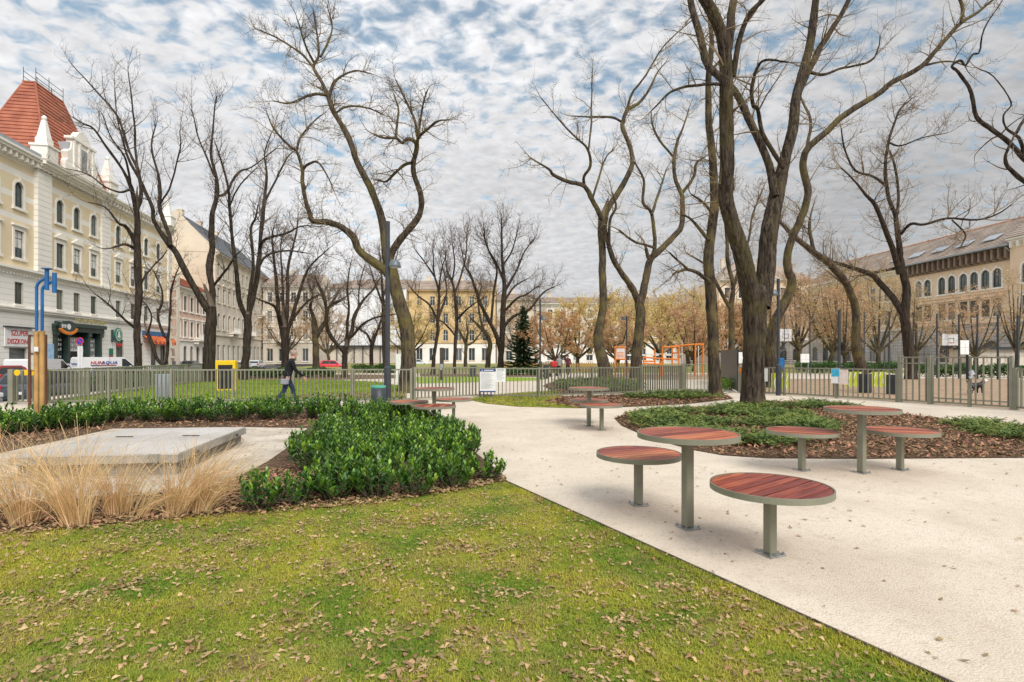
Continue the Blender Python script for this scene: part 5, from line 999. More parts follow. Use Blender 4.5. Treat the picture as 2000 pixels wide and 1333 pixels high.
# ================================================================== trees
def catmull(P, k=4):
    P = np.asarray(P, float); n = len(P)
    if n < 3: 
        t = np.linspace(0, 1, k * (n - 1) + 1)[:, None]; return P[0] * (1 - t) + P[-1] * t
    E = np.vstack([2 * P[0] - P[1], P, 2 * P[-1] - P[-2]]); out = []
    for i in range(n - 1):
        p0, p1, p2, p3 = E[i:i + 4]
        for j in range(k):
            t = j / k; out.append(0.5 * (2 * p1 + (p2 - p0) * t + (2 * p0 - 5 * p1 + 4 * p2 - p3) * t * t + (3 * p1 - p0 - 3 * p2 + p3) * t ** 3))
    out.append(P[-1]); return np.array(out)
def tubes(groups, sides):
    """list of (points (n,3), radii (n)) -> one V, F (quads); polylines of equal length are swept together"""
    Vs, Fs, off = [], [], 0
    by = {}
    for p, r in groups: by.setdefault(len(p), []).append((p, r))
    ang = np.linspace(0, 2 * np.pi, sides, endpoint=False); ca, sa = np.cos(ang), np.sin(ang)
    for k, lst in by.items():
        P = np.array([a for a, _ in lst]); Rr = np.array([b for _, b in lst]); n = len(lst)
        T = np.empty_like(P); T[:, 1:-1] = P[:, 2:] - P[:, :-2]; T[:, 0] = P[:, 1] - P[:, 0]; T[:, -1] = P[:, -1] - P[:, -2]
        T /= np.linalg.norm(T, axis=2, keepdims=True) + 1e-9
        ref = np.where(np.abs(T[:, :1, 1:2]) > 0.8, np.array([1.0, 0.2, 0]), np.array([0.15, 1.0, 0.1])) * np.ones_like(T)
        U = np.cross(T, ref); U /= np.linalg.norm(U, axis=2, keepdims=True) + 1e-9; B = np.cross(T, U)
        V = P[:, :, None] + (U[:, :, None] * ca[None, None, :, None] + B[:, :, None] * sa[None, None, :, None]) * Rr[:, :, None, None]
        Vs.append(V.reshape(-1, 3))
        i = np.arange(k - 1)[:, None] * sides; j = np.arange(sides)[None]; j2 = (j + 1) % sides
        q = np.stack([i + j, i + j2, i + sides + j2, i + sides + j], 2).reshape(-1, 4)
        Fs.append((np.arange(n)[:, None, None] * (k * sides) + q[None] + off).reshape(-1, 4)); off += n * k * sides
    return np.vstack(Vs), np.vstack(Fs)
def grow(start, d, length, rad, curl, up, segs, droop=0.0):
    p = np.array(start, float); d = np.array(d, float); d /= np.linalg.norm(d); pts = [p.copy()]; bend = rng.normal(0, curl, 3)
    st = length / segs
    for i in range(segs):
        bend = 0.6 * bend + rng.normal(0, curl, 3) * 0.6
        d = d + bend * 0.5; d[2] += up * 0.16 - droop * i / segs * 0.2; d /= np.linalg.norm(d); p = p + d * st; pts.append(p.copy())
    r = rad * (1 - 0.8 * np.linspace(0, 1, segs + 1) ** 0.9)
    return np.array(pts), r
def rand_perp(t, view_bias=1.0):
    v = rng.normal(0, 1, 3); v -= t * v.dot(t); v /= np.linalg.norm(v) + 1e-9; return v
class Tree:
    def __init__(s, name, label, cat, Y, bk='bark_dark', twig='twig', group=None, seed=1):
        s.o = None; s.name, s.label, s.cat, s.group = name, label, cat, group; s.Y = Y; s.bk = bk; s.tw = twig; s.limbs = []; s.br = []; s.tws = []; s.leaves = []
        global rng; rng = np.random.default_rng(seed)
    def limb(s, pts, dy=0.0, dy0=0.0, jit=0.012):
        """pts: (px, py, width px) traced limbs; the limb leans dy metres away from the tree's own distance at its end"""
        P = []; Rr = []; n = len(pts)
        for i, (x, y, w) in enumerate(pts):
            t = i / max(1, n - 1); Yd = s.Y + dy0 + (dy - dy0) * t
            v = A(x, y, Yd); P.append(v); Rr.append(w / 2 / FPX * Yd / math.hypot(1, (x - 1000) / FPX) * 0.96)
        k = s.fineness; P = catmull(np.array(P), k); Rr = np.interp(np.linspace(0, n - 1, len(P)), range(n), Rr)
        if k <= 4: P[1:-1] += rng.normal(0, jit, P[1:-1].shape) * np.minimum(Rr[1:-1], 0.2)[:, None] * 4
        s.limbs.append((P, Rr)); return s
    fineness = 4
    def ramify(s, density=2.2, l1=1.6, l2=0.8, curl=0.25, up=0.5, start=0.25, rmax=0.22, tw=3, skip=0):
        """side branches with twigs along every limb"""
        for li, (P, Rr) in enumerate(s.limbs):
            if li < skip: continue
            seg = np.linalg.norm(np.diff(P, axis=0), axis=1); Lc = np.concatenate([[0], np.cumsum(seg)]); Lt = Lc[-1]
            n = int(Lt * density); 
            for q in range(n):
                t = rng.uniform(start, 1.0) * Lt; i = min(np.searchsorted(Lc, t), len(P) - 1)
                r = Rr[i]
                if r > rmax or rng.random() < 0.05: continue
                T = P[i] - P[i - 1]; T /= np.linalg.norm(T) + 1e-9
                d = rand_perp(T) * rng.uniform(0.6, 1.2) + T * rng.uniform(0.2, 0.9); d[2] += 0.25 * up
                ln = l1 * rng.uniform(0.35, 1.1) * (0.6 + 0.4 * min(1, r / 0.05)); rr = min(r * 0.55, 0.011 + 0.011 * ln)
                s.branch(P[i], d, ln, rr, l2, curl, up, tw)
            # leader continues past the traced end
            T = P[-1] - P[-3]; s.branch(P[-1], T, l1 * rng.uniform(0.5, 0.9), max(0.010, Rr[-1] * 0.85), l2, curl, up, tw + 1)
        return s
    def branch(s, p, d, ln, rr, l2, curl, up, tw):
        segs = 7; Q, q = grow(p, d, ln, rr, curl, up, segs); s.br.append((Q, q))
        for k in range(int(tw * (1 + ln))):
            i = rng.integers(1, segs + 1); T = Q[i] - Q[i - 1]; T /= np.linalg.norm(T) + 1e-9
            d2 = rand_perp(T) + T * rng.uniform(0.3, 1.2); d2[2] += 0.3 * up
            l = l2 * rng.uniform(0.3, 1.0); Q2, q2 = grow(Q[i], d2, l, max(s.tmin, min(0.55 * q[i], 0.008)), curl * 1.1, up, 4); s.tws.append((Q2, np.maximum(q2, s.tmin * 0.6)))
            for h in range(rng.integers(0, 3)):
                i2 = rng.integers(1, 5); T = Q2[i2] - Q2[i2 - 1]; T /= np.linalg.norm(T) + 1e-9
                Q3, q3 = grow(Q2[i2], rand_perp(T) + T * rng.uniform(0.3, 1), l * rng.uniform(0.3, 0.7), s.tmin * 0.9, curl, up, 4); s.tws.append((Q3, np.maximum(q3, s.tmin * 0.55)))
    @property
    def tmin(s): return 0.00021 * s.Y + 0.0012
    def build(s, leaf=None, nleaf=0, lsize=0.05, sides=10, hang=0.0):
        base = s.limbs[0][0][0]; s.o = empty(s.name, (base[0], base[1], 0), 0, s.label, s.cat, s.group)
        off = np.array([base[0], base[1], 0.0])
        # flared foot
        P, Rr = s.limbs[0]; z = P[:, 2]; Rr = Rr * (1 + 0.22 * np.exp(-np.maximum(z, 0) / 0.25)); P = P.copy(); P[0, 2] = -0.15; s.limbs[0] = (P, Rr)
        V, F = tubes(s.limbs, sides)
        if s.fineness > 4:      # furrowed bark: real ridges running up the stem
            by = {}
            for p_, r_ in s.limbs: by.setdefault(len(p_), []).append((p_, r_))
            cen = np.vstack([np.repeat(p_, sides, 0) for k_ in by for p_, r_ in by[k_]]); ang = np.concatenate([np.tile(np.arange(sides) / sides * 2 * np.pi, len(p_)) for k_ in by for p_, r_ in by[k_]])
            rd = V - cen; rr_ = np.linalg.norm(rd, axis=1); rd = rd / (rr_[:, None] + 1e-9); z_ = V[:, 2]
            f_ = np.abs(np.sin(ang * 7 + 1.6 * np.sin(z_ * 2.1 + ang * 2) + 0.9 * np.sin(z_ * 6.3 + ang * 5))) * 0.6 + np.abs(np.sin(ang * 15 + 1.3 * np.sin(z_ * 4.7 + ang * 3) + np.sin(z_ * 13))) * 0.4
            kn = np.zeros(len(V))
            for q_ in range(26 * len(s.limbs) // 6):
                c_ = V[rng.integers(len(V))]; d2 = ((V - c_) ** 2).sum(1); kn += np.exp(-d2 / (2 * 0.06 ** 2)) * rng.uniform(-0.02, 0.05)
            V = V + rd * ((f_ - 0.5) * np.minimum(rr_ * 0.14, 0.04) + kn * np.minimum(rr_ / 0.2, 1))[:, None]
        # bark ridges and knots: radial unevenness of the surface
        nv = len(V); ph = V @ np.array([[9.1, 0, 2.0], [0, 9.7, 1.3], [1.0, 0.8, 2.4]])
        wob = (np.sin(ph[:, 0]) + np.sin(ph[:, 1] + 1.7) + np.sin(ph[:, 2] * 1.3)) * 0.008
        V = V + rng.normal(0, 0.0035, V.shape) + wob[:, None] * np.array([1, 1, 0.1])
        link('trunk', np_mesh('trunk', V - off, F, M[s.bk], True), s.o)
        gs = []
        if s.br: gs.append(tubes(s.br, 5))
        if s.tws: gs.append(tubes(s.tws, 3))
        if gs:
            V = gs[0][0]; F = gs[0][1]
            for v, f in gs[1:]: F = np.vstack([F, f + len(V)]); V = np.vstack([V, v])
            cr = link('crown', np_mesh('crown', V - off, F, M[s.tw], False), s.o)
            if leaf and nleaf:
                src = s.tws if s.tws else s.br; idx = rng.integers(0, len(src), nleaf)
                C = np.array([src[i][0][rng.integers(1, len(src[i][0]))] for i in idx]) + rng.normal(0, lsize * 0.8, (nleaf, 3)); C[:, 2] -= hang * rng.random(nleaf)
                link('leaves', leaf_cloud('leaves', C - off, lsize, M[leaf]), cr)
        return s.o
def leaf_cloud(name, C, size, m):
    n = len(C); a = rng.normal(0, 1, (n, 3)); a /= np.linalg.norm(a, axis=1, keepdims=True); b = np.cross(a, rng.normal(0, 1, (n, 3))); b /= np.linalg.norm(b, axis=1, keepdims=True) + 1e-9
    s = (size * rng.uniform(0.5, 1.2, n))[:, None]
    V = np.stack([C - a * s, C + b * s * 0.45, C + a * s, C - b * s * 0.45], 1).reshape(-1, 3)
    return np_mesh(name, V, np.arange(4 * n).reshape(n, 4), m)

# ---- T14: the giant
t = Tree('tree', 'giant forked tree with furrowed bark standing in the juniper bed', 'tree', 17.2, 'bark_giant', 'twig_pale', seed=14)
t.fineness = 12
t.limb([(1471, 802, 50.4), (1470, 760, 45.4), (1472, 700, 44.5), (1474, 650, 46.2), (1473, 605, 50.4), (1478, 578, 50.4), (1484, 560, 38.6)])
t.limb([(1472, 600, 42.3), (1460, 545, 38.6), (1449, 495, 35.0), (1428, 432, 30.4), (1417, 382, 29.4), (1420, 324, 29.4), (1418, 225, 28.5), (1418, 135, 26.7), (1411, 76, 24.8), (1395, 32, 23.0), (1370, -12, 21.2), (1340, -60, 16.6), (1310, -120, 11.0)], dy=-2.2)
t.limb([(1484, 600, 42.3), (1494, 545, 38.6), (1503, 450, 35.0), (1517, 382, 31.3), (1530, 324, 23.9), (1548, 252, 21.2), (1555, 193, 20.2), (1566, 148, 18.4), (1584, 76, 16.6), (1593, 0, 14.7), (1600, -70, 12.0), (1590, -150, 8.3)], dy=1.8)
t.limb([(1514, 385, 18.4), (1504, 330, 16.6), (1490, 292, 15.6), (1463, 234, 14.7), (1436, 180, 13.8), (1402, 148, 13.8), (1380, 121, 14.7), (1364, 58, 13.8), (1351, 13, 12.9), (1335, -60, 9.2)], dy=2.5, dy0=0.3)
t.limb([(1556, 190, 11.0), (1580, 139, 12.0), (1598, 99, 12.0), (1625, 58, 11.0), (1656, 4, 9.2), (1690, -70, 6.4)], dy=2.8, dy0=1.2)
t.limb([(1419, 110, 16.6), (1427, 58, 17.5), (1428, 27, 16.6), (1434, -10, 14.7), (1440, -80, 11.0)], dy=-0.5, dy0=-1.2)
t.limb([(1432, 150, 11.0), (1443, 81, 11.0), (1463, 31, 10.1), (1492, -2, 8.3), (1530, -50, 5.5)], dy=-2.2, dy0=-1.3)
t.limb([(1412, 165, 6.4), (1380, 165, 5.5), (1330, 172, 4.6), (1300, 188, 3.7), (1275, 215, 2.0)], dy=-2.5, dy0=-1.2)
t.limb([(1585, 143, 6.4), (1610, 146, 5.5), (1640, 135, 4.6), (1700, 120, 3.7), (1715, 95, 2.8), (1719, 70, 2.0)], dy=2.5, dy0=1.5)
t.limb([(1530, 330, 7.4), (1515, 305, 9.2), (1490, 262, 8.3), (1480, 215, 7.4), (1470, 205, 7.4), (1468, 170, 7.4), (1481, 130, 5.5), (1500, 118, 4.6), (1540, 122, 2.8)], dy=-1.2, dy0=0.3)
t.ramify(2.4, 1.7, 0.7, 0.34, 0.3, 0.25, 0.21, 4, 1); t.build('seed', 1600, 0.022, 72)
# ---- T13
t = Tree('tree', 'slim straight tree with yellow lichen left of the giant forked one', 'tree', 21.6, 'bark_yellow', 'twig_pale', seed=13)
t.fineness = 8
t.limb([(1398, 776, 25), (1394, 700, 23), (1392, 640, 22), (1387, 560, 22), (1384, 500, 21), (1390, 450, 19), (1395, 400, 18), (1393, 330, 16), (1389, 280, 15), (1384, 230, 14), (1384, 150, 12), (1390, 80, 9), (1385, 20, 7), (1395, -50, 4)], dy=0.8)
t.limb([(1386, 552, 8), (1365, 535, 7), (1342, 527, 6), (1322, 532, 4), (1314, 538, 3)], dy=-1)
t.limb([(1345, 528, 5), (1325, 510, 4), (1308, 494, 3)], dy=-1.2, dy0=-0.5)
t.limb([(1384, 470, 8), (1360, 440, 6), (1345, 425, 4), (1330, 420, 3)], dy=1)
t.limb([(1394, 420, 6), (1372, 395, 5), (1350, 380, 3)], dy=-1)
t.ramify(3.4, 1.5, 0.7, 0.33, 0.3, 0.3, 0.25, 4); t.build('seed', 1600, 0.026, 40)
# ---- T15 with the long S-shaped limb
t = Tree('tree', 'tree with one long S-shaped limb arching to the upper right', 'tree', 28.0, 'bark_moss', 'twig_pale', seed=15)
t.limb([(1504, 757, 27), (1504, 711, 25), (1508, 650, 23), (1519, 618, 21), (1537, 582, 20), (1547, 552, 20), (1540, 531, 18), (1537, 504, 17), (1546, 468, 17), (1561, 435, 17), (1573, 405, 16), (1578, 373, 16), (1569, 330, 16), (1571, 305, 15), (1582, 285, 15), (1616, 256, 14), (1638, 234, 14), (1670, 211, 14), (1715, 184, 13), (1742, 162, 13), (1800, 130, 12), (1832, 94, 11), (1877, 45, 9), (1910, 24, 7), (1945, -5, 5)], dy=-3)
t.limb([(1569, 318, 8), (1582, 258, 7), (1582, 230, 6), (1569, 202, 5), (1560, 180, 3)], dy=1, dy0=-1.2)
t.limb([(1877, 45, 8), (1880, 15, 8), (1868, -15, 7)], dy=-3, dy0=-2.8)
t.limb([(1800, 130, 6), (1850, 120, 4), (1890, 130, 2)], dy=-2.5, dy0=-2.4)
t.ramify(1.80, 1.7, 0.8, 0.3, 0.4, 0.3, 0.22, 3); t.build('seed', 300, 0.03, 16)
# ---- T19
t = Tree('tree', 'thin forked tree seen between the slim one and the giant', 'tree', 40.0, 'bark_moss', 'twig_pale', seed=19)
t.limb([(1430, 740, 14), (1428, 690, 13), (1429, 640, 12), (1428, 600, 12), (1432, 560, 10), (1421, 510, 9), (1420, 470, 7), (1416, 420, 5), (1424, 380, 3)])
t.limb([(1428, 605, 9), (1410, 575, 8), (1400, 555, 7), (1380, 520, 5), (1350, 500, 3)], dy=-1.5)
t.limb([(1430, 570, 7), (1445, 520, 6), (1462, 470, 5), (1470, 420, 4), (1490, 370, 3)], dy=2)
t.ramify(2.2, 2.2, 1.0, 0.3, 0.5, 0.3, 0.25, 4); t.build('seed', 2200, 0.05)
# ---- T16 leaning
t = Tree('tree', 'leaning bare tree curving left over the dog run', 'tree', 36.0, 'bark_moss', 'twig_pale', seed=16)
t.limb([(1684, 744, 27), (1681, 714, 26), (1673, 678, 24), (1672, 636, 18), (1670, 600, 17), (1660, 570, 17), (1645, 543, 17), (1618, 513, 17), (1598, 500, 15), (1580, 486, 13), (1553, 464, 11), (1535, 446, 9), (1515, 425, 6)], dy=-2)
t.limb([(1590, 494, 9), (1585, 470, 8), (1581, 445, 7), (1582, 428, 6)], dy=-1.5, dy0=-1.5)
t.ramify(2.40, 2.4, 1.0, 0.3, 0.7, 0.4, 0.25, 4); t.build('seed', 700, 0.045)
# ---- T17
t = Tree('tree', 'spreading bare tree behind the dog run gate', 'tree', 38.0, 'bark_dark', 'twig_pale', seed=17)
t.limb([(1779, 742, 27), (1777, 702, 24), (1771, 654, 22), (1767, 615, 21), (1771, 570, 18), (1765, 540, 17), (1759, 510, 15), (1756, 480, 13), (1752, 445, 12), (1748, 418, 10), (1737, 391, 9), (1729, 337, 8), (1735, 279, 6), (1746, 243, 5), (1760, 211, 4), (1787, 189, 2)])
t.limb([(1752, 420, 7), (1755, 385, 6), (1752, 350, 6), (1746, 318, 5), (1738, 295, 3)], dy=2)
t.limb([(1757, 535, 14), (1745, 490, 13), (1733, 459, 12), (1716, 415, 10), (1705, 395, 9), (1692, 382, 7), (1670, 355, 4), (1643, 328, 3)], dy=-2.5)
t.limb([(1760, 458, 7), (1770, 445, 7), (1782, 437, 7), (1805, 439, 6), (1850, 427, 6), (1908, 430, 5), (1949, 418, 4), (1976, 400, 2)], dy=-4)
t.limb([(1859, 430, 4), (1880, 450, 4), (1886, 462, 4), (1877, 481, 2)], dy=-3, dy0=-2.2)
t.limb([(1764, 615, 15), (1744, 582, 15), (1720, 555, 14), (1702, 537, 12), (1669, 525, 10), (1640, 516, 8), (1618, 508, 5)], dy=3)
t.limb([(1733, 365, 7), (1705, 345, 6), (1670, 333, 5), (1650, 292, 4), (1643, 252, 3)], dy=-2)
t.limb([(1735, 279, 5), (1760, 285, 4), (1800, 270, 3), (1850, 260, 2)], dy=-2)
t.ramify(2.55, 2.4, 1.1, 0.3, 0.6, 0.25, 0.2, 4); t.build('seed', 1500, 0.05)
# ---- T18: trunk outside the frame, limb reaching in
t = Tree('tree', 'crooked dark limbs of a tree reaching in from the right edge', 'tree', 13.5, 'bark_dark', 'twig', seed=18)
t.limb([(2190, 822, 50), (2180, 700, 44), (2150, 560, 36), (2100, 440, 26), (2050, 360, 18), (2000, 310, 13), (1971, 279, 12), (1935, 252, 11), (1908, 229, 10), (1899, 189, 9), (1890, 166, 8), (1870, 140, 7), (1859, 130, 6), (1868, 121, 6), (1877, 119, 6), (1886, 127, 5), (1899, 106, 5), (1913, 101, 4), (1922, 58, 3), (1958, 0, 2)], dy=-0.8)
t.limb([(2080, 430, 17), (2040, 380, 14), (2000, 354, 12), (1968, 325, 10), (1964, 305, 8), (1973, 282, 6)], dy=-0.6, dy0=-0.3)
t.limb([(2000, 300, 9), (1990, 270, 8), (1965, 250, 5), (1960, 225, 4), (1975, 200, 3), (1940, 150, 2), (1912, 135, 2)], dy=-0.9, dy0=-0.5)
t.limb([(1985, 260, 8), (2000, 235, 7), (2030, 200, 5)], dy=0.4)
t.ramify(1.65, 0.9, 0.45, 0.4, 0.1, 0.4, 0.08, 2); t.build(None, 0, 0.02, 14)
# ---- T11 and T12
t = Tree('tree', 'tall wavy tree with a swollen foot behind the fence, left of the playground', 'tree', 39.0, 'bark_moss', 'twig_pale', seed=111)
t.limb([(1184, 741, 29), (1181, 720, 26), (1177, 704, 24), (1168, 664, 20), (1172, 633, 17), (1177, 608, 16), (1178, 582, 16), (1176, 531, 15), (1177, 490, 14), (1174, 459, 14), (1175, 432, 14)])
t.limb([(1175, 436, 11), (1171, 418, 10), (1157, 391, 10), (1141, 364, 9), (1108, 355, 8), (1081, 342, 7), (1072, 331, 5), (1038, 310, 3)], dy=-3)
t.limb([(1141, 364, 7), (1140, 346, 6), (1153, 324, 6), (1148, 292, 5), (1126, 270, 4), (1099, 243, 3), (1058, 193, 2)], dy=-4, dy0=-1)
t.limb([(1149, 296, 4), (1155, 240, 4), (1155, 202, 3), (1157, 135, 2)], dy=-1, dy0=-1.8)
t.limb([(1175, 440, 12), (1182, 418, 12), (1198, 391, 12), (1220, 355, 11), (1234, 324, 10), (1232, 292, 9), (1220, 261, 9), (1216, 243, 9), (1225, 216, 8), (1252, 198, 6), (1270, 171, 5), (1283, 144, 3), (1301, 121, 2)], dy=3)
t.limb([(1225, 214, 5), (1234, 184, 5), (1261, 148, 4), (1297, 90, 3), (1351, 40, 2)], dy=1, dy0=2)
t.limb([(1217, 240, 5), (1193, 229, 5), (1153, 229, 4), (1115, 227, 2)], dy=4, dy0=2)
t.limb([(1158, 385, 5), (1172, 340, 4), (1182, 310, 3), (1200, 290, 2)], dy=1, dy0=-1)
t.ramify(1.65, 2.0, 1.0, 0.3, 0.5, 0.3, 0.22, 3); t.build('seed', 500, 0.045)
t = Tree('tree', 'dark V-forked tree in front of the orange playground frames', 'tree', 40.0, 'bark_moss', 'twig_pale', seed=112)
t.limb([(1243, 741, 28), (1243, 720, 24), (1243, 697, 23), (1247, 659, 21), (1251, 620, 20), (1249, 592, 20)])
t.limb([(1249, 598, 14), (1237, 567, 13), (1218, 539, 12), (1200, 511, 11), (1189, 480, 10), (1182, 450, 8), (1186, 425, 6)], dy=-2)
t.limb([(1190, 478, 6), (1191, 432, 6), (1203, 405, 5), (1196, 378, 3)], dy=-3, dy0=-1.5)
t.limb([(1250, 598, 16), (1256, 571, 16), (1263, 540, 15), (1270, 508, 14), (1288, 490, 13), (1315, 463, 12), (1331, 441, 11), (1333, 396, 10), (1331, 380, 9), (1318, 346, 8), (1317, 306, 7), (1324, 274, 6), (1335, 247, 4), (1346, 211, 2)], dy=2.5)
t.limb([(1331, 380, 7), (1355, 346, 6), (1360, 319, 5), (1378, 306, 3)], dy=1, dy0=2)
t.limb([(1316, 308, 5), (1288, 274, 5), (1274, 243, 4), (1272, 216, 2)], dy=4, dy0=2.3)
t.limb([(1272, 506, 9), (1279, 481, 8), (1273, 418, 7), (1256, 396, 6), (1257, 351, 5), (1238, 315, 3)], dy=-1.5, dy0=0.5)
t.limb([(1273, 420, 6), (1288, 373, 5), (1301, 333, 3)], dy=1.5, dy0=-0.5)
t.limb([(1278, 484, 6), (1258, 478, 5), (1238, 472, 5), (1209, 450, 4)], dy=-2)
t.limb([(1266, 505, 8), (1262, 486, 7)], dy=-0.2)
t.ramify(1.65, 2.0, 1.0, 0.3, 0.5, 0.3, 0.22, 3); t.build('seed', 500, 0.045)
# ---- T7: tall curly tree by the lamp
t = Tree('tree', 'tall winding tree behind the lamp post and green bin', 'tree', 24.0, 'bark_moss', 'twig_pale', seed=7)
t.fineness = 6
t.limb([(793, 769, 34), (797, 715, 31), (797, 670, 29), (793, 635, 28), (783, 600, 27), (772, 560, 26), (764, 528, 24)])
t.limb([(762, 535, 18), (753, 495, 17), (750, 450, 16), (743, 418, 15), (731, 387, 14), (722, 365, 14), (697, 315, 12), (688, 288, 11), (674, 256, 11), (652, 220, 10), (643, 193, 9), (629, 162, 7), (612, 132, 6), (622, 108, 5), (618, 60, 4), (612, 20, 2)], dy=1.5)
t.limb([(763, 535, 17), (762, 500, 16), (783, 468, 14), (805, 441, 13), (821, 414, 12), (822, 382, 11), (808, 342, 10), (807, 320, 10), (815, 288, 9), (810, 276, 8), (796, 272, 7), (784, 279, 6), (773, 270, 5), (751, 270, 4), (731, 263, 3)], dy=-2)
t.limb([(815, 286, 6), (817, 270, 6), (832, 256, 5), (854, 238, 4), (877, 234, 2)], dy=-3, dy0=-1.3)
t.limb([(817, 272, 5), (809, 234, 5), (791, 193, 4), (773, 157, 2)], dy=-0.5, dy0=-1.3)
t.limb([(817, 270, 4), (823, 216, 4), (836, 175, 2)], dy=-2, dy0=-1.3)
t.limb([(805, 318, 6), (790, 322, 6), (773, 337, 5), (755, 355, 4), (733, 351, 2)], dy=0, dy0=-1.2)
t.limb([(773, 272, 4), (776, 240, 4), (778, 214, 3), (770, 185, 2)], dy=-1.4, dy0=-1.9)
t.limb([(765, 540, 20), (748, 524, 18), (724, 508, 17), (701, 488, 15), (690, 463, 14), (665, 443, 12), (638, 434, 12), (611, 432, 11), (604, 414, 10), (598, 394, 9), (591, 355, 8), (591, 333, 7), (580, 297, 6), (566, 286, 5), (535, 252, 4), (521, 220, 2)], dy=-1.5)
t.limb([(592, 333, 5), (600, 322, 5), (620, 317, 4), (638, 342, 3), (652, 373, 2)], dy=-2.2, dy0=-1)
t.limb([(580, 297, 5), (584, 275, 5), (593, 261, 4), (607, 243, 3), (629, 225, 2)], dy=0, dy0=-1.2)
t.limb([(643, 190, 6), (648, 172, 6), (661, 153, 5), (692, 139, 3), (724, 144, 2)], dy=2.5, dy0=1.2)
t.limb([(640, 187, 6), (620, 184, 6), (598, 189, 5), (566, 202, 4), (535, 198, 2)], dy=0, dy0=1)
t.limb([(612, 132, 5), (596, 112, 5), (580, 99, 4), (544, 76, 3), (499, 56, 2)], dy=2.5, dy0=1.3)
t.limb([(614, 125, 5), (600, 95, 4), (588, 60, 3), (580, 35, 2)], dy=0.3, dy0=1.3)
t.limb([(626, 112, 5), (640, 85, 4), (648, 55, 3), (640, 15, 2)], dy=2, dy0=1.3)
t.limb([(655, 222, 5), (680, 208, 4), (720, 212, 3), (750, 225, 2)], dy=2, dy0=1)
t.ramify(5.0, 1.35, 0.62, 0.36, 0.35, 0.2, 0.2, 5); t.build('seed', 5200, 0.024, 32)
# ---- left street-side trees
t = Tree('tree', 'leftmost dark tree in front of the cream palace', 'tree', 33.0, 'bark_dark', 'twig', seed=1)
t.limb([(271, 748, 17), (269, 690, 16), (268, 644, 16), (271, 570, 15), (268, 496, 15), (268, 440, 14), (267, 410, 13)])
t.limb([(266, 415, 11), (256, 367, 10), (239, 332, 7), (210, 290, 6), (184, 253, 5), (160, 240, 3), (140, 228, 2)], dy=-2.5)
t.limb([(268, 415, 10), (275, 380, 9), (271, 337, 8), (253, 298, 6), (229, 228, 5), (184, 174, 4), (144, 130, 2)], dy=2)
t.limb([(270, 340, 5), (265, 290, 5), (263, 248, 4), (256, 190, 3), (250, 140, 2)], dy=1, dy0=1.2)
t.limb([(266, 480, 9), (255, 455, 9), (243, 441, 8), (232, 436, 6), (205, 405, 4), (170, 395, 2)], dy=-2)
t.limb([(264, 486, 8), (252, 480, 7), (240, 478, 6), (221, 484, 5)], dy=-1.5)
t.limb([(264, 642, 6), (243, 624, 5), (218, 600, 5), (189, 577, 3)], dy=-2)
t.limb([(256, 370, 6), (235, 376, 5), (205, 365, 4), (170, 340, 3), (130, 330, 2)], dy=-3, dy0=-1)
t.limb([(272, 560, 5), (290, 530, 4), (315, 505, 3), (325, 490, 2)], dy=2)
t.limb([(257, 372, 6), (250, 330, 5), (240, 300, 4), (215, 265, 3), (200, 225, 2)], dy=-2, dy0=-0.5)
t.ramify(1.95, 1.9, 0.9, 0.2, 0.7, 0.3, 0.2, 3); t.build('seed', 420, 0.04)
t = Tree('tree', 'thick Y-forked tree behind the yellow box', 'tree', 34.0, 'bark_dark', 'twig', seed=2)
t.limb([(408, 748, 27), (408, 715, 25), (410, 662, 24), (413, 623, 23), (412, 600, 24)])
t.limb([(411, 612, 17), (402, 599, 16), (387, 573, 15), (373, 550, 14), (358, 523, 14), (345, 497, 14), (329, 476, 13), (313, 452, 11), (300, 429, 10), (298, 407, 9), (284, 377, 8), (271, 347, 7), (253, 313, 6), (240, 275, 5), (229, 234, 3), (224, 175, 2)], dy=-3)
t.limb([(333, 480, 11), (331, 460, 10), (322, 436, 9), (311, 405, 8), (313, 377, 8), (308, 337, 6), (296, 283, 4), (305, 243, 2)], dy=-1, dy0=-1.6)
t.limb([(413, 610, 16), (415, 589, 14), (414, 563, 13), (410, 536, 14), (410, 505, 14), (415, 484, 13), (413, 452, 12), (415, 416, 11), (424, 382, 10), (422, 347, 8), (412, 298, 6), (417, 243, 4), (422, 189, 2)], dy=2.5)
t.limb([(423, 384, 6), (441, 377, 6), (466, 337, 5), (491, 327, 3), (540, 290, 2)], dy=4, dy0=1.8)
t.limb([(416, 560, 6), (440, 530, 5), (457, 505, 4), (470, 490, 2)], dy=-1, dy0=0.5)
t.limb([(420, 345, 5), (400, 300, 4), (385, 260, 3), (375, 215, 2)], dy=1)
t.limb([(311, 400, 5), (330, 370, 4), (350, 300, 3), (352, 255, 2)], dy=-3, dy0=-1.4)
t.ramify(2.25, 2.0, 0.95, 0.2, 0.75, 0.25, 0.2, 3); t.build('seed', 900, 0.045)
t = Tree('tree', 'small crooked double-stemmed tree between the leftmost dark tree and the lattice mast', 'tree', 46.0, 'bark_dark', 'twig', seed=22)
t.limb([(320, 734, 10), (318, 715, 10), (306, 699, 9), (298, 675, 8), (288, 650, 8)])
t.limb([(320, 722, 8), (326, 704, 7), (328, 665, 7), (320, 655, 6), (309, 620, 5), (316, 591, 5), (315, 562, 4), (300, 530, 3)], dy=1)
t.limb([(328, 668, 6), (332, 620, 5), (333, 581, 5), (337, 555, 4), (350, 520, 2)], dy=-1)
t.limb([(289, 652, 5), (296, 620, 4), (285, 595, 3), (270, 585, 2)], dy=-1)
t.ramify(2.25, 1.9, 0.9, 0.32, 0.5, 0.3, 0.15, 3); t.build('seed', 200, 0.05)
t = Tree('tree', 'slender tree forking low, right of the yellow box', 'tree', 36.0, 'bark_dark', 'twig', seed=3)
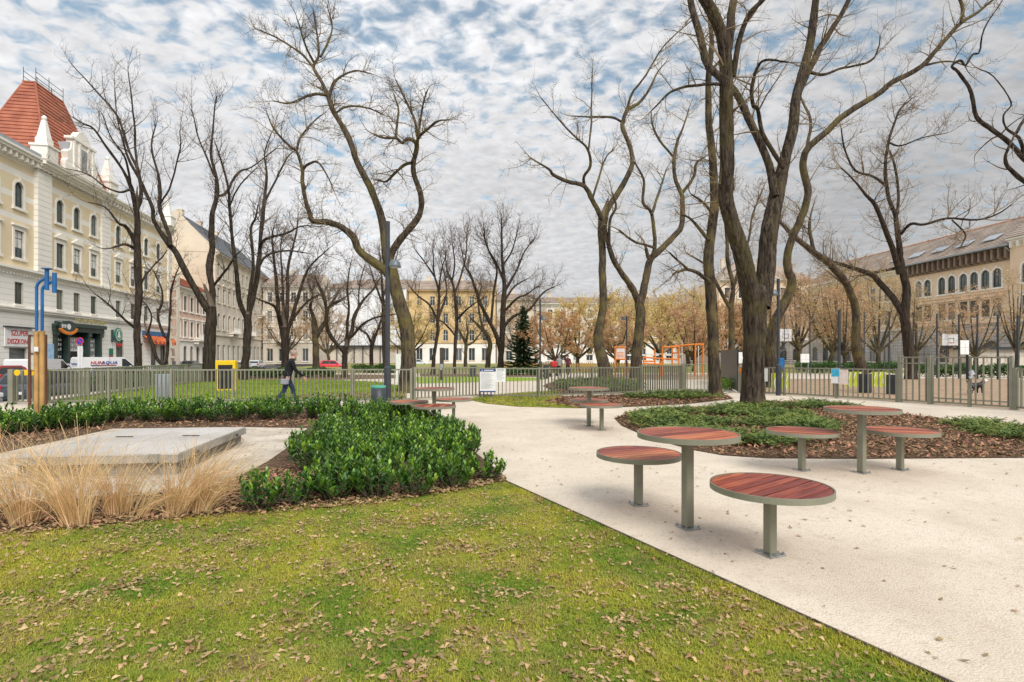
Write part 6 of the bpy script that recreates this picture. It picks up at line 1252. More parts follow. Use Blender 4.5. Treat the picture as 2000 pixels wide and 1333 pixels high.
t.limb([(476, 746, 17), (478, 715, 16), (481, 689, 16), (484, 640, 16), (484, 615, 16)])
t.limb([(481, 622, 11), (470, 594, 10), (464, 557, 10), (460, 518, 9), (455, 479, 8), (452, 439, 7), (447, 400, 6), (446, 367, 5), (430, 310, 4), (420, 280, 2)], dy=-3)
t.limb([(486, 618, 12), (491, 595, 12), (499, 557, 11), (505, 518, 10), (508, 479, 9), (513, 426, 8), (516, 395, 7), (521, 347, 6), (517, 300, 3), (530, 260, 2)], dy=2)
t.limb([(485, 610, 9), (487, 575, 8), (493, 535, 7), (494, 500, 7), (490, 447, 5), (500, 425, 4), (504, 400, 2)], dy=-1)
t.limb([(507, 490, 7), (510, 476, 7), (520, 467, 6), (536, 462, 5), (562, 455, 4), (589, 442, 3), (628, 443, 2)], dy=-3, dy0=1)
t.limb([(502, 530, 6), (520, 500, 5), (560, 490, 4), (600, 495, 2)], dy=4, dy0=1)
t.limb([(516, 395, 5), (540, 350, 4), (560, 310, 3), (580, 290, 2)], dy=3, dy0=1.5)
t.limb([(448, 402, 4), (470, 360, 3), (500, 330, 2)], dy=-3, dy0=-2)
t.ramify(2.40, 2.0, 1.0, 0.2, 0.6, 0.25, 0.2, 3); t.build('seed', 1500, 0.045)
t = Tree('tree', 'many-limbed tree rising behind the walking person', 'tree', 47.0, 'bark_dark', 'twig', seed=4)
t.limb([(557, 734, 16), (557, 700, 15), (557, 668, 16), (555, 640, 19)])
t.limb([(551, 650, 10), (545, 618, 9), (541, 568, 8), (536, 518, 6), (532, 470, 4), (535, 440, 2)], dy=-2)
t.limb([(556, 645, 11), (560, 610, 9), (562, 570, 8), (563, 518, 6), (578, 460, 4), (582, 420, 2)], dy=2)
t.limb([(559, 650, 10), (570, 625, 9), (581, 584, 7), (602, 526, 5), (641, 487, 2)], dy=0.5)
t.limb([(551, 640, 8), (546, 620, 7), (536, 599, 6), (515, 589, 4), (497, 581, 2)], dy=-3)
t.limb([(553, 640, 8), (553, 590, 7), (551, 540, 5), (548, 480, 3), (556, 450, 2)], dy=3)
t.limb([(570, 625, 6), (600, 590, 5), (625, 575, 3)], dy=3, dy0=0)
t.ramify(2.6, 2.4, 1.1, 0.2, 0.4, 0.2, 0.25, 4); t.build('seed', 2600, 0.05)
t = Tree('tree', 'pollarded pale tree with knobby stubs right of the walking person', 'tree', 50.0, 'bark_moss', 'twig', seed=55)
t.limb([(617, 732, 17), (617, 700, 14), (617, 674, 13), (614, 636, 12), (612, 620, 9), (606, 600, 6), (610, 575, 4), (600, 545, 2)])
t.limb([(618, 660, 10), (628, 640, 10), (637, 628, 10), (640, 605, 7), (650, 594, 6), (664, 588, 6)], dy=-1)
t.limb([(638, 620, 7), (637, 596, 6), (633, 575, 5), (620, 555, 3)], dy=-1.5, dy0=-0.7)
t.limb([(645, 600, 6), (655, 580, 5), (662, 568, 5)], dy=1)
t.ramify(3.2, 2.4, 1.2, 0.25, 0.7, 0.35, 0.3, 4); t.build('seed', 900, 0.055)
t = Tree('tree', 'dark tree with one thin limb arching towards the lamp post', 'tree', 41.0, 'bark_dark', 'twig', seed=6)
t.limb([(673, 741, 14), (673, 715, 12), (674, 689, 11), (676, 676, 11)])
t.limb([(674, 690, 8), (666, 682, 8), (649, 661, 8), (640, 642, 7), (638, 623, 6), (636, 598, 5), (628, 570, 4), (615, 540, 2)], dy=-2)
t.limb([(676, 680, 9), (680, 664, 9), (687, 649, 9), (691, 623, 7), (704, 594, 6), (727, 568, 4), (745, 540, 2)], dy=2)
t.limb([(676, 668, 7), (678, 650, 7), (679, 626, 6), (681, 598, 5), (678, 560, 4), (684, 520, 2)], dy=-1)
t.limb([(681, 664, 6), (693, 651, 6), (708, 634, 5), (727, 623, 4), (750, 617, 4), (773, 614, 2)], dy=-2)
t.limb([(690, 630, 5), (700, 600, 4), (702, 560, 3), (712, 520, 2)], dy=3)
t.ramify(2.4, 2.0, 1.0, 0.22, 0.6, 0.3, 0.25, 4); t.build('seed', 900, 0.05)
t = Tree('tree', 'straight trunk standing just left of the lamp post, farther back', 'tree', 52.0, 'bark_dark', 'twig', seed=66)
t.limb([(753, 730, 9), (750, 690, 8), (749, 640, 8), (748, 590, 7), (746, 550, 5), (742, 500, 3)])
t.limb([(749, 600, 5), (735, 560, 4), (722, 520, 2)], dy=-2); t.limb([(748, 580, 5), (762, 540, 4), (775, 500, 2)], dy=2)
t.ramify(2.4, 2.4, 1.1, 0.25, 0.6, 0.35, 0.25, 4); t.build('seed', 900, 0.055)
t = Tree('tree', 'low forked tree before the white sheeted facade', 'tree', 55.0, 'bark_dark', 'twig', seed=67)
t.limb([(726, 729, 9), (725, 700, 9), (726, 672, 8)])
t.limb([(726, 676, 6), (718, 655, 5), (706, 645, 4), (695, 640, 3)], dy=-1); t.limb([(727, 676, 7), (735, 650, 6), (742, 634, 5), (748, 600, 3)], dy=1)
t.ramify(2.4, 2.4, 1.1, 0.25, 0.6, 0.35, 0.25, 4); t.build('seed', 500, 0.055)
t = Tree('tree', 'slim tree with a kink left of the dark totem', 'tree', 48.0, 'bark_dark', 'twig', seed=8)
t.limb([(845, 733, 9), (846, 715, 8), (849, 688, 7), (855, 650, 7), (855, 624, 7), (857, 573, 5), (848, 535, 4), (846, 485, 2)])
t.limb([(855, 626, 5), (839, 596, 4), (816, 578, 3), (800, 560, 2)], dy=-2); t.limb([(856, 624, 5), (862, 605, 5), (869, 586, 4), (872, 560, 3), (862, 510, 2)], dy=2)
t.limb([(857, 576, 4), (860, 540, 3), (870, 500, 2)], dy=-1); t.limb([(848, 540, 4), (828, 510, 3), (812, 490, 2)], dy=-1)
t.ramify(2.3, 2.3, 1.1, 0.17, 0.9, 0.3, 0.25, 4); t.build('seed', 900, 0.05)
t = Tree('tree', 'slim dark tree right of the dark totem', 'tree', 50.0, 'bark_dark', 'twig', seed=9)
t.limb([(888, 731, 8), (888, 710, 7), (890, 662, 7), (892, 624, 7), (888, 573, 6), (882, 548, 5), (874, 530, 3), (870, 500, 2)])
t.limb([(892, 626, 5), (907, 609, 4), (923, 596, 3), (940, 585, 2)], dy=-2); t.limb([(888, 655, 4), (876, 640, 4), (864, 629, 3), (850, 622, 2)], dy=1.5)
t.limb([(889, 572, 4), (900, 540, 4), (910, 500, 3), (912, 460, 2)], dy=2); t.limb([(883, 550, 4), (888, 520, 3), (884, 480, 2)], dy=-1.5)
t.ramify(2.3, 2.3, 1.1, 0.17, 0.9, 0.3, 0.25, 4); t.build('seed', 900, 0.05)
t = Tree('tree', 'broad bare tree with a straight leader left of the spruce', 'tree', 60.0, 'bark_dark', 'twig', seed=10)
t.limb([(978, 725, 14), (978, 700, 12), (980, 675, 12), (983, 598, 11), (985, 560, 9), (981, 509, 6), (980, 458, 4), (979, 425, 2)])
t.limb([(978, 690, 10), (972, 662, 9), (956, 629, 8), (938, 593, 7), (928, 563, 6), (918, 535, 5), (907, 517, 3), (900, 480, 2)], dy=-3)
t.limb([(959, 632, 6), (962, 600, 5), (964, 573, 5), (970, 527, 4), (955, 490, 3), (943, 455, 2)], dy=1)
t.limb([(984, 640, 6), (1002, 619, 6), (1035, 604, 5), (1060, 573, 4), (1083, 560, 2)], dy=2)
t.limb([(985, 608, 5), (1010, 583, 4), (1027, 576, 3), (1050, 560, 2)], dy=-3)
t.limb([(985, 572, 6), (998, 548, 5), (1010, 527, 4), (1025, 491, 3), (1045, 466, 2)], dy=2)
t.limb([(984, 550, 5), (970, 515, 4), (950, 480, 3), (945, 445, 2)], dy=-2)
t.limb([(982, 520, 4), (1000, 490, 3), (1010, 455, 2)], dy=-2); t.limb([(984, 590, 5), (1005, 560, 4), (1030, 545, 2)], dy=3)
t.ramify(2.6, 2.6, 1.2, 0.17, 0.6, 0.25, 0.25, 4); t.build('seed', 700, 0.05)
t = Tree('tree', 'leaning tree just left of the broad bare tree', 'tree', 63.0, 'bark_moss', 'twig', seed=101)
t.limb([(952, 724, 11), (954, 700, 10), (957, 672, 10), (949, 652, 8), (936, 638, 6), (920, 622, 3)])
t.limb([(945, 648, 6), (938, 620, 5), (934, 590, 4), (940, 560, 2)], dy=2); t.ramify(2.6, 2.4, 1.2, 0.25, 0.6, 0.3, 0.3, 4); t.build('seed', 400, 0.06)
t = Tree('tree', 'small pollard before the yellow facade', 'tree', 75.0, 'bark_moss', 'twig', seed=102)
t.limb([(909, 720, 8), (909, 695, 7), (910, 673, 7), (904, 660, 5), (897, 645, 3)]); t.limb([(910, 676, 5), (925, 668, 4), (938, 652, 3)], dy=1); t.limb([(910, 673, 5), (914, 650, 4), (912, 640, 3)], dy=-1)
t.ramify(3, 2.4, 1.2, 0.25, 0.7, 0.3, 0.35, 4); t.build('seed', 300, 0.06)
# ---- trees that keep their autumn leaves, farther off
def autumn(px, base, top, wpx, leaf, label, seed, nl=5200, bk='bark_moss', vis=1.0):
    Y = FPX * HC / (base - HY); t = Tree('autumn_tree', label, 'tree', Y, bk, 'twig_autumn', 'trees with autumn leaves at the far side of the park', seed=seed)
    hp = base - top; fk = base - hp * rng.uniform(0.16, 0.26); wpx = wpx * 1.35; w0 = max(5, hp * 0.055)
    t.limb([(px, base, w0 * 1.2), (px + rng.uniform(-3, 3), (base + fk) / 2, w0), (px + rng.uniform(-4, 4), fk, w0 * 0.9)])
    nb = 8
    for k in range(nb):
        f = (k + 0.5) / nb * 2 - 1 + rng.uniform(-0.12, 0.12); ex = px + f * wpx * 0.42; ey = top + hp * (0.06 + 0.36 * f * f) + rng.uniform(0, hp * 0.12)
        mx, my = px + f * wpx * 0.25, fk - (fk - ey) * 0.45
        t.limb([(px, fk + 4, w0 * 0.6), (mx, my, w0 * 0.38), (ex, ey, w0 * 0.12)], dy=rng.uniform(-1, 1) * wpx * 0.4 / FPX * Y)
    hm = hp / FPX * Y
    t.ramify(2.0 if px < 1770 else 1.1, hm * 0.2, hm * 0.12, 0.25, 0.2, 0.2, 0.3, 4, 1)
    t.build(leaf, int(nl * (3.0 if px < 1440 else 1.6 if px < 1770 else .9)), 0.0009 * Y + 0.03, 8)
aut = [(1085, 728, 612, 120, 'leaf_rust', 'rusty leaved tree right of the spruce', 6000), (1130, 724, 588, 130, 'leaf_gold', 'golden tree behind the two strolling people', 6000),
       (1205, 727, 610, 120, 'leaf_pink', 'reddish tree behind the wavy trunk', 5200), (1205, 718, 566, 130, 'leaf_gold', 'tall golden tree behind the reddish one', 6500),
       (1290, 720, 572, 150, 'leaf_gold', 'wide golden tree above the orange playground', 7500), (1355, 726, 598, 110, 'leaf_pink', 'russet tree right of the playground', 6000),
       (1345, 716, 566, 130, 'leaf_gold', 'golden tree rising behind the russet one', 6000), (1420, 724, 590, 90, 'leaf_rust', 'rusty tree half hidden by the slim lichened trunk', 4500),
       (1560, 722, 532, 130, 'leaf_rust', 'rusty tree left of the tall court post', 5200), (1625, 722, 520, 130, 'leaf_gold', 'thin golden tree behind the court fence', 3000),
       (1648, 728, 560, 110, 'leaf_rust', 'rust brown tree behind the leaning trunk', 3600), (1715, 722, 520, 130, 'leaf_gold', 'yellowish tree beside the brick palace', 3000),
       (1905, 728, 570, 170, 'leaf_pink', 'low spreading russet tree before the brick palace', 3800), (1860, 722, 600, 90, 'leaf_rust', 'small russet tree left of the spreading one', 1800),
       (1985, 735, 540, 70, 'leaf_gold', 'young thin tree at the right end of the court fence', 500), (640, 716, 600, 90, 'leaf_rust', 'rusty tree before the white sheeted facade', 1200),
       (800, 722, 592, 110, 'leaf_gold', 'yellow leaved tree behind the winding tree', 3000), (560, 718, 590, 90, 'leaf_rust', 'brownish street tree before the grey corner house', 900),
       (1010, 716, 600, 90, 'leaf_pink', 'reddish tree behind the spruce', 2600), (1500, 724, 560, 110, 'leaf_pink', 'russet tree seen through the fork of the giant', 3600), (1462, 718, 576, 90, 'leaf_gold', 'golden tree behind the giant trunk', 3000),
       (1790, 722, 560, 90, 'leaf_gold', 'thin yellowish tree behind the spreading bare tree', 700)]
for k, a in enumerate(aut): autumn(*a[:6], seed=300 + k, nl=a[6])
# ---- spruce
rng = np.random.default_rng(77)
Ys = 58.0; b = A(1022, 726, Ys); sp = empty('spruce_tree', (b.x, b.y, 0), 0, 'dark green spruce standing alone beside the path', 'tree')
Hs = (726 - 596) / FPX * Ys; tb = MB(); tb.tube([(0, 0, -0.1), (0, 0, Hs * 0.5), (0, 0, Hs)], [0.14, 0.09, 0.015], 8); tb.build('trunk', M['bark_dark'], sp)
Vs, Fs, off = [], [], 0
for i in range(170):
    z = Hs * (0.06 + 0.92 * (i / 170) ** 0.9); ln = (1 - z / Hs) ** 0.8 * 2.15 * rng.uniform(0.7, 1.1) + 0.12; a = i * 2.4 + rng.uniform(-0.3, 0.3)
    k = max(14, int(ln * 110)); u = rng.uniform(0.1, 1, k); zz = z - 0.28 * ln * np.sin(u * 2.2) + 0.10 * ln * u
    C = np.column_stack([np.cos(a) * ln * u, np.sin(a) * ln * u, zz]); side = rng.choice([-1, 1], k); sp_ = rng.uniform(0.3, 0.8, k) * side
    d = np.column_stack([np.cos(a + sp_), np.sin(a + sp_), rng.uniform(-0.35, 0.1, k)]); l = (0.10 + 0.30 * ln * 0.5 * (1 - u * 0.6))[:, None] * rng.uniform(0.6, 1.1, (k, 1))
    wv = np.cross(d, rng.normal(0, 1, (k, 3))); wv = wv / (np.linalg.norm(wv, axis=1, keepdims=True) + 1e-6) * 0.06; V = np.stack([C - wv, C + wv, C + d * l + wv * 0.3, C + d * l - wv * 0.3], 1).reshape(-1, 3); Vs.append(V); Fs.append(np.arange(4 * k).reshape(k, 4) + off); off += 4 * k
link('crown', np_mesh('crown', np.vstack(Vs), np.vstack(Fs), M['spruce']), sp)
# ================================================================== shrubs, dry grass, juniper, hedges
rng = np.random.default_rng(21)
def laurel_meshes(h, r, nst, seed):
    g = np.random.default_rng(seed); LV, LF2, MI, off = [], [], [], 0; st = []
    base = np.array([[0, 0, 0], [-.28, .30, .02], [.28, .30, .02], [0, .32, -.035], [-.36, .66, .03], [.36, .66, .03], [0, .68, -.04], [0, 1.0, 0.0]])
    fc = np.array([[0, 3, 1, 1], [0, 2, 3, 3], [1, 3, 6, 4], [3, 2, 5, 6], [4, 6, 7, 7], [6, 5, 7, 7]])
    for i in range(nst):
        a = g.uniform(0, 6.28); rr = r * math.sqrt(g.random()); top = np.array([math.cos(a) * rr, math.sin(a) * rr, h * g.uniform(0.55, 1.0) * (1 - 0.35 * (rr / r) ** 2)])
        foot = np.array([top[0] * 0.35, top[1] * 0.35, 0.0]); mid = (foot + top) / 2 + np.array([top[0], top[1], 0]) * 0.15
        st.append(([foot, mid, top], [0.006, 0.005, 0.003]))
        ax = top - mid; ax /= np.linalg.norm(ax); k = g.integers(13, 20); young = g.random() < 0.4
        for j in range(k):
            t = (j / k) ** 0.7; p = foot + (mid - foot) * min(1, (0.4 + t * 1.6) / 1.0) if t < 0.35 else mid + (top - mid) * (t - 0.35) / 0.65
            ang = j * 2.4 + g.uniform(-.4, .4); el = 0.15 + 0.95 * t + g.uniform(-.25, .25)
            d = np.array([math.cos(ang) * math.cos(el), math.sin(ang) * math.cos(el), math.sin(el)]); d = d + ax * 0.25; d /= np.linalg.norm(d)
            s = np.cross(d, [0, 0, 1.0]); s /= np.linalg.norm(s) + 1e-6; n = np.cross(s, d); L_ = g.uniform(0.06, 0.10) * (0.8 + 0.3 * (1 - t)); wd = L_ * 0.66
            V = p + base[:, :1] * s * wd + base[:, 1:2] * d * L_ + (base[:, 2:3] * 0.9 - 0.10 * base[:, 1:2] ** 2) * n * L_ 
            LV.append(V); LF2.append(fc + off); off += 8; MI += [1 if (young and t > 0.55) else 0] * 6
    V = np.vstack(LV); F = np.vstack(LF2); F = [tuple(dict.fromkeys(f)) for f in F.tolist()]
    me = bpy.data.meshes.new('foliage'); me.from_pydata(V.tolist(), [], F); me.materials.append(M['laurel']); me.materials.append(M['laurel_young']); me.polygons.foreach_set('material_index', MI); me.polygons.foreach_set('use_smooth', [True] * len(F)); me.update()
    mb = MB()
    for p, q in st: mb.tube(p, q, 4, cap=False)
    return me, mb.mesh('stems', M['twig'])
lv = [laurel_meshes(0.46, 0.28, 24, 50 + k) for k in range(6)]
def shrub(x, y, s, label, group, k=None):
    e = empty('laurel_shrub', (x, y, 0.005), rng.uniform(0, 6.28), label, 'shrub', group); k = rng.integers(6) if k is None else k
    e.scale = (s, s, s * rng.uniform(0.92, 1.12)); link('foliage', lv[k][0], e); link('stems', lv[k][1], e); return e
ordn = ['first', 'second', 'third', 'fourth', 'fifth', 'sixth', 'seventh', 'eighth', 'ninth', 'tenth', 'eleventh', 'twelfth', 'thirteenth', 'fourteenth']
frontrow = [(503, 1000), (575, 988), (650, 978), (735, 975), (815, 969), (888, 955), (952, 938)]
for i, (x, y) in enumerate(frontrow):
    p = G(x, y); shrub(p.x, p.y, [0.98, 0.82, 0.95, 1.0, 0.95, 0.95, 0.92][i], f'{ordn[i]} glossy laurel shrub from the left along the front edge of the bed', 'laurel shrubs along the front of the bed')
bedm = [G(520, 985)[:2], G(960, 940)[:2], G(925, 890)[:2], G(866, 845)[:2], G(800, 810)[:2], G(690, 808)[:2], G(655, 832)[:2], G(610, 868)[:2], G(560, 915)[:2]]
pts = []; tries = 0
while len(pts) < 78 and tries < 6000:
    tries += 1; p = scatter(bedm, 1)[0]
    if all((p[0] - q[0]) ** 2 + (p[1] - q[1]) ** 2 > 0.30 ** 2 for q in pts) and all((p[0] - G(*f).x) ** 2 + (p[1] - G(*f).y) ** 2 > 0.25 ** 2 for f in frontrow): pts.append(p)
def near_line(p, a, b):
    a, b, p = Vector(a[:2]), Vector(b[:2]), Vector(p); d = b - a; t = max(0, min(1, (p - a).dot(d) / d.length_squared)); return (p - a - d * t).length
rgt = sorted([tuple(p) for p in pts if min(near_line(p, G(960, 940), G(925, 890)), near_line(p, G(925, 890), G(866, 845)), near_line(p, G(866, 845), G(800, 810))) < .22], key=lambda p: p[1])
lft = sorted([tuple(p) for p in pts if tuple(p) not in rgt and min(near_line(p, G(655, 832), G(610, 868)), near_line(p, G(610, 868), G(560, 915)), near_line(p, G(560, 915), G(520, 985))) < .25], key=lambda p: p[1])
for p in pts:
    q = tuple(p); sc = rng.uniform(0.98, 1.16)
    if q in rgt and rgt.index(q) < 14: shrub(p[0], p[1], sc, f'{ordn[rgt.index(q)]} laurel shrub counted back along the path side of the bed', 'laurel shrubs on the path side of the bed')
    elif q in lft and lft.index(q) < 14: shrub(p[0], p[1], sc, f'{ordn[lft.index(q)]} laurel shrub counted back along the hatch side of the bed', 'laurel shrubs on the hatch side of the bed')
    else: shrub(p[0], p[1], sc, 'glossy laurel shrub packed inside the large bed', 'laurel shrubs packed inside the large bed')
ordn += ['fifteenth', 'sixteenth', 'seventeenth', 'eighteenth', 'nineteenth', 'twentieth', 'twenty-first', 'twenty-second', 'twenty-third', 'twenty-fourth', 'twenty-fifth', 'twenty-sixth']
k = 0; x = -60
while x < 668:
    for row in (0, 1):
        yb = 823 + (6 if x < 200 else 0) + max(0, (220 - x) * 0.085) - row * 10 + rng.uniform(-2, 2) - max(0, (x - 400) * 0.03)
        p = G(x + rng.uniform(-8, 8) + row * 12, yb); shrub(p.x, p.y, rng.uniform(1.0, 1.3), f'{ordn[k]} laurel from the left in the {["front", "back"][row]} row of the low hedge behind the hatch', 'laurel hedge row behind the hatch')
    x += 30; k += 1
# extra shrubs that fill the left corner of the row
for i, (x, y) in enumerate([(-20, 856), (20, 850), (60, 846), (105, 841), (150, 838), (190, 834)]):
    p = G(x, y); shrub(p.x, p.y, rng.uniform(0.9, 1.1), f'{ordn[i]} laurel from the left in front of the hedge round the vent mast', 'laurel hedge row behind the hatch')
# ---- dry ornamental grass
def dry_clump(px, py, h, lean, n, label, spread=0.34):
    p = G(px, py); e = empty('dry_grass_clump', (p.x, p.y, 0.005), 0, label, 'ornamental grass', 'dry ornamental grasses in front of the hatch')
    Vs, Fs, off = [], [], 0; sg = 7
    for i in range(n):
        a = rng.uniform(0, 6.28); sp = 0.03 + spread * rng.random() ** 1.6; hh = h * rng.uniform(0.55, 1.1); d = np.array([math.cos(a) * sp + lean[0], math.sin(a) * sp + lean[1], 1.0]); d /= np.linalg.norm(d)
        f = np.array([math.cos(a), math.sin(a), 0]) * rng.uniform(0, 0.11); pt = f.copy(); P = [pt.copy()]; dr = rng.uniform(0.02, 0.2) * (3.2 if rng.random() < 0.3 else 1)
        for j in range(sg):
            d = d + np.array([math.cos(a) * 0.05 + lean[0] * 0.12, math.sin(a) * 0.05 + lean[1] * .12, -dr * (j / sg) * 1.5]) + rng.normal(0, 0.075, 3) + (np.array([rng.normal(0, .5), rng.normal(0, .5), -.3]) if rng.random() < .03 else 0); d /= np.linalg.norm(d); pt = pt + d * hh / sg; P.append(pt.copy())
        P = np.array(P); w = np.cross(P[-1] - P[0], [rng.normal(), rng.normal(), 0.2]); w = w / (np.linalg.norm(w) + 1e-6) * rng.uniform(0.0016, 0.0036); wt = np.linspace(1, 0.35, sg + 1)[:, None]
        V = np.stack([P - w * wt, P + w * wt], 1).reshape(-1, 3); Vs.append(V); q = np.array([[2 * j, 2 * j + 1, 2 * j + 3, 2 * j + 2] for j in range(sg)]) + off; Fs.append(q); off += 2 * (sg + 1)
    link('blades', np_mesh('blades', np.vstack(Vs), np.vstack(Fs), M['straw']), e)
dry_clump(48, 1026, 0.96, (-0.05, 0), 268, 'dry straw grass clump at the left edge of the bed')
dry_clump(150, 1030, 1.01, (-0.08, 0), 277, 'dry straw grass clump second from the left edge')
dry_clump(230, 1008, 0.75, (0.03, 0), 268, 'short upright dry grass clump in the middle of the row')
dry_clump(272, 1014, 0.62, (0.42, 0.05), 78, 'thin dry grass tuft leaning right', 0.12)
dry_clump(345, 1008, 0.85, (0.20, 0.05), 294, 'dry grass clump leaning right before the hatch corner')
dry_clump(395, 1002, 0.85, (0.24, 0.1), 294, 'rightmost golden dry grass clump near the laurel shrubs')
dry_clump(-40, 1020, 0.93, (0, 0), 179, 'dry grass clump cut by the left edge of the picture')
dry_clump(112, 1000, 0.80, (0.1, 0), 143, 'loose dry grass between the two leftmost clumps')
# ---- straggling dead blades on the mulch
# ---- juniper ground cover
def juniper(name, label, poly, n, z, size, holes=0.0, parent=None, seed=3):
    g = np.random.default_rng(seed); P = scatter(poly, n * 3); ph = np.sin(P[:, 0] * 1.9 + 1) + np.sin(P[:, 1] * 2.3 + P[:, 0] * 0.8) + g.normal(0, 0.5, len(P)); P = P[ph > holes][:n]; n = len(P)
    k = 16; a = g.uniform(0, 6.28, n); ln = g.uniform(0.6, 1.2, n) * size; el = g.uniform(0.15, 0.9, n)
    t = np.linspace(0.08, 1, k)[None, :]; hx = ln[:, None] * t * np.cos(el)[:, None]; hz = ln[:, None] * (np.sin(el)[:, None] * t - 0.25 * t * t) + z + g.uniform(0, 0.08, n)[:, None]
    C = np.stack([P[:, :1] + hx * np.cos(a)[:, None], P[:, 1:2] + hx * np.sin(a)[:, None], hz], 2)
    sd = np.where(np.arange(k) % 2 == 0, 1, -1)[None, :] * g.uniform(0.5, 1.1, (n, k)); aa = a[:, None] + sd
    l = ln[:, None] * 0.34 * (1.1 - t * 0.75) * g.uniform(0.7, 1.2, (n, k)); D = np.stack([np.cos(aa) * l, np.sin(aa) * l, l * g.uniform(-0.1, 0.6, (n, k))], 2)
    Wv = np.stack([-np.sin(aa), np.cos(aa), g.normal(0, 0.4, (n, k))], 2) * (size * 0.042)
    V = np.stack([C - Wv, C + Wv, C + D + Wv * 0.35, C + D - Wv * 0.35], 2).reshape(-1, 3); F = np.arange(len(V)).reshape(-1, 4)
    o = link(name, np_mesh(name, V, F, M['juniper']), parent); return tag(o, label, 'ground cover', kind='stuff')
jr = [G(1225, 815)[:2], G(1240, 836)[:2], G(1330, 856)[:2], G(1420, 872)[:2], G(1520, 880)[:2], G(1600, 868)[:2], G(1640, 838)[:2], G(1580, 815)[:2], G(1600, 800)[:2], G(1690, 802)[:2], G(1600, 790)[:2], G(1500, 788)[:2], G(1430, 796)[:2], G(1300, 804)[:2]]
juniper('juniper_ground_cover', 'low feathery juniper spreading round the giant trunk', jr, 3600, 0.04, 0.27, -0.25, seed=4)
jr2 = [G(1840, 828)[:2], G(1900, 852)[:2], G(2000, 868)[:2], G(2300, 880)[:2], G(2300, 850)[:2], G(2000, 838)[:2], G(1900, 826)[:2]]
juniper('juniper_ground_cover', 'juniper patch at the right end of the bark bed', jr2, 1000, 0.02, 0.26, -0.9, seed=5)
juniper('juniper_ground_cover', 'juniper strip in the middle bed beside the fence', [G(1215, 778)[:2], G(1300, 782)[:2], G(1430, 779)[:2], G(1415, 773)[:2], G(1340, 769)[:2], G(1230, 772)[:2]], 1000, 0.02, 0.30, -0.6, seed=6)
juniper('juniper_ground_cover', 'juniper mound inside the fence round the wavy trunk', [G(1095, 760)[:2], G(1170, 768)[:2], G(1250, 768)[:2], G(1252, 750)[:2], G(1180, 743)[:2], G(1085, 747)[:2]], 1900, 0.05, 0.42, -0.9, seed=7)
# ---- hedges
def hedge(name, label, a, b, w, h, n, size, m='hedge'):
    a = Vector(a); b = Vector(b); d = b - a; Ln = d.length; ang = math.atan2(d.y, d.x); e = empty(name, (a.x, a.y, 0), ang, label, 'hedge')
    C = np.column_stack([rng.uniform(0, Ln, n), rng.normal(0, w * 0.33, n), h * np.sqrt(rng.random(n)) * (0.9 + 0.14 * np.sin(rng.uniform(0, Ln, n) * 3))])
    C[:, 2] = np.maximum(C[:, 2] + 0.08 * np.sin(C[:, 0] * 2.7), 0.02); link('foliage', leaf_cloud('foliage', C, size, M[m]), e)
    mb = MB(); s = 0.0
    while s < Ln: mb.tube([(s, 0, 0), (s + 0.05, 0.03, h * 0.8)], 0.02, 4); s += 0.5
    mb.build('stems', M['twig'], e)
hedge('hedge', 'low dark hedge between the fenced lawn and the street', G(190, 764), G(330, 747), 1.0, 0.65, 7000, 0.07)
hedge('hedge', 'hedge stretch behind the yellow box', G(335, 747), G(470, 738), 1.0, 0.75, 5000, 0.08)
hedge('hedge', 'dark hedge behind the walking person', G(475, 739), G(655, 737), 1.2, 0.72, 8000, 0.085)
hedge('hedge', 'hedge at the foot of the spruce', G(955, 733), G(1055, 733), 1.5, 0.6, 3500, 0.1)
hedge('hedge', 'green hedge inside the court fence', G(1555, 729), G(1760, 733), 1.2, 1.1, 6000, 0.11)
hedge('hedge', 'hedge behind the dog run gate', G(1790, 735), G(2060, 740), 1.2, 1.0, 6000, 0.11)
hedge('hedge', 'small bright shrub row at the corner of the dark mesh panel', G(1408, 757), G(1430, 763), 0.8, 0.5, 900, 0.07, 'laurel_young')
hedge('hedge', 'far low hedge behind the middle lawn', G(690, 729), G(800, 729), 1.2, 0.8, 3000, 0.11)
# ================================================================== vehicles
WHEEL = {}
def wheel(parent, x, y, r, w=.2):
    k = round(r, 3)
    if k not in WHEEL:
        t = MB(); pr = [(r * .62, -w / 2), (r * .93, -w / 2), (r, -w * .32), (r, w * .32), (r * .93, w / 2), (r * .62, w / 2)]; t.lathe(pr, 22); rm = MB(); rm.lathe([(r * .63, -w * .45), (r * .55, -w * .4), (r * .15, -w * .42), (0, -w * .42)], 18)
        rm.lathe([(0, w * .42), (r * .15, w * .42), (r * .55, w * .4), (r * .63, w * .45)], 18)
        for q in range(5):
            a = 2 * math.pi * q / 5
            for s in (-1, 1): rm.box(r * .14, r * .6, -.035, .035, s * w * .44 - .012, s * w * .44 + .012, M=Matrix.Rotation(a, 4, 'Z'))
        WHEEL[k] = (t.mesh('tyre', M['tyre']), rm.mesh('rim', M['galv']))
    e = empty('wheel'); e.parent = parent; e.location = (x, y, r); e.rotation_euler = (R(90), 0, 0); link('tyre', WHEEL[k][0], e); link('rim', WHEEL[k][1], e)
def loft(mb, secs, m=0, smooth=True):
    n = len(secs[0]); vs = [p for s in secs for p in s]; fs = [(i * n + j, i * n + (j + 1) % n, (i + 1) * n + (j + 1) % n, (i + 1) * n + j) for i in range(len(secs) - 1) for j in range(n)]
    mb.add(vs, fs, m, smooth); mb.add(secs[0], [tuple(range(n - 1, -1, -1))], m); mb.add(secs[-1], [tuple(range(n))], m)
CARP = {}
def car_paint(col):
    if col not in CARP: CARP[col] = mat('car_paint', col, .28, scale=1.0, var=.03, spec=.6)
    return CARP[col]
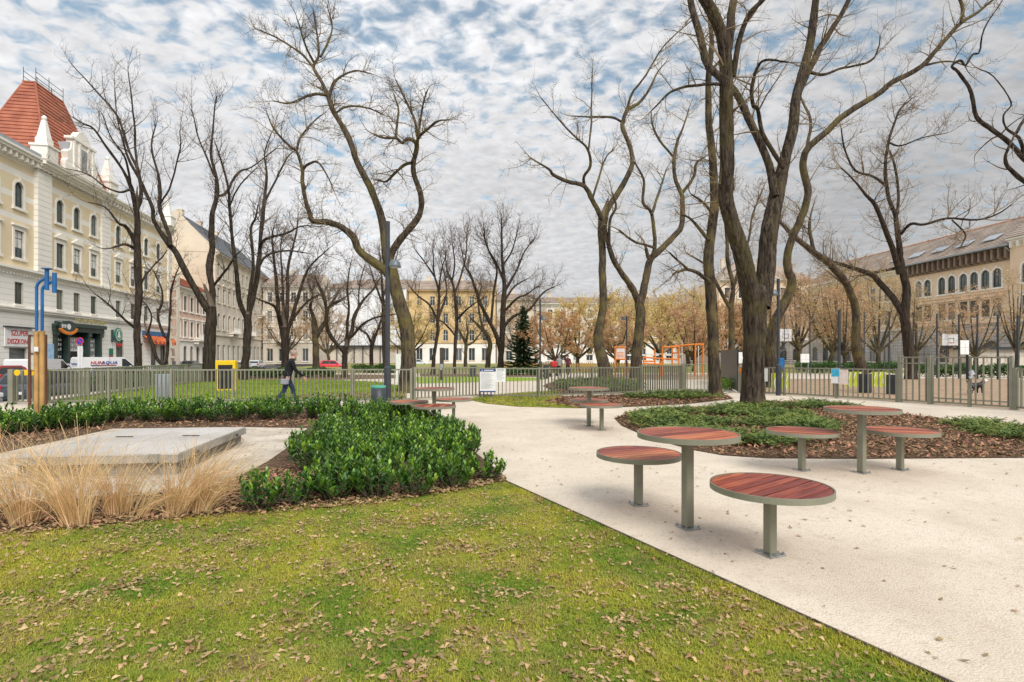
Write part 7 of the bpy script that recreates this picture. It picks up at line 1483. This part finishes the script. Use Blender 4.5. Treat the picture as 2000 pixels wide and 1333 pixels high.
def car(label, x, y, rz, col, L_=4.2, Wd=1.74, Hh=1.47, kind='hatch', group='cars parked along the street', name='parked_car'):
    """body runs along local x, front at +x"""
    e = empty(name, (x, y, -.46), rz, label, 'van' if kind == 'van' else 'car', group); p = car_paint(col); h = L_ / 2; w = Wd / 2; wr = .31 if kind != 'van' else .34
    if kind == 'van': low = [(-h, .35, .95), (-h + .05, .3, 1.1), (h - 1.0, .3, 1.12), (h - .25, .32, .98), (h, .4, .75)]; roof = [(-h + .03, 1.1, 0), (-h + .12, Hh, 0), (h - 1.9, Hh, 0), (h - .95, 1.12, 0)]
    else: low = [(-h, .38, .78), (-h + .12, .26, .92), (-h + 1.0, .24, .94), (h - 1.1, .24, .90), (h - .25, .27, .78), (h, .38, .62)]; roof = None
    mb = MB(); secs = []
    for (xx, z0, z1) in low:
        k = 1 if abs(xx) < h - .3 else .9
        secs.append([(xx, -w * k, z0 + .1), (xx, -w * k * .94, z0), (xx, w * k * .94, z0), (xx, w * k, z0 + .1), (xx, w * k, z1 - .16), (xx, w * k * .93, z1), (xx, -w * k * .93, z1), (xx, -w * k, z1 - .16)])
    loft(mb, secs)
    zb = .92 if kind != 'van' else 1.1
    if kind == 'van': prof = [(-h + .02, zb), (-h + .08, Hh - .1), (-h + .2, Hh), (h - 1.95, Hh), (h - 1.75, Hh - .05), (h - .85, zb)]
    elif kind == 'hatch': prof = [(-h + .05, zb - .06), (-h + .42, Hh - .12), (-h + .75, Hh), (h - 2.0, Hh), (h - 1.75, Hh - .06), (h - .95, zb - .05)]
    else: prof = [(-h + .55, zb - .04), (-h + 1.25, Hh - .07), (-h + 1.6, Hh), (h - 2.0, Hh), (h - 1.75, Hh - .05), (h - 1.0, zb - .05)]
    zt = max(z for _, z in prof)
    def wy(z): return w * (.93 - (.15 if kind != 'van' else .05) * max(0, (z - zb)) / (zt - zb))
    n = len(prof); vs = [(a, -wy(z), z) for a, z in prof] + [(a, wy(z), z) for a, z in prof]; mb.add(vs, [tuple(range(n)), tuple(range(2 * n - 1, n - 1, -1))] + [(i, n + i, n + (i + 1) % n, (i + 1) % n) for i in range(n)])
    mb.build('body', p, e)
    # side glass
    for s in (-1, 1):
        if kind == 'van': polys = [[(h - 2.0, zb + .12), (h - 1.05, zb + .12), (h - 1.72, Hh - .16), (h - 1.98, Hh - .14)]]
        else:
            b0, b1 = prof[0][0] + .28, prof[-1][0] - .22; polys = [[(b0 + .1, zb + .04), ((b0 + b1) / 2 - .04, zb + .04), ((b0 + b1) / 2 - .04, Hh - .1), (prof[2][0] + .02, Hh - .1)], [((b0 + b1) / 2 + .04, zb + .04), (b1, zb + .04), (prof[4][0] - .1, Hh - .12), ((b0 + b1) / 2 + .04, Hh - .1)]]
        for po_ in polys: g = MB(); q = [(a, s * (wy(z) + .006), z) for a, z in po_]; g.add(q if s < 0 else q[::-1], [(0, 1, 2, 3)]); q2 = [(a, s * (wy(z) - .01), z) for a, z in po_]; g.add(q2 if s > 0 else q2[::-1], [(0, 1, 2, 3)]); g.build('side_window', M['carglass'], e)
    def cross(i, f0, f1, nm, out):
        (a0, z0), (a1, z1) = prof[i], prof[(i + 1) % n]; aa, za, ab, zb2 = a0 + (a1 - a0) * f0, z0 + (z1 - z0) * f0, a0 + (a1 - a0) * f1, z0 + (z1 - z0) * f1; g = MB(); k = .9
        g.add([(aa + out, -wy(za) * k, za), (aa + out, wy(za) * k, za), (ab + out, wy(zb2) * k, zb2), (ab + out, -wy(zb2) * k, zb2)], [(0, 1, 2, 3) if out > 0 else (3, 2, 1, 0)]); g.build(nm, M['carglass'], e)
    cross(n - 2, .05, .92, 'windscreen', .012)
    if kind != 'van': cross(0, .25, .9, 'rear_window', -.012)
    for s in (-1, 1):
        g = MB(); g.bbox(h - .22, h + .012, s * w * .68 - .2, s * w * .68 + .2, .6, .76, .02); g.build('headlight', M['white'], e); g = MB(); g.bbox(-h - .012, -h + .15, s * w * .78 - .12, s * w * .78 + .12, .66, .92, .02); g.build('tail_light', M['red'], e)
        g = MB(); g.bbox(h - 1.5, h - 1.32, s * (w + .1) - .08, s * (w + .1) + .08, zb + .02, zb + .17, .02); g.build('mirror', p, e)
    g = MB(); g.bbox(h - .1, h + .03, -w * .8, w * .8, .34, .52, .02); g.build('bumper', M['anthracite'], e); g = MB(); g.bbox(-h - .03, -h + .1, -w * .8, w * .8, .36, .54, .02); g.build('bumper', M['anthracite'], e)
    g = MB(); g.box(-h - .045, -h - .031, -.26, .26, .56, .67); g.build('number_plate', M['white'], e)
    for xx in (-h + .78, h - .82):
        for s in (-1, 1): wheel(e, xx, s * (w - .1), wr)
    return e
RS = LROT   # parallel to the left street
car('silver grey car cut by the left edge at the fence corner', -18.75, 17.2, RS, (.34, .34, .36), kind='sedan', L_=4.4)
car('dark grey estate car parked behind the corner fence', -19.9, 23.4, RS, (.07, .08, .10), L_=4.3)
car('dark blue hatchback parked along the fence', -21.1, 29.4, RS, (.04, .05, .09))
car('charcoal car parked farther along the fence', -22.4, 35.6, RS, (.06, .065, .07), kind='sedan', L_=4.4)
car('grey car parked beside the hedge before the thick Y-forked tree', -23.6, 42.2, RS, (.22, .23, .24))
car('red and dark car on the road behind the silver one', -29.0, 30.0, RS + math.pi, (.42, .05, .04), Hh=1.55)
car('white car parked before the discount shop', -36.5, 42.5, RS + math.pi, (.68, .68, .68), Hh=1.5)
car('dark car parked before the salmon house', -44.5, 71.0, RS, (.03, .035, .04)); car('black car parked between salmon house and thick tree', -46.5, 78.5, RS, (.03, .03, .035))
car('white car parked behind the slender forking tree', -41.0, 82.0, RS, (.66, .66, .68), kind='sedan', L_=4.4); car('second white car farther down the left street', -42.5, 90.0, RS, (.6, .61, .63))
car('silver car beside the two white ones', -38.0, 76.0, RS, (.42, .44, .46)); car('small red car far down beyond the hedge', -27.8, 84.0, R(10), (.65, .05, .07), Hh=1.5)
car('pale car parked before the yellow facade', -20.4, 118.0, R(4), (.6, .62, .66), L_=4.3)
van = car('white panel van with red and blue lettering on its side', -34.75, 46.66, R(60), (.80, .80, .80), 5.1, 1.9, 2.02, 'van', 'vans parked along the street', 'panel_van')
nv_, bl_ = mat('van_red_print', (.55, .03, .05), .4), mat('van_blue_print', (.02, .08, .35), .4)
text('lettering', 'HUN', .36, nv_, van, (-1.35, -.93, 1.55), ext=.006, shear=.2, sx=1.15); text('lettering', 'AQUA', .36, bl_, van, (-.42, -.93, 1.55), ext=.006, shear=.2, sx=1.15)
mb = MB(); mb.box(-1.75, .1, -.94, -.88, 1.32, 1.36); mb.build('stripe', nv_, van); mb = MB(); mb.box(-1.75, -1.2, -.945, -.9, 1.322, 1.358); mb.build('stripe', bl_, van)
text('rear_lettering', 'HUNAQUA', .24, bl_, van, (-2.545, -.05, 1.45), rot=(R(90), 0, R(-90)), ext=.004)
car('white van with a plain side behind the information frame', -33.0, 38.0, RS, (.72, .72, .73), 5.0, 1.85, 1.9, 'van', 'vans parked along the street', 'panel_van')
# ================================================================== people and dog
def skin_mesh(name, joints, edges, mats, paint, subdiv=2, root=0):
    me = bpy.data.meshes.new(name); me.from_pydata([j[:3] for j in joints], edges, []); o = bpy.data.objects.new('tmp_' + name, me); COL.objects.link(o)
    sk = o.modifiers.new('s', 'SKIN'); sk.use_smooth_shade = True
    if not me.skin_vertices: me.skin_vertices.new()
    for i, j in enumerate(joints):
        rr = j[3]; me.skin_vertices[0].data[i].radius = rr if isinstance(rr, tuple) else (rr, rr)
    me.skin_vertices[0].data[root].use_root = True
    sb = o.modifiers.new('d', 'SUBSURF'); sb.levels = subdiv; sb.render_levels = subdiv
    dg = bpy.context.evaluated_depsgraph_get(); ev = o.evaluated_get(dg); nm = bpy.data.meshes.new_from_object(ev); bpy.data.objects.remove(o); nm.name = name; nm.materials.clear()
    for m in mats: nm.materials.append(m)
    for f in nm.polygons: f.material_index = paint(f.center); f.use_smooth = True
    return nm
def person(label, loc, rz, hgt, mats, stride=.28, armsw=.25, lean=.06, hood=False, group=None):
    """facing +x; mats: skin, top, trousers, shoes, hair"""
    s = hgt / 1.75; e = empty('person', loc, rz, label, 'person', group); J = []; E_ = []
    def j(x, y, z, r, p=None):
        J.append((x, y, z, r)); 
        if p is not None: E_.append((p, len(J) - 1))
        return len(J) - 1
    pel = j(0, 0, .96, (.175, .14)); wa = j(lean * .3, 0, 1.1, (.17, .14), pel); ch = j(lean * .7, 0, 1.3, (.19, .15), wa); sh = j(lean, 0, 1.43, (.15, .115), ch); nk = j(lean * 1.2 + .01, 0, 1.50, .062, sh); hb = j(lean * 1.4 + .02, 0, 1.58, (.078, .085), nk); hm = j(lean * 1.5 + .025, 0, 1.655, (.082, .098), hb); ht = j(lean * 1.5 + .015, 0, 1.725, (.06, .07), hm); nose = j(lean * 1.5 + .125, 0, 1.625, .014, hm)
    for sd in (-1, 1):
        f = stride * sd; hip = j(.0, .10 * sd, .90, .105, pel); kn = j(f * .55 + .05, .10 * sd, .50, .072, hip); cf = j(f * .75 - .0, .10 * sd, .36, .066, kn); an = j(f * 1.15 - (.06 if sd < 0 else 0), .10 * sd, .10 + (.05 if sd < 0 else 0), .042, cf); hl = j(f * 1.15 + .02 - (.06 if sd < 0 else 0), .10 * sd, .045 + (.04 if sd < 0 else 0), .042, an); to = j(f * 1.15 + .17 - (.05 if sd < 0 else 0), .11 * sd, .035, (.045, .03), hl)
        a = -armsw * sd; so = j(lean, .19 * sd, 1.40, .075, sh); el = j(lean + a * .5 - .03, .24 * sd, 1.14, .056, so); wr = j(lean + a * 1.1 + .08, .23 * sd, .93, .036, el); pm = j(lean + a * 1.2 + .11, .225 * sd, .86, (.028, .02), wr)
        for q, (dx, dy, l) in enumerate(((-.02, .0, .07), (-.006, .0, .082), (.008, .0, .085), (.021, .0, .075))):
            k1 = j(J[pm][0] + dx * 1.1, J[pm][1] + dy, J[pm][2] - .04, .0095, pm); k2 = j(J[k1][0] + .012, J[k1][1] - .006 * sd, J[k1][2] - l * .55, .008, k1)
        th = j(J[pm][0] + .032, J[pm][1] - .012 * sd, J[pm][2] - .005, .010, pm); j(J[th][0] + .012, J[th][1] - .01 * sd, J[th][2] - .035, .008, th)
    J = [(a * s, b * s, c * s, tuple(x * s for x in (r if isinstance(r, tuple) else (r, r)))) for a, b, c, r in J]
    def paint(c):
        z = c.z / s; y = abs(c.y) / s
        if z > 1.50: return 0
        if z < .10: return 3
        if y > .165 and z < .93 and z > .7: return 0
        return 2 if z < .86 else 1
    link('body', skin_mesh('body', J, E_, mats[:4], paint, 2), e)
    hx, hz_ = (lean * 1.5 + .02) * s, 1.66 * s; mb = MB(); rr = .112 * s; n = 14; prof = [(rr * math.cos(R(a)) * 1.0, rr * math.sin(R(a)) * 1.05) for a in (-25, -5, 15, 35, 55, 72, 86)] + [(0.002, rr * 1.06)]
    mb.lathe([(r_, hz_ + z_ + .01 * s) for r_, z_ in prof], n, 0, (hx - .03 * s, 0)); hme = mb.mesh('hair', mats[4]); link('hair', hme, e)
    fc = MB()
    for sd in (-1, 1): fc.lathe([(.001, 1.648 * s), (.011 * s, 1.640 * s), (.001, 1.632 * s)], 8, 0, (hx + .085 * s, .032 * sd * s))
    fc.box(hx + .082 * s, hx + .092 * s, -.022 * s, .022 * s, 1.566 * s, 1.574 * s); fc.build('eyes_and_mouth', M['black'], e)
    er = MB()
    for sd in (-1, 1): er.tube([(hx - .01 * s, .083 * sd * s, 1.60 * s), (hx - .015 * s, .098 * sd * s, 1.63 * s), (hx, .092 * sd * s, 1.655 * s)], .012 * s, 6)
    er.build('ears', mats[0], e); return e
skn = M['skin']; shoe = M['black']
p = G(561, 794); pe = person('person in black jacket and blue jeans walking along the path behind the hedge', (p.x, p.y, 0), R(28), 1.8, [skn, M['jacket'], M['jeans'], shoe, mat('short_grey_hair', (.36, .27, .21), .8, scale=15)], .26, .22, .13)
jk = MB(); b = empty('carrier_bag', (p.x + .06, p.y - .34, 0), R(20), 'small grey bag at the hip of the walking person', 'bag'); jk.bbox(-.12, .12, -.03, .03, .72, .9, .02); jk.build('bag_body', mat('grey_fabric', (.28, .29, .33), .8, scale=6), b); mb = MB(); mb.tube([(-.12, 0, .93), (-.07, .05, 1.12), (.07, .05, 1.12), (.12, 0, .93)], .012, 6); mb.build('strap', M['black'], b)
q = G(1092, 735); person('person in grey coat with a red bag strolling on the far path', (q.x, q.y, 0), R(75), 1.7, [skn, M['coat'], M['jacket'], shoe, M['coat']], .16, .12, .05)
b = empty('red_bag', (q.x - .45, q.y - .1, 0), R(10), 'red bag beside the person in the grey coat', 'bag'); mb = MB(); mb.bbox(-.25, .25, -.14, .14, .75, 1.2, .05); mb.build('bag_body', M['red'], b); mb = MB(); mb.tube([(-.12, 0, 1.2), (0, 0, 1.4), (.12, 0, 1.2)], .02, 6); mb.build('handle', M['red'], b)
b = empty('pushchair', (q.x - .5, q.y - .1, 0), R(200), 'dark pushchair carrying the red bag', 'pushchair'); mb = MB(); mb.tube([(-.3, -.2, .15), (.3, -.2, .95)], .02, 6); mb.tube([(-.3, .2, .15), (.3, .2, .95)], .02, 6); mb.tube([(.3, -.2, .95), (.3, .2, .95)], .02, 6); mb.tube([(.25, -.2, .15), (-.2, -.2, .7)], .02, 6); mb.tube([(.25, .2, .15), (-.2, .2, .7)], .02, 6); mb.build('frame', M['anthracite'], b); mb = MB(); mb.bbox(-.3, .2, -.18, .18, .5, .72, .05); mb.build('seat', M['black'], b)
for dx in (-.3, .27):
    for dy in (-.2, .2): mb = MB(); mb.tube([(dx, dy - .02, .12), (dx, dy + .02, .12)], .12, 12); mb.build('wheel', M['tyre'], b)
q = G(1109, 733); person('person in black coat with red scarf strolling on the far path', (q.x, q.y, 0), R(-100), 1.72, [skn, mat('wine_red_jumper', (.16, .03, .04), .85, scale=6), M['jacket'], shoe, M['black']], .14, .1, .02)
# dog
q = G(1904, 772); e = empty('dog', (q.x, q.y, 0), R(12), 'black dog with white head standing in the dog run', 'dog'); J = [(0, 0, .42, .10), (.22, 0, .42, .125), (.34, 0, .45, .10), (.44, 0, .54, .065), (.52, 0, .62, .062), (.60, 0, .61, .045), (.69, 0, .585, .026), (-.2, 0, .43, .09), (-.3, 0, .45, .045), (-.4, 0, .55, .02), (-.46, 0, .64, .014)]; E_ = [(0, 1), (1, 2), (2, 3), (3, 4), (4, 5), (5, 6), (0, 7), (7, 8), (8, 9), (9, 10)]
for sd in (-1, 1):
    k = len(J); J += [(.26, .09 * sd, .33, .05), (.25, .09 * sd, .2, .03), (.27, .09 * sd, .05, .02), (.31, .09 * sd, .02, .025)]; E_ += [(1, k), (k, k + 1), (k + 1, k + 2), (k + 2, k + 3)]
    k = len(J); J += [(-.2, .08 * sd, .33, .06), (-.13, .09 * sd, .25, .04), (-.27, .09 * sd, .16, .022), (-.25, .09 * sd, .03, .02), (-.2, .09 * sd, .02, .024)]; E_ += [(7, k), (k, k + 1), (k + 1, k + 2), (k + 2, k + 3), (k + 3, k + 4)]
    k = len(J); J += [(.49, .045 * sd, .69, .02), (.47, .06 * sd, .72, .008)]; E_ += [(4, k), (k, k + 1)]
link('body', skin_mesh('body', J, E_, [M['black'], M['white']], lambda c: 1 if (c.x > .46 and c.z > .5) or c.z < .07 else 0, 2), e)
mb = MB(); mb.lathe([(.001, .60), (.02, .585), (.001, .57)], 8, 0, (.70, 0)); mb.build('nose', M['black'], e); mb = MB(); mb.tube([(.44 + .07 * math.cos(R(30 * k)), .07 * math.sin(R(30 * k)), .53) for k in range(13)], .012, 5, cap=False); mb.build('collar', M['red'], e)
